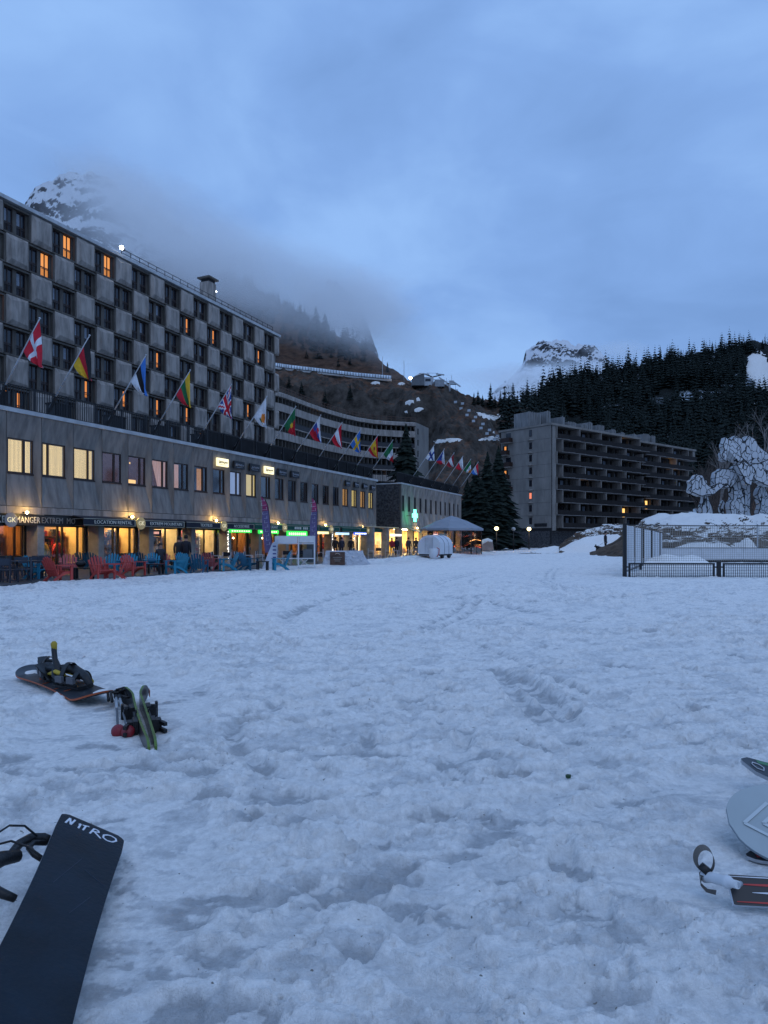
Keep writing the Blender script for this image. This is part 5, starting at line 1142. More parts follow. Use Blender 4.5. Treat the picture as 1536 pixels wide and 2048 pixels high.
# ============================================================ furniture on the terrace
def gp(px, py, Y=None):
    if Y is None:
        Y = 25.0
        for _ in range(12):
            z = g_at((px - 768) / F * Y, Y); z = max(z, GZ); Y = .5 * Y + .5 * (EYE - z) * F / (py - HZ)
    x = (px - 768) / F * Y; return Vector((x, Y, max(g_at(x, Y), GZ)))
def adir(name, mat, label):
    t = empty(name, (0, 0, 0), 0, label, 'chair')
    bk = MB(); a0 = R(22)
    for i, (x, h) in enumerate(zip([-.25, -.15, -.05, .05, .15, .25], [.70, .80, .86, .86, .80, .70])):
        sx = x * 1.12; c, s = math.cos(a0), math.sin(a0); wv = .041
        p = lambda xx, zz: (xx, .22 + s * zz, .20 + c * zz)
        x1 = sx * 1.12
        vs = [p(x - wv, 0), p(x + wv, 0), p(x1 + wv, h * .85), p(x1, h * .85 + .06 if abs(x) < .2 else h * .85 + .03), p(x1 - wv, h * .85)]
        bkv = [(q[0], q[1] + .024, q[2] - .008) for q in vs]; n = 5
        bk.add(vs + bkv, [tuple(range(n)), tuple(range(2 * n - 1, n - 1, -1))] + [((j + 1) % n, j, n + j, n + (j + 1) % n) for j in range(n)])
    bk.bar((-.27, .345, .45), (.27, .345, .45), .05, .03); bk.build('backrest', mat, t)
    st = MB(); pts = [(-.34, .375), (-.24, .385), (-.14, .37), (-.04, .34), (.06, .305), (.16, .265)]
    for y, z in pts: st.box(-.26, .26, y, y + .085, z - .022, z)
    st.build('seat', mat, t)
    for s_ in (-1, 1):
        x = s_ * .33
        MB().slabp([(x - .07, -.40), (x + .07, -.40), (x + .06, .30), (x - .05, .30)], .575, .60).build('armrest', mat, t)
        MB().box(x - .02, x + .02, -.34, -.24, 0, .574).build('leg', mat, t)
        y_ = MB(); y_.prism([(0, 0)] * 0 or [(-.36, .30), (-.36, .385), (.0, .34), (.36, .12), (.47, 0), (.33, 0), (.22, .12), (-.05, .25)], -.018, .018)
        y_.v = [(s_ * .28 + v[1], v[0], v[2]) for v in y_.v]; y_.build('leg', mat, t)
        MB().bar((s_ * .33, .28, .574), (s_ * .28, .24, .25), .035).build('arm_brace', mat, t)
    return t
teal = M('teal_paint', (.015, .21, .33), .6, var=.15); teald = M('teal_dark', (.008, .085, .15), .6, var=.15); redp = M('coral_paint', (.46, .06, .05), .6, var=.15); redl = M('faded_coral', (.42, .10, .10), .65, var=.15)
CH = [(75, 1157, 80, teal, 'teal slatted garden chair at the far left facing right'), (118, 1162, 150, redp, 'dark red slatted chair nearest the cafe tables, seen from behind'), (137, 1150, 25, redl, 'faded red slatted chair behind the dark red one'),
      (205, 1159, 50, redp, 'red slatted chair right of the low black table, facing right'), (228, 1157, -75, redp, 'red slatted chair facing left, its back against another red one'), (268, 1151, 62, redp, 'red slatted chair turned right with its curved back to the others'),
      (222, 1146, 8, teal, 'teal slatted chair behind the three red ones, left'), (255, 1145, 4, teal, 'teal slatted chair behind the three red ones, right'), (286, 1139, 175, teald, 'small dark teal chair behind the side table'), (166, 1138, 180, teald, 'teal chair seen from behind beyond the black table, left'), (184, 1138, 186, teald, 'teal chair seen from behind beyond the black table, right'),
      (304, 1143, 15, teal, 'low teal chair behind the side table with a bag'), (324, 1142, 12, redl, 'faded red chair with a person behind it'), (352, 1147, -38, teal, 'teal slatted chair facing front with wide armrests'), (374, 1141, 60, teal, 'small teal chair right of the wide armed one'), (366, 1137, 30, redl, 'low faded red chair half hidden behind teal chairs'),
      (398, 1145, 178, teald, 'dark teal chair seen squarely from behind'), (421, 1140, 172, redl, 'faded red chair seen from behind beside the dark teal one'), (455, 1141, -62, teal, 'teal chair facing left next to the white fence'), (498, 1140, 68, teald, 'dark teal chair facing right with a tall curved back'), (486, 1138, 100, teald, 'teal chair leaning back against the tall curved one'), (560, 1140, -72, teal, 'teal chair standing alone in front of the white frame')]
protos = {}
for (px, py, rz, mt, lb) in CH:
    if mt.name not in protos: o = protos[mt.name] = adir('garden_chair', mt, lb)
    else: o = copy_tree(protos[mt.name])
    p = gp(px, py); o.location = p - Vector((0, 0, .01)); o.rotation_euler = (0, 0, R(rz)); o['label'] = lb; o['group'] = 'slatted garden chairs on the snow by the terrace'
def table(px, py, w_, h, mat, label, name='side_table', rz=0, d=.5):
    p = gp(px, py); t = empty(name, p, R(rz), label, 'table'); MB().box(-w_ / 2, w_ / 2, -d / 2, d / 2, h - .04, h).build('tabletop', mat, t)
    for sx in (-1, 1):
        for sy in (-1, 1): MB().box(sx * (w_ / 2 - .06) - .04, sx * (w_ / 2 - .06) + .04, sy * (d / 2 - .06) - .04, sy * (d / 2 - .06) + .04, 0, h - .043).build('leg', mat, t)
    return p
pt = table(168, 1158, .72, .45, blackm, 'low black table between the two groups of red chairs', rz=10)
table(308, 1148, .78, .45, blackm, 'low dark table with a bag on it between teal and red chairs', rz=-5); table(425, 1139, .5, .42, blackm, 'low dark table beside the faded red chair'); table(525, 1140, .6, .45, blackm, 'low dark table right of the tall backed teal chair'); table(338, 1139, .5, .45, blackm, 'small dark table behind the front facing teal chair')
def bag(p, label, mat):
    t = empty('bag', p, .3, label, 'bag'); MB().tube([(-.16, 0, .1), (-.1, 0, .14), (.1, 0, .15), (.17, 0, .1)], [.07, .12, .12, .06], 8).build('body', mat, t); MB().tube([(-.08, 0, .24), (-.05, 0, .33), (.05, 0, .33), (.08, 0, .24)], .012, 5).build('handle', mat, t)
p = gp(308, 1148); bag(p + Vector((-.1, 0, .45)), 'dark bag on the low table beside the red chair', teald); p = gp(168, 1158); bag(p + Vector((-.12, 0, .45)), 'black bag on the low black table', blackm)
# cafe tables and chairs, far left
def cafe_chair(p, rz, mat, label, group, seatm=None, X=False):
    t = empty('cafe_chair', p, rz, label, 'chair', group); sm = seatm or mat
    MB().box(-.22, .22, -.22, .22, .44, .47).build('seat', sm, t); MB().box(-.22, .22, .22, .25, .62, .86).build('backrest', sm, t)
    for sx in (-1, 1):
        MB().box(sx * .22 - .02, sx * .22 + .02, -.22, -.18, 0, .66 if X else .44).build('leg', mat, t); MB().box(sx * .22 - .02, sx * .22 + .02, .20, .24, 0, .86).build('leg', mat, t)
        if X: MB().box(sx * .22 - .02, sx * .22 + .02, -.18, .20, .63, .66).build('armrest', mat, t)
    if X: MB().bar((-.22, -.2, .04), (.22, -.2, .42), .03).bar((.22, -.17, .04), (-.22, -.17, .42), .03).bar((-.22, .22, .04), (.22, .22, .42), .03).bar((.22, .24, .04), (-.22, .24, .42), .03).build('cross_brace', mat, t)
    return t
metal_d = M('bistro_metal', (.05, .06, .08), .4, metal=.5, var=.2)
k = 0
for k, (px, Y, rz) in enumerate([(-10, 25.2, 40), (18, 25.0, 170), (48, 25.6, -60), (12, 27.4, 90), (44, 27.2, 200), (70, 27.6, 20), (92, 27.9, 180), (28, 29.6, 90), (60, 29.4, -90), (95, 29.8, 60)]):
    x = (px - 768) / F * Y; cafe_chair(Vector((x, Y, GZ)), R(rz), metal_d, ['front', 'front', 'front', 'middle', 'middle', 'middle', 'middle', 'back', 'back', 'back'][k] + ' row dark metal cafe chair, ' + ['first', 'second', 'third', 'first', 'second', 'third', 'fourth', 'first', 'second', 'third'][k] + ' from the left edge', 'dark cafe chairs outside the left cafe')
rt = None
for i, (px, Y) in enumerate([(2, 26.4), (34, 26.2), (64, 26.6), (50, 28.6), (84, 28.8)]):
    x = (px - 768) / F * Y; t = empty('cafe_table', (x, Y, GZ), 0, ['round dark cafe table cut by the left edge', 'dark cafe table left of the teal chair', 'dark cafe table behind the teal chair', 'dark cafe table beneath the left cafe window', 'dark cafe table before the left cafe door'][i], 'table')
    MB().lathe([(0, .72), (.36, .72), (.36, .74), (0, .74)], 14).build('tabletop', metal_d, t); MB().tube([(0, 0, .02), (0, 0, .72)], .03, 6).lathe([(0, 0), (.22, 0), (.2, .03), (0, .03)], 10).build('pedestal', metal_d, t)
# white directors' chairs with black cloth
whc = M('white_chair', (.50, .50, .52), .6); blk = M('black_cloth', (.015, .015, .02), .9)
i = 0
WCH = [(415, 37), (432, 39), (452, 38.2), (478, 41), (497, 40), (520, 42), (545, 41.5), (574, 43), (602, 44), (742, 56), (757, 58), (776, 60), (792, 58), (812, 62), (826, 60), (841, 63), (548, 45), (590, 46.5), (640, 50), (712, 58)]
for (px, Y) in WCH:
    x = (px - 768) / F * Y
    i += 1; cafe_chair(Vector((x, Y, GZ)), R(random.choice([0, 90, 180, 70, -80])), whc, ORDS[sorted(WCH).index((px, Y))] + ' white folding chair with black cloth counted from the left', 'white folding chairs with black cloth', blk, True)
# ------------------------------------------------ feather flags, white frame, covered box
def feather(px, py, Y, H, lean, body, label):
    g = GZ; x = (px - 768) / F * Y; t = empty('feather_flag', (x, Y, g), 0, label, 'flag'); n = 14; ptsp = []
    for i in range(n + 1):
        u = i / n; ptsp.append((lean * (1 - u) * 0 + lean * (u ** 1.2) * -1 + (-.0 if u < .8 else -(u - .8) ** 2 * 7), 0, H * u - (0 if u < .85 else (u - .85) ** 2 * 6)))
    MB().tube(ptsp, .022, 6).build('pole', blackm, t)
    vs = []; fs = []
    for i in range(n + 1):
        u = .2 + .8 * i / n; a = np.interp(u, np.linspace(0, 1, n + 1), [q[0] for q in ptsp]); z = np.interp(u, np.linspace(0, 1, n + 1), [q[2] for q in ptsp]); wd = .46 * (1 - max(0, (u - .55) / .45) ** 2 * .85)
        vs += [(a - .02, 0, z), (a - wd * .6, .03 * math.sin(i), z - .02), (a - wd, .05 * math.cos(i * .8), z - .06)]
        if i: o = (i - 1) * 3; fs += [(o, o + 1, o + 4, o + 3), (o + 1, o + 2, o + 5, o + 4)]
    mb = MB(); mb.add(vs, fs, 0, True); mb.m = [1 if q >= len(fs) * .68 else 0 for q in range(len(fs))]
    mb.build('sail', [M('sail_lilac', (.14, .12, .25), .8), M('sail_pink', (.30, .04, .12), .8)], t)
    for k in range(11):
        u = .30 + .60 * k / 10; a = np.interp(u, np.linspace(0, 1, n + 1), [q[0] for q in ptsp]); w = .11 if k < 7 else .17
        MB().bar((a - .23 - w * .8, -.035, H * u), (a - .23 + w * .8, -.035, H * u + .03), .035, .01).bar((a - .23 - w * .8 * (1 if k % 2 else -1), -.035, H * u), (a - .23 - w * (1 if k % 2 else -1) * .65, -.035, H * u + .16), .035, .01).build('letter_stroke', M('sail_letters', (.65, .66, .75), .7), t)
feather(548, 1137, 40, 4.15, .42, '', 'left of the two pink and lilac feather flags')
feather(634, 1137, 44, 4.3, -.02, '', 'right of the two pink and lilac feather flags, standing upright')
YF = 38.0; pf = P(586, 0, YF); t = empty('white_frame', (P(547, 0, YF).x, YF, GZ + .02), 0, 'white tubular frame with two blank banners beside the feather flags', 'frame')
sx = lambda px: (px - 547) / F * YF
for px in (551, 597, 629): MB().box(sx(px) - .035, sx(px) + .035, -.03, .03, 0, 1.72).build('post', whitem, t)
for z in (.08, .5, 1.3, 1.7): MB().box(sx(553), sx(628), -.025, .025, z - .025, z + .025).build('rail', whitem, t)
MB().box(sx(552), sx(595), -.05, -.03, 1.32, 1.68).build('banner', whitem, t); MB().box(sx(599), sx(628), -.05, -.03, 1.36, 1.68).build('banner', whitem, t)
MB().box(sx(606), sx(624), -.02, .25, .45, 1.0).box(sx(612), sx(630), .3, .6, .3, 1.3).build('backing_board', M('grey_board', (.10, .11, .12), .8), t)
for a_, b_ in [((558, .1), (575, .5)), ((575, .1), (558, .5)), ((600, .1), (618, .5)), ((618, .1), (600, .5))]: MB().bar((sx(a_[0]), 0, a_[1]), (sx(b_[0]), 0, b_[1]), .03).build('cross_brace', whitem, t)
t = empty('a_board', P(541, 0, 37.5).xy.to_3d() + Vector((0, 0, GZ)), R(20), 'white slanted sail board with blue writing beside the frame', 'board')
MB().prism([(-.45, .0), (.3, .0), (.42, 1.55), (.1, 1.35)], 0, .05).build('panel', M('board_white', (.45, .48, .55), .7), t)
for q in range(5): MB().box(.12, .3, -.008, -.002, .35 + q * .2, .42 + q * .2).build('letter_block', M('blue_letter', (.05, .06, .2), .7), t)
p = gp(686, 1131, 43); t = empty('covered_crate', (p.x, p.y, GZ), R(3), 'crate under a white sheet with a dark brown poster on its front', 'crate')
vs = []; nx, nz = 34, 10
def sheet(u, v):  # u along perimeter 0..1, v height
    per = [(-1.05, -.55), (1.15, -.55), (1.25, .6), (-1.05, .6)]; k = int(u * 4) % 4; f = u * 4 - int(u * 4); a, b = per[k], per[(k + 1) % 4]; x = a[0] + (b[0] - a[0]) * f; y = a[1] + (b[1] - a[1]) * f
    spread = 1 + .18 * (1 - v) ** 1.5 + .05 * (1 - v) * math.sin(u * 60); return (x * spread + (.25 * (1 - v) ** 2 if x > .9 else 0), y * spread, .86 * v)
vs = [sheet(i / 80, j / 8) for i in range(80) for j in range(9)]; fs = [(i * 9 + j, ((i + 1) % 80) * 9 + j, ((i + 1) % 80) * 9 + j + 1, i * 9 + j + 1) for i in range(80) for j in range(8)]
mb = MB().add(vs, fs, 0, True); tp = [i * 9 + 8 for i in range(80)]; mb.f.append(tuple(tp)); mb.m.append(0); mb.sm.append(False); mb.build('sheet', M('white_sheet', (.55, .58, .64), .85, var=.1, scale=2, bump=.6, bscale=3), t)
MB().box(-.78, .12, -.76, -.70, .02, .80).build('poster', M('poster_brown', (.10, .055, .04), .7, var=.4, scale=4), t); MB().tube([(-.48, -.775, .66), (-.33, -.775, .73), (-.18, -.775, .66)], .012, 4).build('emblem', lett, t)
for q in range(3): MB().box(-.6 + .05 * q, -.06 - .05 * q, -.775, -.762, .46 - q * .11, .49 - q * .11).build('text_line', lett2, t)
# ------------------------------------------------ white rounded trailer, tent, snow covered cart
YT = 58; p = P(871, 0, YT); t = empty('trailer', (p.x, YT, -.4), R(-28), 'white rounded trailer hut standing before the tent', 'trailer')
prof = [(-1.0, .35)] + [(-1.0 * math.cos(a), 1.05 + .85 * math.sin(a)) for a in np.linspace(0, math.pi, 12)] + [(1.0, .35)]
prof = [(x, z) for x, z in prof]
wt = M('trailer_white', (.60, .63, .68), .5, var=.06)
MB().prism(prof, -1.3, 1.3).build('body', wt, t)
for y in (-.45, .45): MB().tube([(x * 1.01, y, z * 1.005) for x, z in prof], .02, 5).build('seam', M('seam_grey', (.25, .27, .3), .6), t)
MB().box(-.35, .3, -1.33, -1.302, .45, 1.7).build('door', M('door_pale', (.5, .53, .58), .5), t); MB().box(-.35, -.33, -1.34, -1.33, .45, 1.7).box(.3, .32, -1.34, -1.33, .45, 1.7).build('door_edge', MATS['seam_grey'], t)
for y in (-.7, .7): 
    wb = MB().lathe([(0, -.09), (.26, -.09), (.28, 0), (.26, .09), (0, .09)], 14); wb.v = [(1.02 + v[2] - .12, y + v[0], .28 + v[1]) for v in wb.v]; wb.build('wheel', blackm, t)
MB().box(-.95, .95, -1.25, 1.25, .22, .34).build('chassis', blackm, t)
t = empty('barrel', (P(868, 0, 54).x, 54, -.4), 0, 'small white tub with a red rim in front of the trailer', 'tub'); MB().lathe([(0, 0), (.28, 0), (.38, .35), (.36, .85), (0, .85)], 14).build('tub', wt, t); MB().tube([(.2, -.3, .2), (.36, -.25, .45), (.38, -.2, .8), (.2, -.2, .92)], .035, 5).build('handle', redp, t)
YC = 72; p = P(903, 0, YC); t = empty('tent', (p.x, YC, -.35), R(12), 'large grey parasol tent with clear sides and red lights inside', 'tent')
n = 8; Rr = 3.25; cn = MB(); ring = [(Rr * math.cos(2 * math.pi * (i + .5) / n), Rr * math.sin(2 * math.pi * (i + .5) / n), 2.62) for i in range(n)]; mid = [(x * .45, y * .45, 3.45) for x, y, z in ring]; top = (0, 0, 3.95)
cn.add(ring + mid + [top], [(i, (i + 1) % n, n + (i + 1) % n, n + i) for i in range(n)] + [(n + i, n + (i + 1) % n, 2 * n) for i in range(n)]); low = [(x * 1.0, y * 1.0, 2.40) for x, y, z in ring]; b = len(cn.v); cn.add(ring + low, [((i + 1) % n, i, n + i, n + (i + 1) % n) for i in range(n)])
cn.build('canopy', M('tent_grey', (.26, .29, .34), .8, var=.08), t); cn2 = MB().tube([(0, 0, 0), (0, 0, 3.9)], .06, 8); cn2.build('pole', steel, t)
for i in range(n):
    x, y = ring[i][0] * .94, ring[i][1] * .94; x2, y2 = ring[(i + 1) % n][0] * .94, ring[(i + 1) % n][1] * .94
    MB().bar((x, y, 0), (x, y, 2.5), .07).build('post', blackm, t); MB().bar(mid[i], (ring[i][0], ring[i][1], 2.58), .04).build('rib', steel, t)
    MB().add([(x, y, .05), (x2, y2, .05), (x2, y2, 2.4), (x, y, 2.4)], [(0, 1, 2, 3)]).build('clear_side', glass('tent_film', (.75, .72, .72), .06), t)
    xm, ym = (x + x2) / 2, (y + y2) / 2; MB().bar((xm, ym, 0), (xm, ym, 2.4), .04).build('bar', blackm, t)
redl_ = M('lit_red_tube', (1, .2, .1), .5, emis=(1, .14, .05), es=4); r_ = random.Random(8); 
for i in range(9):
    a = r_.uniform(0, 6.28); rr0 = r_.uniform(.8, 2.6); c_, s_ = rr0 * math.cos(a), rr0 * math.sin(a); tt = empty('tent_lamp', Vector(t.location) + Vector((c_, s_, r_.uniform(.6, 2.1))), r_.uniform(0, 3), ORDS[i] + ' thin glowing %s tube inside the tent' % ['red', 'amber'][i % 2], 'lamp', 'glowing tubes inside the tent')
    MB().bar((-.35, 0, 0), (.35, 0, r_.uniform(-.2, .2)), .05).build('tube', redl_ if i % 2 == 0 else M('lit_amber_tube', (1, .5, .2), .5, emis=(1, .45, .15), es=4), tt); MB().bar((0, 0, .02), (0, 0, .5), .012).build('cord', blackm, tt)
l = bpy.data.lights.new('lamp_light', 'POINT'); l.energy = 32; l.color = (1, .3, .15); l.shadow_soft_size = .3; o = bpy.data.objects.new('lamp_light', l); COL.objects.link(o); o.parent = t; o.location = (0, 0, 2.1)
for i, (dx, dy) in enumerate([(-1.6, -1.4), (.2, -2.0), (1.7, -1.0), (-.4, .8), (1.2, 1.2)]):
    cafe_chair(Vector(t.location) + Vector((dx, dy, 0)), i * 1.3, blackm, ORDS[i] + ' black chair inside the tent', 'black chairs inside the tent')
YV = 78; p = P(974, 0, YV); t = empty('cart', (p.x, YV, -.15), R(-10), 'small cart under a snow covered sheet right of the tent', 'cart'); MB().prism([(-.7, .1), (.75, .1), (.62, 1.0), (.1, 1.1), (-.5, .75)], -.5, .5).build('body', M('cart_tan', (.28, .22, .20), .8), t); sn = MB(); sn.tube([(-.75, 0, .62), (-.3, 0, .95), (.15, 0, 1.15), (.6, 0, 1.08)], [.2, .42, .34, .15], 10); sn.build('snow_cover', snowm, t)
for (px, py, Y, lit, lb) in [(993, 1057, 98, 1, 'lit street lamp in front of the dark spruces'), (1058, 1058, 100, 1, 'lit street lamp before the gable of the right-hand block'), (1027, 1058, 100, 0, 'unlit street lamp left of the block gable')]:
    p = P(px, py, Y); t = empty('street_lamp', (p.x, Y, -.4), 0, lb, 'street lamp'); H = p.z + .4
    MB().tube([(0, 0, 0), (0, 0, H - .25)], [.09, .06], 8).build('post', blackm, t); MB().lathe([(0, H - .3), (.24, H - .16), (.3, H), (.22, H + .2), (0, H + .27)], 12).build('globe', M('lamp_globe', (1, .8, .5), .5, emis=(1, .78, .38), es=5) if lit else M('globe_off', (.3, .33, .36), .3), t)
    if lit: l = bpy.data.lights.new('lamp_light', 'POINT'); l.energy = 30; l.color = (1, .75, .4); l.shadow_soft_size = .3; o = bpy.data.objects.new('lamp_light', l); COL.objects.link(o); o.parent = t; o.location = (0, -.5, H - .4)
# ============================================================ people and dog
dg = None
def skin_mesh(name, joints, edges, radii, mats, mfun, sub=1):
    me = bpy.data.meshes.new(name); me.from_pydata(joints, edges, []); ob = bpy.data.objects.new(name, me); COL.objects.link(ob)
    sk = ob.modifiers.new('skin', 'SKIN'); sk.use_smooth_shade = True
    for i, r in enumerate(radii): me.skin_vertices[0].data[i].radius = (r, r) if not hasattr(r, '__len__') else r
    me.skin_vertices[0].data[0].use_root = True
    sb_ = ob.modifiers.new('sub', 'SUBSURF'); sb_.levels = sub; sb_.render_levels = sub
    bpy.context.view_layer.update(); out = bpy.data.meshes.new_from_object(ob.evaluated_get(bpy.context.evaluated_depsgraph_get())); bpy.data.objects.remove(ob)
    out.materials.clear()
    for m_ in mats: out.materials.append(m_)
    for f in out.polygons: f.material_index = mfun(f.center); f.use_smooth = True
    return out
skinm = M('skin', (.42, .24, .18), .6, var=.05); hairm = M('hair_dark', (.02, .015, .012), .8)
J_ = [(0,0,.95),(0,0,1.15),(0,.01,1.38),(0,.01,1.46),(0,-.01,1.56),(0,-.02,1.66),(0,-.02,1.73),(.10,0,.92),(.11,.01,.50),(.11,.03,.08),(.11,-.12,.04),(-.10,0,.92),(-.11,-.03,.50),(-.11,.02,.08),(-.11,-.13,.04),(.19,.01,1.38),(.25,.03,1.12),(.24,-.06,.88),(.235,-.09,.80),(-.19,.01,1.38),(-.25,.03,1.12),(-.24,-.04,.88),(-.235,-.07,.80)]
E_ = [(0,1),(1,2),(2,3),(3,4),(4,5),(5,6),(0,7),(7,8),(8,9),(9,10),(0,11),(11,12),(12,13),(13,14),(2,15),(15,16),(16,17),(17,18),(2,19),(19,20),(20,21),(21,22)]
R_ = [(.17,.13),(.17,.13),(.18,.13),.065,.085,.10,.06,.10,.075,.055,.05,.10,.075,.055,.05,.085,.065,.05,.045,.085,.065,.05,.045]
def person(p, rz, jc, tc_, label, group=None, sc1=1.0, hat=None, joints=None):
    mats = [M('jacket_%d%d%d' % tuple(int(c * 99) for c in jc), jc, .8), M('trouser_%d%d%d' % tuple(int(c * 99) for c in tc_), tc_, .8), skinm]
    me = skin_mesh('person', joints or J_, E_, R_, mats, lambda c: 2 if (c.z > 1.48 or (abs(c.x) > .2 and c.z < .86 and c.z > .7)) else (0 if c.z > .88 else 1))
    t = place('person', me, None, p, (0, 0, rz), (sc1,) * 3); tag(t, label, 'person', group)
    MB().lathe([(0, .135), (.07, .115), (.112, .04), (.108, -.03), (.085, -.07)], 10, c=(0, .012, 1.665)).build('hair' if not hat else 'hat', hat or hairm, t); return t
for (px, Y, rz, jc, tc_, lb, s_) in [(321, 34.5, 30, (.03, .03, .035), (.02, .02, .025), 'person in black sitting low behind the faded red chair', .93), (358, 36.5, 190, (.03, .03, .035), (.02, .02, .025), 'person in a dark coat before the gift shop, left of two', .96), (372, 36.3, 170, (.02, .02, .03), (.02, .02, .025), 'person in a black coat before the gift shop, right of two', 1.0),
        (671, 62, 180, (.015, .015, .02), (.015, .015, .02), 'person in black looking at the red coats', 1.0), (683, 62.5, 200, (.03, .03, .05), (.02, .02, .03), 'person in dark blue beside the person in black', 1.0), (702, 64, 170, (.015, .015, .018), (.015, .015, .02), 'person in a black hood before the yellow coat', 1.0),
        (784, 70, 20, (.35, .02, .03), (.02, .02, .03), 'person in a red jacket at the lit bar', .98), (793, 70.5, 200, (.02, .02, .03), (.02, .02, .03), 'person in black beside the red jacket', 1.0), (817, 71, 180, (.04, .04, .06), (.02, .02, .03), 'person in a dark jacket under the grey awning', 1.0), (832, 72, 160, (.05, .05, .05), (.02, .02, .03), 'person left of the trailer under the lamp', 1.0)]:
    person(Vector(((px - 768) / F * Y, Y, GZ - (.28 if px == 321 else 0))), R(rz), jc, tc_, lb, sc1=s_)
YD = 58; gx = (1211 - 768) / F * YD; walker = person(Vector((gx, YD, g_at(gx, YD))), R(60), (.012, .012, .016), (.01, .01, .014), 'person in dark clothes walking a dog below the rock', sc1=1.0, hat=blackm)
DJ = [(0,0,.40),(-.22,0,.42),(.22,0,.43),(.38,0,.55),(.52,0,.54),(.28,.09,.26),(.30,.09,.03),(.28,-.09,.26),(.26,-.09,.03),(-.26,.09,.27),(-.32,.09,.16),(-.27,.09,.03),(-.26,-.09,.27),(-.30,-.09,.16),(-.33,-.09,.03),(-.40,0,.52)]
dog = skin_mesh('dog', DJ, [(0,1),(0,2),(2,3),(3,4),(2,5),(5,6),(2,7),(7,8),(1,9),(9,10),(10,11),(1,12),(12,13),(13,14),(1,15)], [.12,.11,.13,.08,.05,.05,.03,.05,.03,.07,.035,.03,.07,.035,.03,.02], [M('dog_fur', (.015, .013, .012), .9)], lambda c: 0)
gx2 = (1198 - 768) / F * YD; dgo = place('dog', dog, None, (gx2, YD - .3, g_at(gx2, YD)), (0, 0, R(190))); tag(dgo, 'dark dog walking beside the person on the snow', 'dog'); MB().bar((.38, .05, .6), (.40, .07, .70), .04).bar((.38, -.05, .6), (.40, -.07, .70), .04).build('ear', MATS['dog_fur'], dgo)
t = empty('leash', (gx, YD, g_at(gx, YD)), 0, 'thin leash between the walker and the dog', 'leash'); MB().tube([(-.2, -.1, .85), (-.55, -.25, .65), (-.75, -.3, .58)], .01, 4).build('strap', blackm, t)
# ============================================================ rocks on the right
rockm = slope_mat('rock_with_snow', (.105, .078, .058), (.07, .055, .045), (.80, .78, .75), scale=.20, snowlo=2.16, sb=1.55, zterm=.20, s0=.3, s1=.8, bscale=.06)
def prk(T, PX): return np.interp(T, [0, .16, .3, .45, .62, .8, 1], [0, .30, .38, .66, .74, .93, 1.0])
o1, bvR1 = hill('rock_outcrop', [(1118, 1096, 66), (1130, 1084, 66), (1150, 1070, 66), (1180, 1060, 66), (1205, 1052, 66), (1240, 1048, 64), (1262, 1052, 64), (1300, 1060, 64)], [(1118, 60, 0), (1300, 60, 0)], rockm, nc=110, nr=50, prof=prk, amp=.55, fs=.35, seed=31, jag=.25, back=7, sharp=.4)
o2, bvR2 = hill('rock_outcrop', [(1180, 1106, 53), (1225, 1084, 52), (1258, 1060, 52), (1290, 1038, 52), (1318, 1027, 52), (1345, 1024, 52), (1385, 1028, 51), (1420, 1033, 50), (1460, 1036, 50), (1500, 1036, 50), (1536, 1034, 50), (1620, 1040, 50), (1800, 1060, 52)], [(1180, 48, -.3), (1230, 46, -.1), (1360, 39, 0), (1800, 39, 0)], rockm, nc=190, nr=70, prof=prk, amp=.55, fs=.20, seed=32, jag=.25, back=12, sharp=.4)
for o in (o1, o2):
    o['kind'] = 'thing'
tag(o1, 'brown rock outcrop capped with snow behind the dog walker', 'rock'); tag(o2, 'large brown rock mound capped with snow below the white sculpture', 'rock')
# snow drifts by the rocks and inside the court
def mound(name, x, y, rx, ry, h, seed, mat=snowg, label=''):
    n = 34; X, Y = np.meshgrid(np.linspace(-1.1, 1.1, n), np.linspace(-1.1, 1.1, n)); q = np.sqrt(X ** 2 + Y ** 2) + .18 * vn(X * 2.2 + seed, Y * 2.2, seed)
    Z = h * (1 - sstep(.1, 1.0, q)) * (1 + .35 * fbm(X * 3, Y * 3, seed, 3)) - .05 + h * .06 * fbm(X * 9, Y * 9, seed + 1, 2)
    o = place(name, grid_mesh(name, X * rx + x, Y * ry + y, Z + g_at(x, y), mat, np.zeros_like(X))); tag(o, kind='structure'); return o
mound('snow_drift', (1205 - 768) / F * 62, 62, 5.5, 3.0, 1.6, 1); mound('snow_drift', (1130 - 768) / F * 64, 64, 3.5, 2.5, .6, 2)
mound('snow_drift', (1350 - 768) / F * 27.5, 27.5, 1.9, 1.6, .52, 3); mound('snow_drift', (1290 - 768) / F * 27, 27, 1.1, 1.6, .34, 4); mound('snow_drift', (1420 - 768) / F * 39.5, 39.5, 4.2, 2.0, .9, 5); mound('snow_drift', (1500 - 768) / F * 40, 40.5, 1.5, 1.5, 1.1, 6)
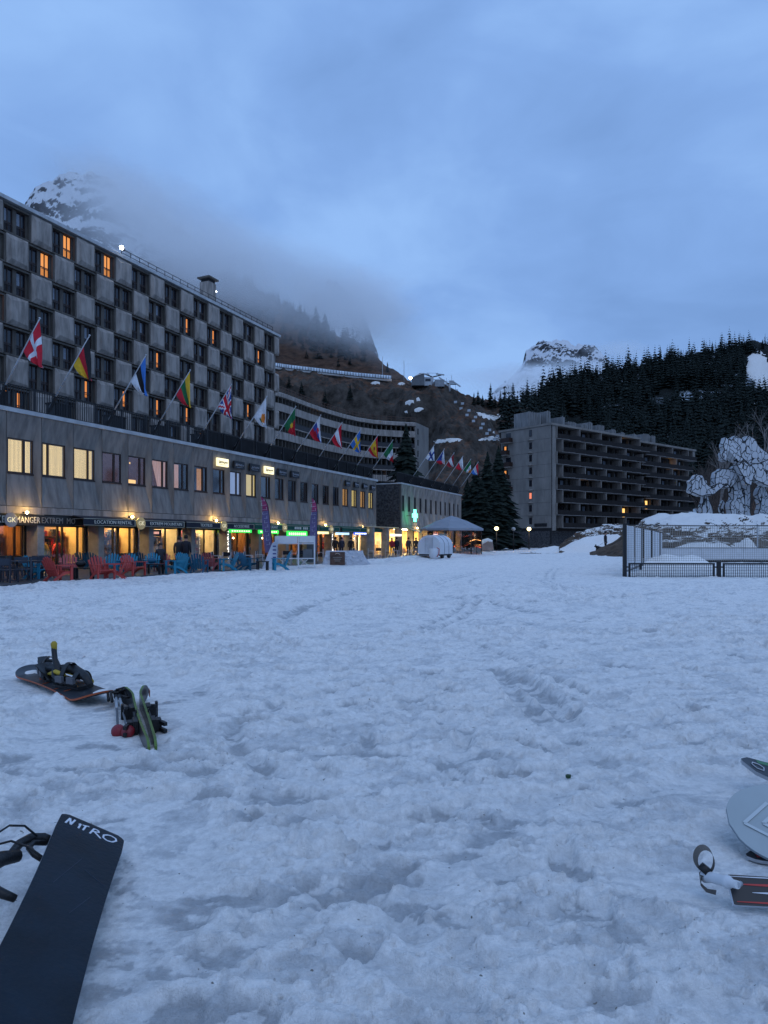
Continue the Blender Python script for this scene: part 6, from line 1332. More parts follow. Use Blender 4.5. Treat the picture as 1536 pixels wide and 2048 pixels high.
# ------------------------------------------------------------ fenced court
YN = 20.6; gN = g_at((1250 - 768) / F * YN, YN); X0 = (1249 - 768) / F * YN
netm = M('net_cord', (.30, .28, .25), .8, var=.1); fence_b = M('fence_black', (.012, .013, .016), .5)
t = empty('court_fence', (X0, YN, gN), R(-1.5), 'low black mesh fence with a pale cord net above it on the right', 'fence'); WN = 6.4; HT = 1.56; HB = .40
pm = MB().box(-.045, .045, -.045, .045, -.1, HT).mesh('post', fence_b)
for x in (0, 5.9): place('post', pm, t, (x, 0, 0))
nm = MB(); c = .064
for i in range(int(WN / c) + 1):
    x = i * c; nm.box(x - .003, x + .003, -.003, .003, .45, HT - .03 - .05 * math.sin(math.pi * min(1, x / 5.9)) * .8)
for j in range(int((HT - .5) / c) + 1):
    z = .47 + j * c
    for i in range(12):
        a, b = i * WN / 12, (i + 1) * WN / 12; s_ = .04 * j / 16; nm.bar((a, 0, z - s_ * math.sin(math.pi * min(1, a / 5.9))), (b, 0, z - s_ * math.sin(math.pi * min(1, b / 5.9))), .006)
tag(nm.build('net', netm, t), kind='stuff')
MB().tube([(i * WN / 12, 0, HT - .03 - .04 * math.sin(math.pi * min(1, i * WN / 12 / 5.9))) for i in range(13)], .012, 5).build('top_cord', blackm, t)
def mesh_panel(x0, x1):
    fmb = MB(); fmb.box(x0, x0 + .05, -.025, .025, -.08, HB).box(x1 - .05, x1, -.025, .025, -.08, HB).box(x0 + .05, x1 - .05, -.025, .025, HB - .05, HB)
    fo = fmb.build('panel_frame', fence_b, t); w2 = MB(); n = int((x1 - x0 - .1) / .062)
    for i in range(1, n): xx = x0 + .05 + (x1 - x0 - .1) * i / n; w2.box(xx - .0055, xx + .0055, -.006, .006, -.06, HB - .05)
    for z in (.0, .045, .09, .135, .18, .225, .27, .32): w2.box(x0 + .05, x1 - .05, -.012, -.006, z - .005, z + .005)
    tag(w2.build('wire_mesh', fence_b, fo), kind='stuff')
mesh_panel(.12, 2.62); mesh_panel(2.86, 5.4); mesh_panel(5.6, 6.4)
for x in (2.74, 5.5): MB().box(x - .05, x + .05, -.05, .05, -.1, .44).build('post', fence_b, t)
MB().box(.03, .13, -.02, .02, .26, .30).box(2.6, 2.9, -.02, .02, .26, .30).build('clamp', fence_b, t)
# side fence with white boards receding from the corner
t = empty('board_fence', (X0 + .06, YN + .1, gN), math.atan2(15.4, 7.2), 'white upright boards with black net between them receding behind the corner post', 'fence'); Lb = 17.2
for i, (a, b) in enumerate([(.24, 2.45), (3.1, 5.5), (6.6, 9.5), (10.3, 11.5), (12.1, 13.3), (13.9, 14.7), (15.9, 17)]):
    MB().box(a, b, -.015, .015, .18 + .02 * i, 1.5 - .012 * i).build('board', whitem, t)
for x in (0.0, 5.0, 10.0, 15.2): MB().box(x - .04, x + .04, -.04, .04, 0, 1.5).build('post', fence_b, t)
nm = MB()
for i in range(int(Lb / .1)): nm.box(i * .1, i * .1 + .008, .024, .03, .1, 1.5)
for j in range(14): nm.box(0, Lb, .03, .034, .12 + j * .1, .128 + j * .1)
tag(nm.build('net', fence_b, t), kind='stuff')
# far side: white kick boards and second net
YB2 = 36; t = empty('kick_board', ((1322 - 768) / F * YB2, YB2, g_at(15, YB2)), R(-1), 'long low wall of white boards along the back of the court', 'fence')
for i in range(7): MB().box(i * 2.1, i * 2.1 + 2.07, 0, .05, -.05, .66).build('board', whitem, t)
MB().box(0, 14.7, -.02, .07, .665, .70).build('cap_rail', fence_b, t)
nm = MB()
for i in range(int(14.7 / .12)): nm.box(i * .12, i * .12 + .007, .03, .038, .7, 1.85)
for j in range(10): nm.box(0, 14.7, .02, .028, .72 + j * .12, .731 + j * .12)
tag(nm.build('net', netm, t), kind='stuff'); MB().box(4.9, 4.96, .0, .06, .7, 1.9).box(9.8, 9.86, 0, .06, .7, 1.9).build('post', steel, t)
t = empty('dark_strip', ((1440 - 768) / F * 33, 33, g_at(15, 33)), R(-2), 'dark netting roll lying on the snow inside the court', 'netting'); MB().tube([(-1.0, 0, .06), (1, .1, .08), (4, 0, .05)], .07, 7).build('roll', M('net_roll', (.05, .05, .05), .9, var=.5, scale=14), t)
# ------------------------------------------------------------ white sculpture: plain branching slabs with dark edges
def vor_white():
    m = bpy.data.materials.new('sculpture_white'); m.use_nodes = True; tt = m.node_tree; n = tt.nodes; l = tt.links; b = n['Principled BSDF']; b.inputs['Roughness'].default_value = .6
    g = n.new('ShaderNodeTexCoord'); mp = n.new('ShaderNodeMapping'); mp.inputs['Scale'].default_value = (1.0, .3, .62); l.new(g.outputs['Object'], mp.inputs[0])
    ns = n.new('ShaderNodeTexNoise'); ns.inputs['Scale'].default_value = 1.2; l.new(mp.outputs[0], ns.inputs['Vector']); va = n.new('ShaderNodeVectorMath'); va.operation = 'MULTIPLY_ADD'; l.new(ns.outputs['Color'], va.inputs[0]); va.inputs[1].default_value = (.9, .4, .9); l.new(mp.outputs[0], va.inputs[2])
    v = n.new('ShaderNodeTexVoronoi'); v.feature = 'DISTANCE_TO_EDGE'; v.inputs['Scale'].default_value = 2.7; l.new(va.outputs[0], v.inputs['Vector'])
    r = n.new('ShaderNodeMapRange'); l.new(v.outputs['Distance'], r.inputs[0]); r.inputs[1].default_value = .035; r.inputs[2].default_value = .055
    mx = n.new('ShaderNodeMix'); mx.data_type = 'RGBA'; l.new(r.outputs[0], mx.inputs[0]); mx.inputs[6].default_value = (.01, .01, .012, 1); mx.inputs[7].default_value = (.50, .52, .55, 1); l.new(mx.outputs[2], b.inputs['Base Color']); return m
scw = vor_white(); scb = M('sculpture_edge', (.012, .012, .014), .6)
YS = 57; sbz = 3.0; st_ = empty('sculpture', ((1480 - 768) / F * YS, YS, sbz), R(6), 'tall white sculpture of branching slabs with dark edges on the rock mound', 'sculpture')
def sxz(px, py): return ((px - 1480) / F * YS, EYE + (HZ - py) / F * YS - sbz)
def slab(pts, y, th, name='slab', smooth=1):
    rj = random.Random(int(pts[0][0] + pts[0][1])); p = []
    for i_, q in enumerate(pts):
        q2_ = pts[(i_ + 1) % len(pts)]; p += [sxz(q[0] + rj.uniform(-3, 3), q[1] + (rj.uniform(-3, 3) if q[1] < 1030 else 0)), sxz((q[0] + q2_[0]) / 2 + rj.uniform(-4, 4), (q[1] + q2_[1]) / 2 + (rj.uniform(-4, 4) if q[1] < 1030 else 0))]
    for _ in range(smooth):
        q = []
        for i in range(len(p)):
            a, b = p[i], p[(i + 1) % len(p)]; q += [(a[0] * .78 + b[0] * .22, a[1] * .78 + b[1] * .22), (a[0] * .22 + b[0] * .78, a[1] * .22 + b[1] * .78)]
        p = q
    cx = sum(a for a, _ in p) / len(p); cz = sum(b for _, b in p) / len(p); n = len(p)
    area = sum(p[i][0] * p[(i + 1) % n][1] - p[(i + 1) % n][0] * p[i][1] for i in range(n)); s = 1 if area > 0 else -1
    inn = []
    for i in range(n):
        a, b = p[i - 1], p[(i + 1) % n]; tx, tz = b[0] - a[0], b[1] - a[1]; L_ = math.hypot(tx, tz) + 1e-6; inn.append((p[i][0] - s * tz / L_ * .075, p[i][1] + s * tx / L_ * .075))
    if area < 0: p = p[::-1]; inn = inn[::-1]
    mb = MB().prism(p, y, y + th * .7); mb.m = [0, 0] + [1] * (len(mb.m) - 2); b_ = mb.build(name, [scb, scw], st_); MB().prism(inn, y - .02, y - .003).build('face', scw, b_)
    # white side faces along the thickness
    return b_
slab([(1403,1036),(1402,1010),(1408,985),(1402,965),(1412,958),(1418,975),(1422,1000),(1428,1036)], .3, .7)
slab([(1370,962),(1382,950),(1396,954),(1412,972),(1432,966),(1440,972),(1430,984),(1404,992),(1382,994),(1368,984)], -.5, .9)
slab([(1428,946),(1440,938),(1462,936),(1476,944),(1470,966),(1450,980),(1430,978),(1424,962)], -.2, .9)
slab([(1466,1040),(1462,1008),(1470,976),(1462,950),(1474,930),(1490,942),(1486,980),(1492,1008),(1488,1040)], .2, .9)
slab([(1434,888),(1443,878),(1457,880),(1472,898),(1478,922),(1470,934),(1456,922),(1446,904),(1444,922),(1434,922),(1431,912),(1438,905)], -.6, .8)
slab([(1456,930),(1470,924),(1492,934),(1500,952),(1492,972),(1474,968),(1466,950)], -.9, .7)
slab([(1463,876),(1478,872),(1490,886),(1500,869),(1514,880),(1530,898),(1546,912),(1540,940),(1516,944),(1496,926),(1478,914),(1466,896)], .0, 1.0)
slab([(1492,930),(1518,922),(1548,918),(1572,940),(1570,966),(1540,974),(1510,966),(1496,950)], -.7, 1.0)
slab([(1500,1040),(1496,1012),(1502,984),(1496,962),(1510,952),(1520,972),(1516,1000),(1524,1040)], .9, .8)
slab([(1486,1040),(1488,1000),(1484,968),(1500,960),(1504,1000),(1502,1040)], 1.4, .5)
slab([(1532,1042),(1536,1008),(1530,976),(1546,966),(1560,990),(1556,1042)], .8, .8)
slab([(1452,1020),(1458,1000),(1464,1012),(1462,1034),(1454,1034)], .9, .4)
# ------------------------------------------------------------ bare trees and brown shrubs
twig = M('bare_twigs', (.075, .058, .05), .9, var=.3); twig2 = M('pale_bark', (.20, .18, .17), .9, var=.3)
def bare(H, seed, depth=5, spread=.5):
    r = random.Random(seed); tr = MB(); tw = MB()
    def go(p, d, L_, rad, lv):
        q = p + d * L_; mid_ = p + d * L_ * .5 + Vector((r.uniform(-1, 1), r.uniform(-1, 1), 0)) * L_ * .06
        (tr if lv < 2 else tw).tube([p, mid_, q], [rad, rad * .85, rad * .65], 4 if lv < 2 else 3, caps=False)
        if lv >= depth: return
        for k in range(3 if lv else 4):
            dd = (d + Vector((r.gauss(0, spread), r.gauss(0, spread), r.uniform(-.05, .35)))).normalized(); go(p.lerp(q, r.uniform(.55, 1)), dd, L_ * r.uniform(.55, .82), rad * .6, lv + 1)
    go(Vector((0, 0, -.3)), Vector((0, 0, 1)), H * .32, H * .014, 0); return tr, tw
BT = [bare(9, s, 5, .42) for s in (1, 2, 3)]; BTM = [(a.mesh('trunk', twig2), b.mesh('twigs', twig2)) for a, b in BT]; BTD = [(a.mesh('trunk', twig), b.mesh('twigs', twig)) for a, b in BT]
for i, (px, pyt, pyb, Y, pale, lb) in enumerate([(1445, 800, 1040, 74, 1, 'pale bare birch rising behind the head of the sculpture'), (1536, 762, 1040, 66, 1, 'tall pale bare tree at the right edge of the frame'), (1500, 868, 1045, 70, 0, 'dark bare tree tangled with the top of the sculpture'), (1560, 860, 1045, 60, 0, 'dark bare tree just outside the right edge'),
        (1420, 880, 1060, 95, 0, 'dark bare tree right of the end of the balcony block'), (1478, 830, 1060, 100, 0, 'brown bare tree behind the sculpture'), (1520, 820, 1060, 105, 0, 'brown bare tree farther back at the right'), (1405, 905, 1060, 110, 0, 'low bare tree against the end of the balcony block'), (1455, 880, 1060, 112, 0, 'thin bare tree behind the sculpture body')]):
    x = (px - 768) / F * Y; zb = max(0, EYE + (HZ - pyb) / F * Y); zt = EYE + (HZ - pyt) / F * Y; s = (zt - zb) / 8.5
    t = empty('bare_tree', (x, Y, zb), i * 1.7, lb, 'tree'); a, b = (BTM if pale else BTD)[i % 3]
    for nm_, me in (('trunk', a), ('twigs', b)): place(nm_, me, t, scale=(s * .8, s * .8, s))
sh = MB(); r_ = random.Random(9)
for i in range(2600):
    px = r_.uniform(1398, 1640); Y = r_.uniform(95, 150); x = (px - 768) / F * Y; z0 = r_.uniform(0, 1) ** 1.6 * 9 + (Y - 95) * .12; L_ = r_.uniform(1.2, 3.2); a = r_.gauss(0, .45)
    sh.bar((x, Y, z0 - .5), (x + math.sin(a) * L_, Y + r_.uniform(-.6, .6), z0 + math.cos(a) * L_), .05)
tag(sh.build('undergrowth', twig), 'tangle of bare brown undergrowth behind the sculpture', 'undergrowth', kind='stuff')
bank, bvk = hill('hill', [(1385, 1040, 150), (1420, 985, 150), (1470, 960, 152), (1520, 950, 155), (1700, 945, 160)], [(1385, 85, 0), (1700, 80, 0)], brown, nc=60, nr=30, amp=1.2, fs=.08, seed=33, back=40)
# low stone wall and snow edge at the foot of the right-hand block
t = empty('low_wall', (26.5, 120, -.3), R(4), 'low dark stone wall in front of the right-hand block', 'wall'); 
for i in range(26): MB().box(i * .7, i * .7 + .66, 0, .4, 0, .62 + .08 * math.sin(i * 2.3)).build('stone', stone, t)
# ============================================================ lift station, gallery, lift chairs on the brown hill
t = None
gpts = []
for px, py in [(548, 733), (575, 737), (610, 741), (645, 745), (680, 749), (715, 753), (750, 756), (783, 759)]:
    h = None; gpts.append(h if h is not None and h.y < 330 else P(px, py, 292))
gal = empty('conveyor_gallery', (0, 0, 0), 0, 'long glazed conveyor tunnel along the ledge above the cliff', 'tunnel'); galm = M('gallery_film', (.55, .62, .68), .35, var=.35, scale=.8, spec=.6)
gf = [Vector((p.x, 288, EYE + (HZ - py) / F * 288)) for p, (px, py) in zip(gpts, [(548, 733), (575, 737), (610, 741), (645, 745), (680, 749), (715, 753), (750, 756), (783, 759)])]
gf = [cast(bvA, px, py + 3) + Vector((0, -.8, 1.0)) for px, py in [(548, 733), (575, 737), (610, 741), (645, 745), (680, 749), (715, 753), (750, 756), (783, 759)]]
arc = [(-1.1, -.6)] + [(-1.1 * math.cos(a), .9 * math.sin(a)) for a in np.linspace(0, math.pi, 8)] + [(1.1, -.6)]
def gpoint(u):
    k = min(6, int(u * 7)); return gf[k].lerp(gf[k + 1], u * 7 - k)
NG = 44
for i in range(NG):
    a, b = gpoint(i / NG), gpoint((i + .86) / NG); vs = []
    for p in (a, b): vs += [(p.x, p.y + q[0], p.z + q[1]) for q in arc]
    n = len(arc); MB().add(vs, [(j, j + 1, n + j + 1, n + j) for j in range(n - 1)], 0, True).build('glazed_segment', galm, gal)
    p = gpoint((i + .93) / NG); MB().tube([(p.x, p.y + q[0] * 1.06, p.z + q[1] * 1.06) for q in arc], .12, 4).build('hoop', M('hoop_grey', (.16, .18, .2), .6), gal)
MB().tube([p + Vector((0, 0, -1.0)) for p in gf], .5, 6).build('base', snowm, gal)
def mast(px, pt, pb, Y, label, r=.16):
    p = P(px, pb, Y); t = empty('mast', p, 0, label, 'mast'); MB().tube([(0, 0, -2), (0, 0, (pb - pt) / F * Y)], [r, r * .6], 6).build('pole', steel, t)
mast(765, 713, 762, 287, 'thin lone mast at the right end of the glazed tunnel'); mast(808, 721, 768, 284, 'thin lone mast left of the lift station')
YL = 280
def at(px, py, Y=YL): return P(px, py, Y)
def hz_of(bv, px):
    y = 700
    while y < 900 and cast(bv, px, y) is None: y += 1
    return y
def rim(px, dy=2):
    y = hz_of(bvA, px) + dy; return cast(bvA, px, y)
t = empty('lift_station', rim(852, 4) + Vector((0, 0, .6)), R(0), 'small grey lift station hut on the hill crest', 'building')
kx = YL / F
MB().prism([(-27 * kx, -.8), (-27 * kx, 10 * kx), (-12 * kx, 19 * kx), (-4 * kx, 17 * kx), (-4 * kx, -.8)], -3, 3).build('hall', M('hut_grey', (.13, .14, .15), .8), t)
MB().box(-4 * kx + .01, 10 * kx, -2.5, 2.5, -.8, 12 * kx).build('cabin', steel, t); MB().box(-2 * kx, 8 * kx, -2.56, -2.51, 4 * kx, 9 * kx).build('window', darkpane, t); MB().box(16 * kx, 34 * kx, -2, 2, -1, 8 * kx).build('base_block', M('hut_pale', (.26, .28, .30), .8), t)
MB().bar((-20 * kx, -3.2, 14 * kx), (-6 * kx, -3.2, 18.5 * kx), .25).build('roof_edge', snowm, t)
def pylon(px, pb, pt, Y, tilt, label, w_=17):
    k_ = Y / F; rp = rim(px, 3); t = empty('lift_pylon', rp, 0, label, 'pylon'); k_ = rp.y / F; H = max(14, (HZ - (rp.z - EYE) / rp.y * F) - pt) * k_; dx = tilt * k_
    MB().tube([(0, 0, -1), (0, 0, H * .72)], [.5, .38], 8).build('mast', steel, t)
    MB().bar((0, 0, H * .7), (-w_ * .5 * k_, 0, H * .96 + dx), .5, .35).bar((0, 0, H * .7), (w_ * .6 * k_, 0, H * .92 - dx), .5, .35).build('cross_arm', blackm, t)
    for s_ in (-1, 1): MB().bar((s_ * w_ * .5 * k_ - 1.6, -1, H * .93 - s_ * dx + .3 * tilt), (s_ * w_ * .5 * k_ + 1.6, -1, H * .90 - s_ * dx - .3 * tilt), .45).build('sheave_beam', steel, t)
    MB().bar((-w_ * .3 * k_, 0, H * .95), (-w_ * .35 * k_, 0, H * 1.12), .15).bar((w_ * .3 * k_, 0, H * .92), (w_ * .36 * k_, 0, H * 1.1), .15).bar((-w_ * .35 * k_, 0, H * 1.1), (w_ * .36 * k_, 0, H * 1.08), .12).build('frame', steel, t)
pylon(865, 775, 748, 280, .4, 'left lift pylon with spread arms above the station', 30); pylon(899, 793, 766, 275, 3.5, 'right lift pylon with a sloping arm on the crest', 26)
t = lampthing(at(821, 756, 278), .62, M('lamp_flood', (1, .8, .55), .5, emis=(1, .72, .42), es=22), 'bright warm floodlight on the crest left of the lift station', 'floodlight', name='floodlight'); MB().tube([(0, .3, -3.5), (0, .3, 0)], .12, 5).build('post', blackm, t)
cbl = empty('lift_cable', (0, 0, 0), 0, 'thin lift cables running down from the pylons over the brown slope', 'cable'); lc = M('lift_cable', (.06, .06, .065), .5)
L1 = [at(852, 757), at(880, 760, 278), at(905, 782, 274), at(925, 800, 268), at(951, 827, 255), at(980, 853, 245), at(1004, 885, 238), at(1040, 925, 230)]
L2 = [at(852, 757, 284), at(889, 762, 282), at(900, 775, 276), at(911, 798, 270), at(934, 824, 258), at(962, 850, 248), at(989, 873, 240), at(1030, 915, 232)]
MB().tube(L1, .05, 4).build('cable', lc, cbl); MB().tube(L2, .05, 4).build('cable', lc, cbl)
chp = M('pale_seat', (.42, .46, .50), .7, var=.1); i = 0
for (px, py) in [(911,804),(925,807),(922,817),(938,821),(934,830),(951,834),(947,842),(966,848),(962,856),(979,860),(974,867),(995,872),(989,879),(1004,892)]:
    h = cast(bvA, px, py + 1); p = (h * (1 - 4 / h.length) + Vector((0, 0, .2))) if h is not None else at(px, py, 274); k_ = p.y / F; t = empty('chairlift_seat', p, R(-15), 'pale square backed lift chair hanging over the brown slope', 'lift chair', 'lift chairs hanging in two rows down the slope')
    t['label'] = ['highest', 'second highest', 'third', 'fourth', 'fifth', 'sixth', 'seventh', 'eighth', 'ninth', 'tenth', 'eleventh', 'twelfth', 'thirteenth', 'lowest'][i] + ' pale lift chair counted down the brown slope'; i += 1
    MB().box(-.55, .55, -.05, .05, -.45, .42).build('backrest', chp, t); MB().box(-.55, .55, -.45, -.053, -.5, -.42).build('seat', steel, t); MB().bar((0, .1, .4), (0, .1, 1.5), .05).build('hanger', lc, t)
for (px, py, rz, lb) in [(903, 762, 0, 'dark lift chair hanging left under the right pylon arm'), (876, 768, 0, 'lift chair beside the left pylon'), (893, 768, 0, 'lift chair between the two pylons'), (911, 780, 0, 'lift chair just right of the right pylon')]:
    t = empty('chairlift_seat', at(px, py, 276), 0, lb, 'lift chair'); MB().box(-.9, .9, -.1, .1, -.9, .2).build('backrest', steel, t); MB().bar((0, .1, .2), (0, .1, 2.4), .09).build('hanger', lc, t)
# ============================================================ foreground: boards and skis
base_b = M('board_base', (.005, .013, .023), .5, var=.35, scale=7, stretch=(1, 1, 1), bump=.15, bscale=60, spec=.25); edge_s = M('steel_edge', (.45, .47, .5), .3, metal=.7, var=.1); topb = M('board_top', (.02, .02, .022), .4)
blackp = M('binding_black', (.010, .010, .011), .45, bump=.2, bscale=80); graym = M('binding_grey', (.10, .10, .11), .5)
def board_mesh(L_, wn, ww, tip, kick, th=.010, n=130, m=12, cam=0.0, square=1.0):
    """board along +y from 0 to L_, up +z = base side or top side; returns MB with 2 faces, mats 0 upper,1 lower,2 edge"""
    up = []; rows_ = []
    for i in range(n + 1):
        y = L_ * (i / n); e = min(y, L_ - y)
        w_ = ww + (wn - ww) * (abs(y - L_ / 2) / (L_ / 2 - tip)) ** 2 if tip < y < L_ - tip else None
        if w_ is None:
            f = max(0.0, e) / tip; w_ = wn * (1 - (1 - f) ** (2.0 + 2.2 * square)) ** (1 / 2.2) if f > 0 else wn * .30 * square
            w_ = max(w_, wn * .42 * square if f == 0 else w_)
            if square > .8: w_ = wn * (1 - .22 * (1 - min(1.0, e / .035)) ** 2)
        z = kick * max(0, 1 - e / (tip * 1.25)) ** 2 + cam * math.sin(math.pi * y / L_); rows_.append((y, w_, z))
    return rows_
def board(name, rows_, th, parent, mu, ml, me_, m=10, upname='top_sheet'):
    n = len(rows_); U = MB(); Lw = MB(); E = MB(); vs = []; ve = []
    for (y, w_, z) in rows_:
        for j in range(m + 1): vs.append(((j / m - .5) * w_, y, z))
    fs = [(i * (m + 1) + j, i * (m + 1) + j + 1, (i + 1) * (m + 1) + j + 1, (i + 1) * (m + 1) + j) for i in range(n - 1) for j in range(m)]
    U.add([(a, b, c + th) for a, b, c in vs], fs, 0, True); Lw.add(vs, [f[::-1] for f in fs], 0, True)
    ring = [(-w_ / 2, y, z) for y, w_, z in rows_] + [(rows_[-1][1] * (j / m - .5), rows_[-1][0], rows_[-1][2]) for j in range(1, m)] + [(w_ / 2, y, z) for y, w_, z in rows_[::-1]] + [(rows_[0][1] * (.5 - j / m), rows_[0][0], rows_[0][2]) for j in range(1, m)]
    k = len(ring); E.add([(x, y, z - .0) for x, y, z in ring] + [(x, y, z + th) for x, y, z in ring], [(i, (i + 1) % k, k + (i + 1) % k, k + i) for i in range(k)] + [((i + 1) % k, i, k + i, k + (i + 1) % k) for i in range(0)])
    U.build(upname, mu, parent); Lw.build('underside', ml, parent); E.build('edge', me_, parent)
def frame_obj(o, origin, yaxis, zhint):
    y = Vector(yaxis).normalized(); z = Vector(zhint); z = (z - y * z.dot(y)).normalized(); x = y.cross(z); m_ = Matrix((x, y, z)).transposed().to_4x4(); m_.translation = Vector(origin); o.matrix_world = m_
def binding(parent, y, zup, s=1.0, flip=1, yel=None, strapy=0.0, rot=0.0, hb=70):
    """snowboard binding at board-local y, standing on z=zup, pointing up by flip (+1/-1)"""
    bnd = empty('binding', (0, y, zup), rot); bnd.parent = parent; bnd.scale = (s, s, s * flip)
    MB().slabp([(-.14, -.055), (-.10, -.065), (.13, -.055), (.15, 0), (.13, .055), (-.10, .065), (-.14, .055)], .0, .022).build('baseplate', blackp, bnd)
    MB().tube([(.12, -.06, .03), (-.02, -.068, .05), (-.11, -.065, .085), (-.155, -.03, .11), (-.16, 0, .115), (-.155, .03, .11), (-.11, .065, .085), (-.02, .068, .05), (.12, .06, .03)], .011, 8).build('heel_cup', blackp, bnd)
    hbk = MB(); a = R(hb); n = 8; vs = []
    for i in range(n + 1):
        u = i / n; ln = .24 * u; cx = -.15 - ln * math.cos(a); cz = .03 + ln * math.sin(a)
        for j in range(7):
            q = (j / 6 - .5) * 2; wd = .055 - .012 * u; vs.append((cx + .035 * q * q * (1 - .4 * u), q * wd * (1 if u < .85 else .85), cz))
    hbk.add(vs, [(i * 7 + j, i * 7 + j + 1, (i + 1) * 7 + j + 1, (i + 1) * 7 + j) for i in range(n) for j in range(6)], 0, True); vs2 = [(x - .012, yv, z) for x, yv, z in vs]; hbk.add(vs2, [(i * 7 + j, (i + 1) * 7 + j, (i + 1) * 7 + j + 1, i * 7 + j + 1) for i in range(n) for j in range(6)], 0, True)
    hbk.build('highback', blackp, bnd)
    for (x0, h, mt) in [(-.03, .13, yel or blackp), (.09, .085, blackp)]:
        st = MB(); vs = []
        for i in range(13):
            t_ = math.pi * i / 12; c_, s_ = -math.cos(t_), math.sin(t_)
            for q in (-.022, .022): vs.append((x0 + q + .02 * s_, c_ * .072, .04 + h * s_ * (.8 + .2 * s_)))
        st.add(vs + [(x, yv * .93, z - .008) for x, yv, z in vs], [(2 * i, 2 * i + 1, 2 * i + 3, 2 * i + 2) for i in range(12)] + [(26 + 2 * i, 26 + 2 * i + 2, 26 + 2 * i + 3, 26 + 2 * i + 1) for i in range(12)], 0, True); st.build('strap', mt, bnd)
        MB().box(x0 - .03, x0 + .04, -.088, -.068, .05, .09).build('buckle', graym, bnd)
    return bnd
def gpx(px, py, h=0.0): Y = (EYE - h) * F / (py - HZ); return Vector(((px - 768) / F * Y, Y, h))
# -- large dark board lying base up at the lower left
A = gpx(186, 1655, .10); Bt = gpx(36, 2048, .115); ax_ = (Bt - A).normalized(); big = empty('snowboard', (0, 0, 0), 0, 'large dark navy snowboard lying base up with white hand drawn letters at its tip', 'snowboard')
side = (gpx(232, 1705, .03) - gpx(135, 1618, .13)).normalized(); nz_ = ax_.cross(side); nz_ = nz_ if nz_.z > 0 else -nz_
rows_ = board_mesh(1.52, .232, .205, .15, -.010, square=1.0)
frame_obj(big, A - ax_ * .02, ax_, nz_); board('snowboard', rows_, .011, big, base_b, topb, M('board_edge', (.35, .37, .40), .35, metal=.6, var=.1), upname='base_sheet')
def strokes(parent, lines, mat, z, r=.0035, name='lettering'):
    mb = MB()
    for ln in lines:
        for (a, b) in zip(ln, ln[1:]): 
            a3, b3 = Vector((a[0], a[1], z)), Vector((b[0], b[1], z)); mb.bar(a3, b3, r * 2, .0012, up=(0, 0, 1))
    return mb.build(name, mat, parent)
# letters are drawn across the tip: u runs along local -x or +x as seen; built on the base sheet
whl = M('letter_white', (.72, .74, .78), .6, var=.05)
sxx = 1 if (big.matrix_world.to_3x3() @ Vector((1, 0, 0))).x > 0 else -1
# glyphs as (u across 0..1 left to right, v down 0..1)
G = [[(.00,1),(.045,.05),(.095,.95),(.14,.0)], [(.235,.45),(.262,.25),(.245,1.0)], [(.30,.30),(.42,.12)], [(.36,.22),(.335,1.0)], [(.47,1.05),(.52,.1),(.60,.12),(.62,.38),(.50,.62)], [(.545,.58),(.68,1.12)], [(.80,.15),(.72,.45),(.72,.85),(.80,1.05),(.90,.95),(.97,.55),(.95,.22),(.86,.08),(.78,.2)]]
lines = [[(sxx * (-.092 + .186 * u), .036 + .062 * v) for u, v in g] for g in G]
bl = strokes(big, lines, whl, .0125, .0034); bl.location = (0, 0, 0)
for v_ in bl.data.vertices:
    y = v_.co.y; e = y; v_.co.z += -.010 * max(0, 1 - e / (.15 * 1.25)) ** 2
MB().box(-.10, -.02, .155, .157, 0, .001).build('scratch', M('scratch_grey', (.03, .045, .07), .5), big)
strokes(big, [[(.0, .30), (.03, .42), (.05, .50)], [(sxx * .02, .36), (sxx * .09, .41)], [(-.06, .5), (-.02, .62)]], M('scratch_grey', (.03, .045, .07), .5), .0115, .0006, 'scratch')
binding(big, .42, -.002, .62, -1, rot=R(12) if sxx > 0 else R(12)); binding(big, .95, -.002, .62, -1, rot=R(-8))
# visible binding sticks out on the left under the board
bx = empty('binding', (0, 0, 0), 0); bx.parent = big; lx = -sxx
def bq(*p): return [(lx * a, b, c) for a, b, c in p]
MB().tube(bq((.09, .170, -.03), (.13, .160, -.035), (.165, .185, -.04), (.185, .235, -.045), (.190, .29, -.05), (.175, .33, -.05)), [.014, .016, .016, .014, .013, .013], 10).tube(bq((.10, .31, -.03), (.13, .30, -.03), (.155, .26, -.035), (.15, .215, -.035), (.115, .195, -.03)), .009, 8).build('heel_cup', blackp, bx)
MB().tube(bq((.17, .31, -.045), (.205, .35, -.05), (.225, .41, -.055), (.215, .48, -.06), (.17, .53, -.05), (.12, .55, -.04)), [.018, .022, .022, .019, .014, .010], 10).build('highback', blackp, bx)
MB().tube(bq((.15, .20, -.02), (.20, .19, -.01), (.24, .23, -.01), (.26, .30, -.02), (.24, .36, -.04)), .0035, 6).tube(bq((.11, .36, -.0), (.16, .335, .0), (.21, .32, -.01), (.25, .35, -.03)), .0035, 6).build('cable', blackp, bx)
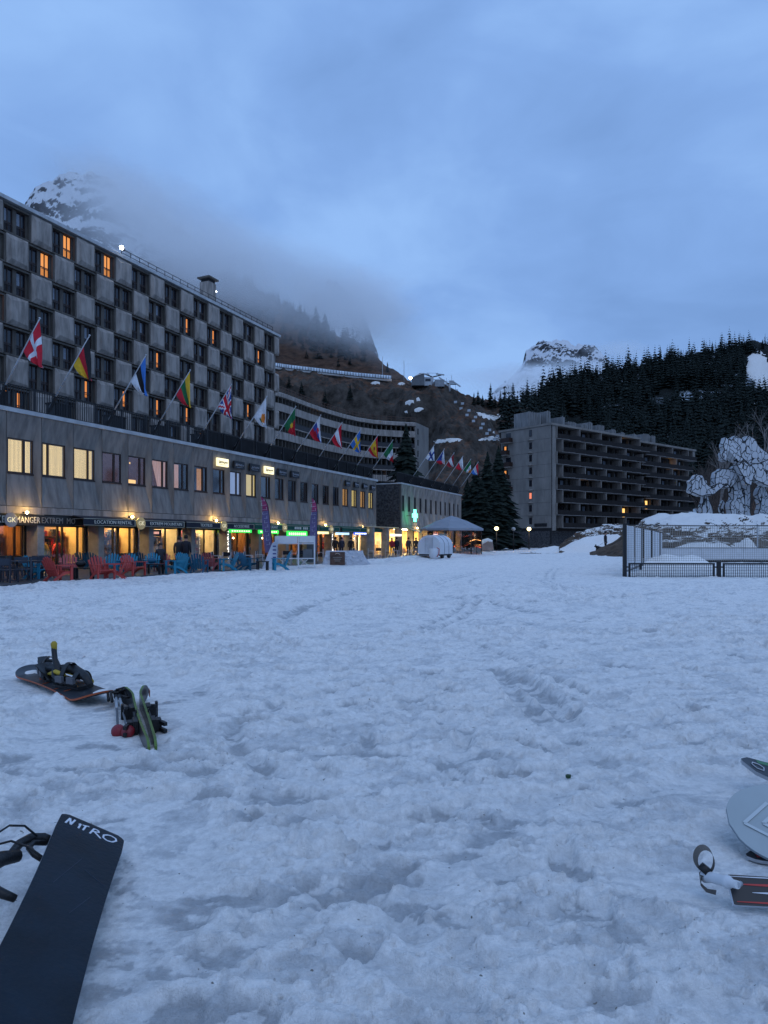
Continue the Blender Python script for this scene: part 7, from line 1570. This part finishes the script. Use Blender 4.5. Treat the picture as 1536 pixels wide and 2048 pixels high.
# -- pale board at the right edge
pa = gpx(1458, 1650, .085); pal = empty('snowboard', (0, 0, 0), 0, 'pale grey snowboard with a zigzag pattern cut by the right edge', 'snowboard'); paleb = M('pale_base', (.38, .42, .42), .3, var=.06, scale=4, spec=.5)
frame_obj(pal, pa, Vector((1, -.06, .00)), Vector((.0, -.50, .87))); board('snowboard', board_mesh(1.55, .36, .31, .24, .0, square=.05), .010, pal, paleb, topb, M('pale_edge', (.25, .29, .32), .5))
zz_ = M('zigzag_pale', (.52, .56, .56), .4, var=.04)
for s_ in (-.035, .03, .12, .21): strokes(pal, [[(.09 , .20 + s_), (.0, .085 + s_), (-.09, .20 + s_)], [(.12, .30 + s_), (.06, .22 + s_), (.0, .30 + s_), (-.06, .22 + s_), (-.12, .30 + s_)]], zz_, .0135, .006, 'zigzag_stripe')
# -- ski tip at right edge
def ski(name, label, origin, direction, zhint, L_, wid, tip, mt, ms, accent=None, acc2=None, n=40, th=.018, tipk=.07):
    t = empty(name, (0, 0, 0), 0, label, 'ski'); frame_obj(t, origin, direction, zhint); rows_ = []
    for i in range(n + 1):
        y = L_ * i / n; w_ = wid * (1 - .28 * math.sin(math.pi * min(1, max(0, (y - .12) / (L_ - .12))))); 
        if y < .10: w_ = wid * math.sqrt(max(.02, 1 - (1 - y / .10) ** 2))
        z = tipk * max(0, 1 - y / .24) ** 2 + .012 * math.sin(math.pi * y / L_); rows_.append((y, max(.012, w_), z))
    board(name, rows_, th, t, mt, ms, edge_s, m=4)
    if accent:
        mb = MB(); 
        for i in range(2, n - 1):
            (y0, w0, z0), (y1, w1, z1) = rows_[i], rows_[i + 1]; mb.add([(-w0 * .46, y0, z0 + th + .0012), (-w0 * .26, y0, z0 + th + .0012), (-w1 * .26, y1, z1 + th + .0012), (-w1 * .46, y1, z1 + th + .0012)], [(0, 1, 2, 3)])
        mb.build('stripe', accent, t)
    if acc2:
        mb = MB()
        for (a, b, c, d) in [(.03, .16, -.2, .2), (.5, .62, -.3, .3), (L_ - .3, L_ - .16, -.3, .3)]: 
            za = np.interp(a, [r[0] for r in rows_], [r[2] for r in rows_]) + th + .0016; zb_ = np.interp(b, [r[0] for r in rows_], [r[2] for r in rows_]) + th + .0016; mb.add([(c * wid, a, za), (d * wid, a, za), (d * wid, b, zb_), (c * wid, b, zb_)], [(0, 1, 2, 3)])
        mb.build('marking', acc2, t)
    return t, rows_
blkski = M('ski_black', (.018, .020, .024), .35); grnst = M('ski_green', (.05, .20, .08), .4); darkside = M('ski_side', (.03, .03, .032), .4)
t, _ = ski('ski', 'black and green ski tip reaching in at the right edge', gpx(1478, 1553, .06), Vector((1, -.10, -.0)), Vector((0, -.35, 1)), 1.7, .12, .12, blkski, darkside, grnst)
mb = MB().tube([(.0, .045, .0), (.02, .06, 0), (.02, .09, 0), (-.005, .10, 0), (-.02, .085, 0), (-.018, .055, 0), (0, .045, 0)], .0022, 5); mb.v = [(x, y, z + .019 + .07 * max(0, 1 - y / .24) ** 2 + .003) for x, y, z in mb.v]; mb.build('emblem', whl, t)
# -- ski tail with red and white markings, and pole grip with strap
redst = M('ski_red', (.42, .03, .03), .4); whst = M('ski_white', (.6, .62, .66), .4)
o_ = gpx(1458, 1782, .045); t = empty('ski', (0, 0, 0), 0, 'dark ski tail with red and white streaks at the right edge', 'ski'); frame_obj(t, o_, Vector((1, -.115, .0)), Vector((0, -.75, .66)))
rows_ = [(0.0, .080, 0), (.004, .084, 0)] + [(.01 + i * .05, .085 - .01 * math.sin(i / 33 * 3.1), 0) for i in range(33)]; board('ski', rows_, .016, t, blkski, darkside, whst, m=4)
r_ = random.Random(5)
def streak(x, y0, L_, w_, mt):
    n = 12; vs = []
    for i in range(n + 1):
        u = i / n; hw = w_ * math.sin(math.pi * min(1, u * .9 + .08)) * r_.uniform(.5, 1.1) / 2; y = y0 + L_ * u; vs += [(x - hw, y, .0178), (x + hw, y, .0178)]
    MB().add(vs, [(2 * i, 2 * i + 1, 2 * i + 3, 2 * i + 2) for i in range(n)]).build('streak', mt, t)
xs_ = 1 if (t.matrix_world.to_3x3() @ Vector((1, 0, 0))).z > 0 else -1
streak(xs_ * -.033, .01, .8, .010, redst); streak(xs_ * .016, .02, .5, .012, redst); streak(xs_ * -.006, .06, .5, .010, whst); streak(xs_ * .037, .0, 1.0, .006, whst)
t, _ = ski('ski', 'red and black ski tip half buried behind the streaked ski', gpx(1492, 1716, .005), Vector((1, -.12, .0)), Vector((0, -.2, 1)), .8, .075, .12, blkski, darkside, redst, redst, tipk=.0, th=.012)
t = empty('ski_pole', gpx(1462, 1768, .075), 0, 'white ski pole grip with a grey wrist strap loop beside the streaked ski', 'ski pole')
ga = gpx(1462, 1766, .085) - gpx(1462, 1768, .075); gb = gpx(1412, 1752, .06) - gpx(1462, 1768, .075)
grip = [ga.lerp(gb, u) for u in (-.25, 0, .05, .12, .3, .5, .7, .9, 1.02, 1.08)]
MB().tube(grip, [.012, .012, .017, .020, .015, .0165, .0155, .018, .021, .014], 12).build('grip', M('grip_white', (.62, .64, .66), .5, var=.05), t); MB().tube([ga.lerp(gb, -.25), ga + Vector((.03, .004, -.004))], .008, 8).build('shaft', steel, t)
MB().tube([gb + Vector((-.01, 0, .012)), gb + Vector((.004, 0, .03))], [.02, .017], 10).build('grip_top', blackp, t)
def band(pts, wv, mat, parent, name):
    vs = [];
    for p, wq in pts: p = Vector(p); q = Vector(wq).normalized() * wv / 2; vs += [p - q, p + q]
    vs2 = [Vector(v) + Vector((0, .002, .001)) for v in vs]; n = len(pts); mb = MB(); mb.add(vs, [(2 * i, 2 * i + 1, 2 * i + 3, 2 * i + 2) for i in range(n - 1)], 0, True); mb.add(vs2, [(2 * i, 2 * i + 2, 2 * i + 3, 2 * i + 1) for i in range(n - 1)], 0, True); mb.build(name, mat, parent)
strapm = M('strap_grey', (.13, .115, .10), .8, var=.15, bump=.4, bscale=200); bp_ = []
for i in range(22):
    a = R(-100 + 330 * i / 21); bp_.append((gb + Vector((-.001 + .026 * math.cos(a), .012 * math.sin(a * .5), .048 + .036 * math.sin(a))), (.25 * math.cos(a), 1.0, .35 * math.sin(a))))
band(bp_, .022, strapm, t, 'strap_loop')
bp_ = [(gb + Vector((.0, -.0, .016)), (0, 1, .2)), (gb + Vector((-.02, -.006, .004)), (.1, 1, .2)), (gb + Vector((-.022, -.012, -.02)), (.4, 1, 0)), (gb + Vector((-.006, -.02, -.036)), (.6, .8, 0)), (gb + Vector((.02, -.024, -.04)), (.5, .8, .2))]
band(bp_, .022, strapm, t, 'strap_end')
# -- snowboard with bindings, upper left
sA = gpx(58, 1345, .03); sB = gpx(188, 1397, .03); brd = empty('snowboard', (0, 0, 0), 0, 'dark snowboard with orange marks and black bindings lying on the snow', 'snowboard'); orm = M('board_orange', (.42, .09, .03), .5, var=.2)
frame_obj(brd, sA, sB - sA, (0, -.10, 1)); LB = (sB - sA).length * 1.08; board('snowboard', board_mesh(LB, .27, .235, .17, .05, square=.35, cam=.012), .012, brd, M('deck_grey', (.035, .04, .048), .35, var=.3, scale=8), topb, orm)
for (a, b, c, d) in [(-.05, .06, .48, .56), (.04, .10, .60, .66), (-.10, -.03, .78, .84), (-.02, .08, .98, 1.02), (-.09, -.05, .30, .42), (-.02, .02, .84, .93), (.05, .11, .86, .90), (-.11, -.07, .98, 1.06), (.03, .06, .40, .50)]: MB().add([(a, c, .0255), (b, c + .02, .0255), (b + .02, d, .0255), (a + .01, d - .02, .0255)], [(0, 1, 2, 3)]).build('graphic', orm, brd)
MB().lathe([(0, .012), (.04, .012), (.055, 0)], 9, c=(.02, .12, .02)).lathe([(0, .01), (.03, .01), (.04, 0)], 8, c=(-.03, .17, .016)).build('snow_clump', snowm, brd)
MB().lathe([(0, .014), (.03, .012), (.06, 0)], 9, c=(-.07, LB - .14, .024)).build('snow_clump', snowm, brd)
yl = M('strap_yellow', (.45, .32, .03), .6, var=.2)
b1 = binding(brd, LB * .36, .022, 1.0, 1, yel=blackp, rot=R(80), hb=20); b2 = binding(brd, LB * .66, .022, 1.05, 1, yel=blackp, rot=R(105), hb=25)
up_ = empty('binding_lever', (0, 0, 0), 0); up_.parent = brd
MB().tube([(.04, LB * .60, .06), (.045, LB * .56, .14), (.03, LB * .50, .20), (.02, LB * .475, .27), (.015, LB * .47, .31)], [.035, .032, .02, .020, .016], 8).build('ratchet', blackp, up_); MB().tube([(.02, LB * .478, .255), (.014, LB * .468, .31), (.014, LB * .468, .325)], [.019, .024, .012], 8).build('tip', yl, up_)
MB().tube([(-.10, LB * .72, .05), (-.14, LB * .62, .04), (-.16, LB * .52, .035)], [.02, .022, .01], 8).build('toe_strap', yl, up_); MB().tube([(.08, LB * .5, .10), (.07, LB * .58, .13), (.05, LB * .66, .12)], [.012, .018, .012], 8).build('ankle_strap', yl, up_)
MB().tube([(-.12, LB * .30, .05), (-.13, LB * .42, .045)], [.018, .014], 8).build('toe_strap', yl, up_)
MB().tube([(.07, LB * .38, .11), (.04, LB * .5, .13), (-.02, LB * .64, .15), (-.03, LB * .78, .12), (-.02, LB * .86, .07)], [.02, .028, .035, .03, .02], 10).build('padding', blackp, up_)
# -- pair of skis on edge with bindings, and two poles
kA = gpx(268, 1385, .055); kB = gpx(304, 1503, .02); kd = (kB - kA)
for s_, lb in ((-1, 'left ski of the black and green pair standing on edge'), (1, 'right ski of the black and green pair standing on edge')):
    t = empty('ski', (0, 0, 0), 0, lb, 'ski', 'pair of skis strapped base to base'); y = kd.normalized(); out_ = y.cross(Vector((0, 0, 1))).normalized() * (-1 if True else 1)
    xw = Vector((1, 0, 0)) - y * y.x; xw = Vector((xw.x, xw.y, 0)).normalized() * s_
    frame_obj(t, kA + xw * .010 - y * .02, y, xw); rws = []; Lk = kd.length + .04; n = 44
    for i in range(n + 1):
        yy = Lk * i / n; w_ = .118 - .034 * math.sin(math.pi * i / n); w_ = .118 * math.sqrt(max(.03, 1 - (1 - yy / .10) ** 2)) if yy < .10 else w_
        if yy > Lk - .05: w_ *= .55 + .45 * (Lk - yy) / .05
        rws.append((yy, w_, .075 * max(0, 1 - yy / .30) ** 2 + .010 * math.sin(math.pi * i / n)))
    board('ski', rws, .014, t, blkski, M('ski_base_black', (.012, .012, .014), .25), M('lime_edge', (.09, .15, .025), .45, var=.3, scale=9), m=4)
    MB().box(-.022, .022, .03, .10, .085, .088).build('marking', orm, t)
    for yy, nm_ in ((Lk * .40, 'toe_piece'), (Lk * .63, 'heel_piece')):
        b_ = MB().box(-.042, .042, yy - .05, yy + .05, .026, .052).box(-.034, .034, yy - .035, yy + .03, .052, .083); 
        if nm_ == 'heel_piece': b_.bar((-.02, yy + .03, .08), (-.02, yy + .085, .10), .02).bar((.02, yy + .03, .08), (.02, yy + .085, .10), .02)
        else: b_.box(-.046, .046, yy - .06, yy - .02, .083, .098).bar((-.04, yy + .02, .06), (-.055, yy + .10, .075), .014).bar((.04, yy + .02, .06), (.055, yy + .10, .075), .014)
        o = b_.build(nm_, blackp, t); MB().box(-.02, .02, yy - .036, yy + .028, .0835, .086).build('plate', whst if nm_ == 'heel_piece' else graym, o)
    MB().box(-.03, .03, Lk * .47, Lk * .56, .024, .038).box(-.06, .06, Lk * .52, Lk * .535, .02, .028).build('brake', blackp, t)
for (top, bas, lb) in [((232, 1388), (236, 1467), 'ski pole with a red basket left of the ski pair'), ((238, 1390), (257, 1469), 'ski pole with a darker red basket next to the ski pair')]:
    a, b = gpx(*top, .06), gpx(*bas, .02); t = empty('ski_pole', a, 0, lb, 'ski pole'); v = b - a
    MB().tube([v * 0, v * .95], [.009, .006], 8).build('shaft', M('pole_grey', (.10, .11, .12), .4), t); MB().tube([v * .10, v * .42], .0095, 8).build('shaft_band', steel, t); MB().tube([v * -.07, v * -.05, v * .0, v * .08, v * .12], [.012, .02, .016, .017, .010], 8).build('grip', blackp, t)
    dr = v.normalized(); MB().tube([v * .02 + Vector((.0, 0, .03)), v * .0 + Vector((.05, .01, .04)), v * .08 + Vector((.07, 0, .0)), v * .10 + Vector((.02, 0, .01))], .010, 6).tube([v * .02 + Vector((.0, 0, .02)), v * .03 + Vector((-.06, .01, .02)), v * .11 + Vector((-.05, 0, -.02))], .011, 6).build('strap', blackp, t)
    bk = MB().lathe([(0, .018), (.012, .014), (.037, .004), (.039, -.004), (.0, .0)], 14); m_ = Vector((0, 0, 1)).rotation_difference(Vector((.05, -.80, .60)).normalized()).to_matrix(); bk.v = [tuple(m_ @ Vector(q) + v * .94) for q in bk.v]; bk.build('basket', M('basket_red', (.20, .012, .02), .4), t)
p = gpx(1137, 1571); t = empty('litter', p + Vector((0, 0, g_at(p.x, p.y) + .004)), .4, 'tiny green scrap lying on the snow', 'litter'); MB().slabp([(-.014, -.006), (.0, -.012), (.014, .0), (.004, .012), (-.01, .008)], 0, .012).build('scrap', M('scrap_green', (.03, .07, .03), .8), t)
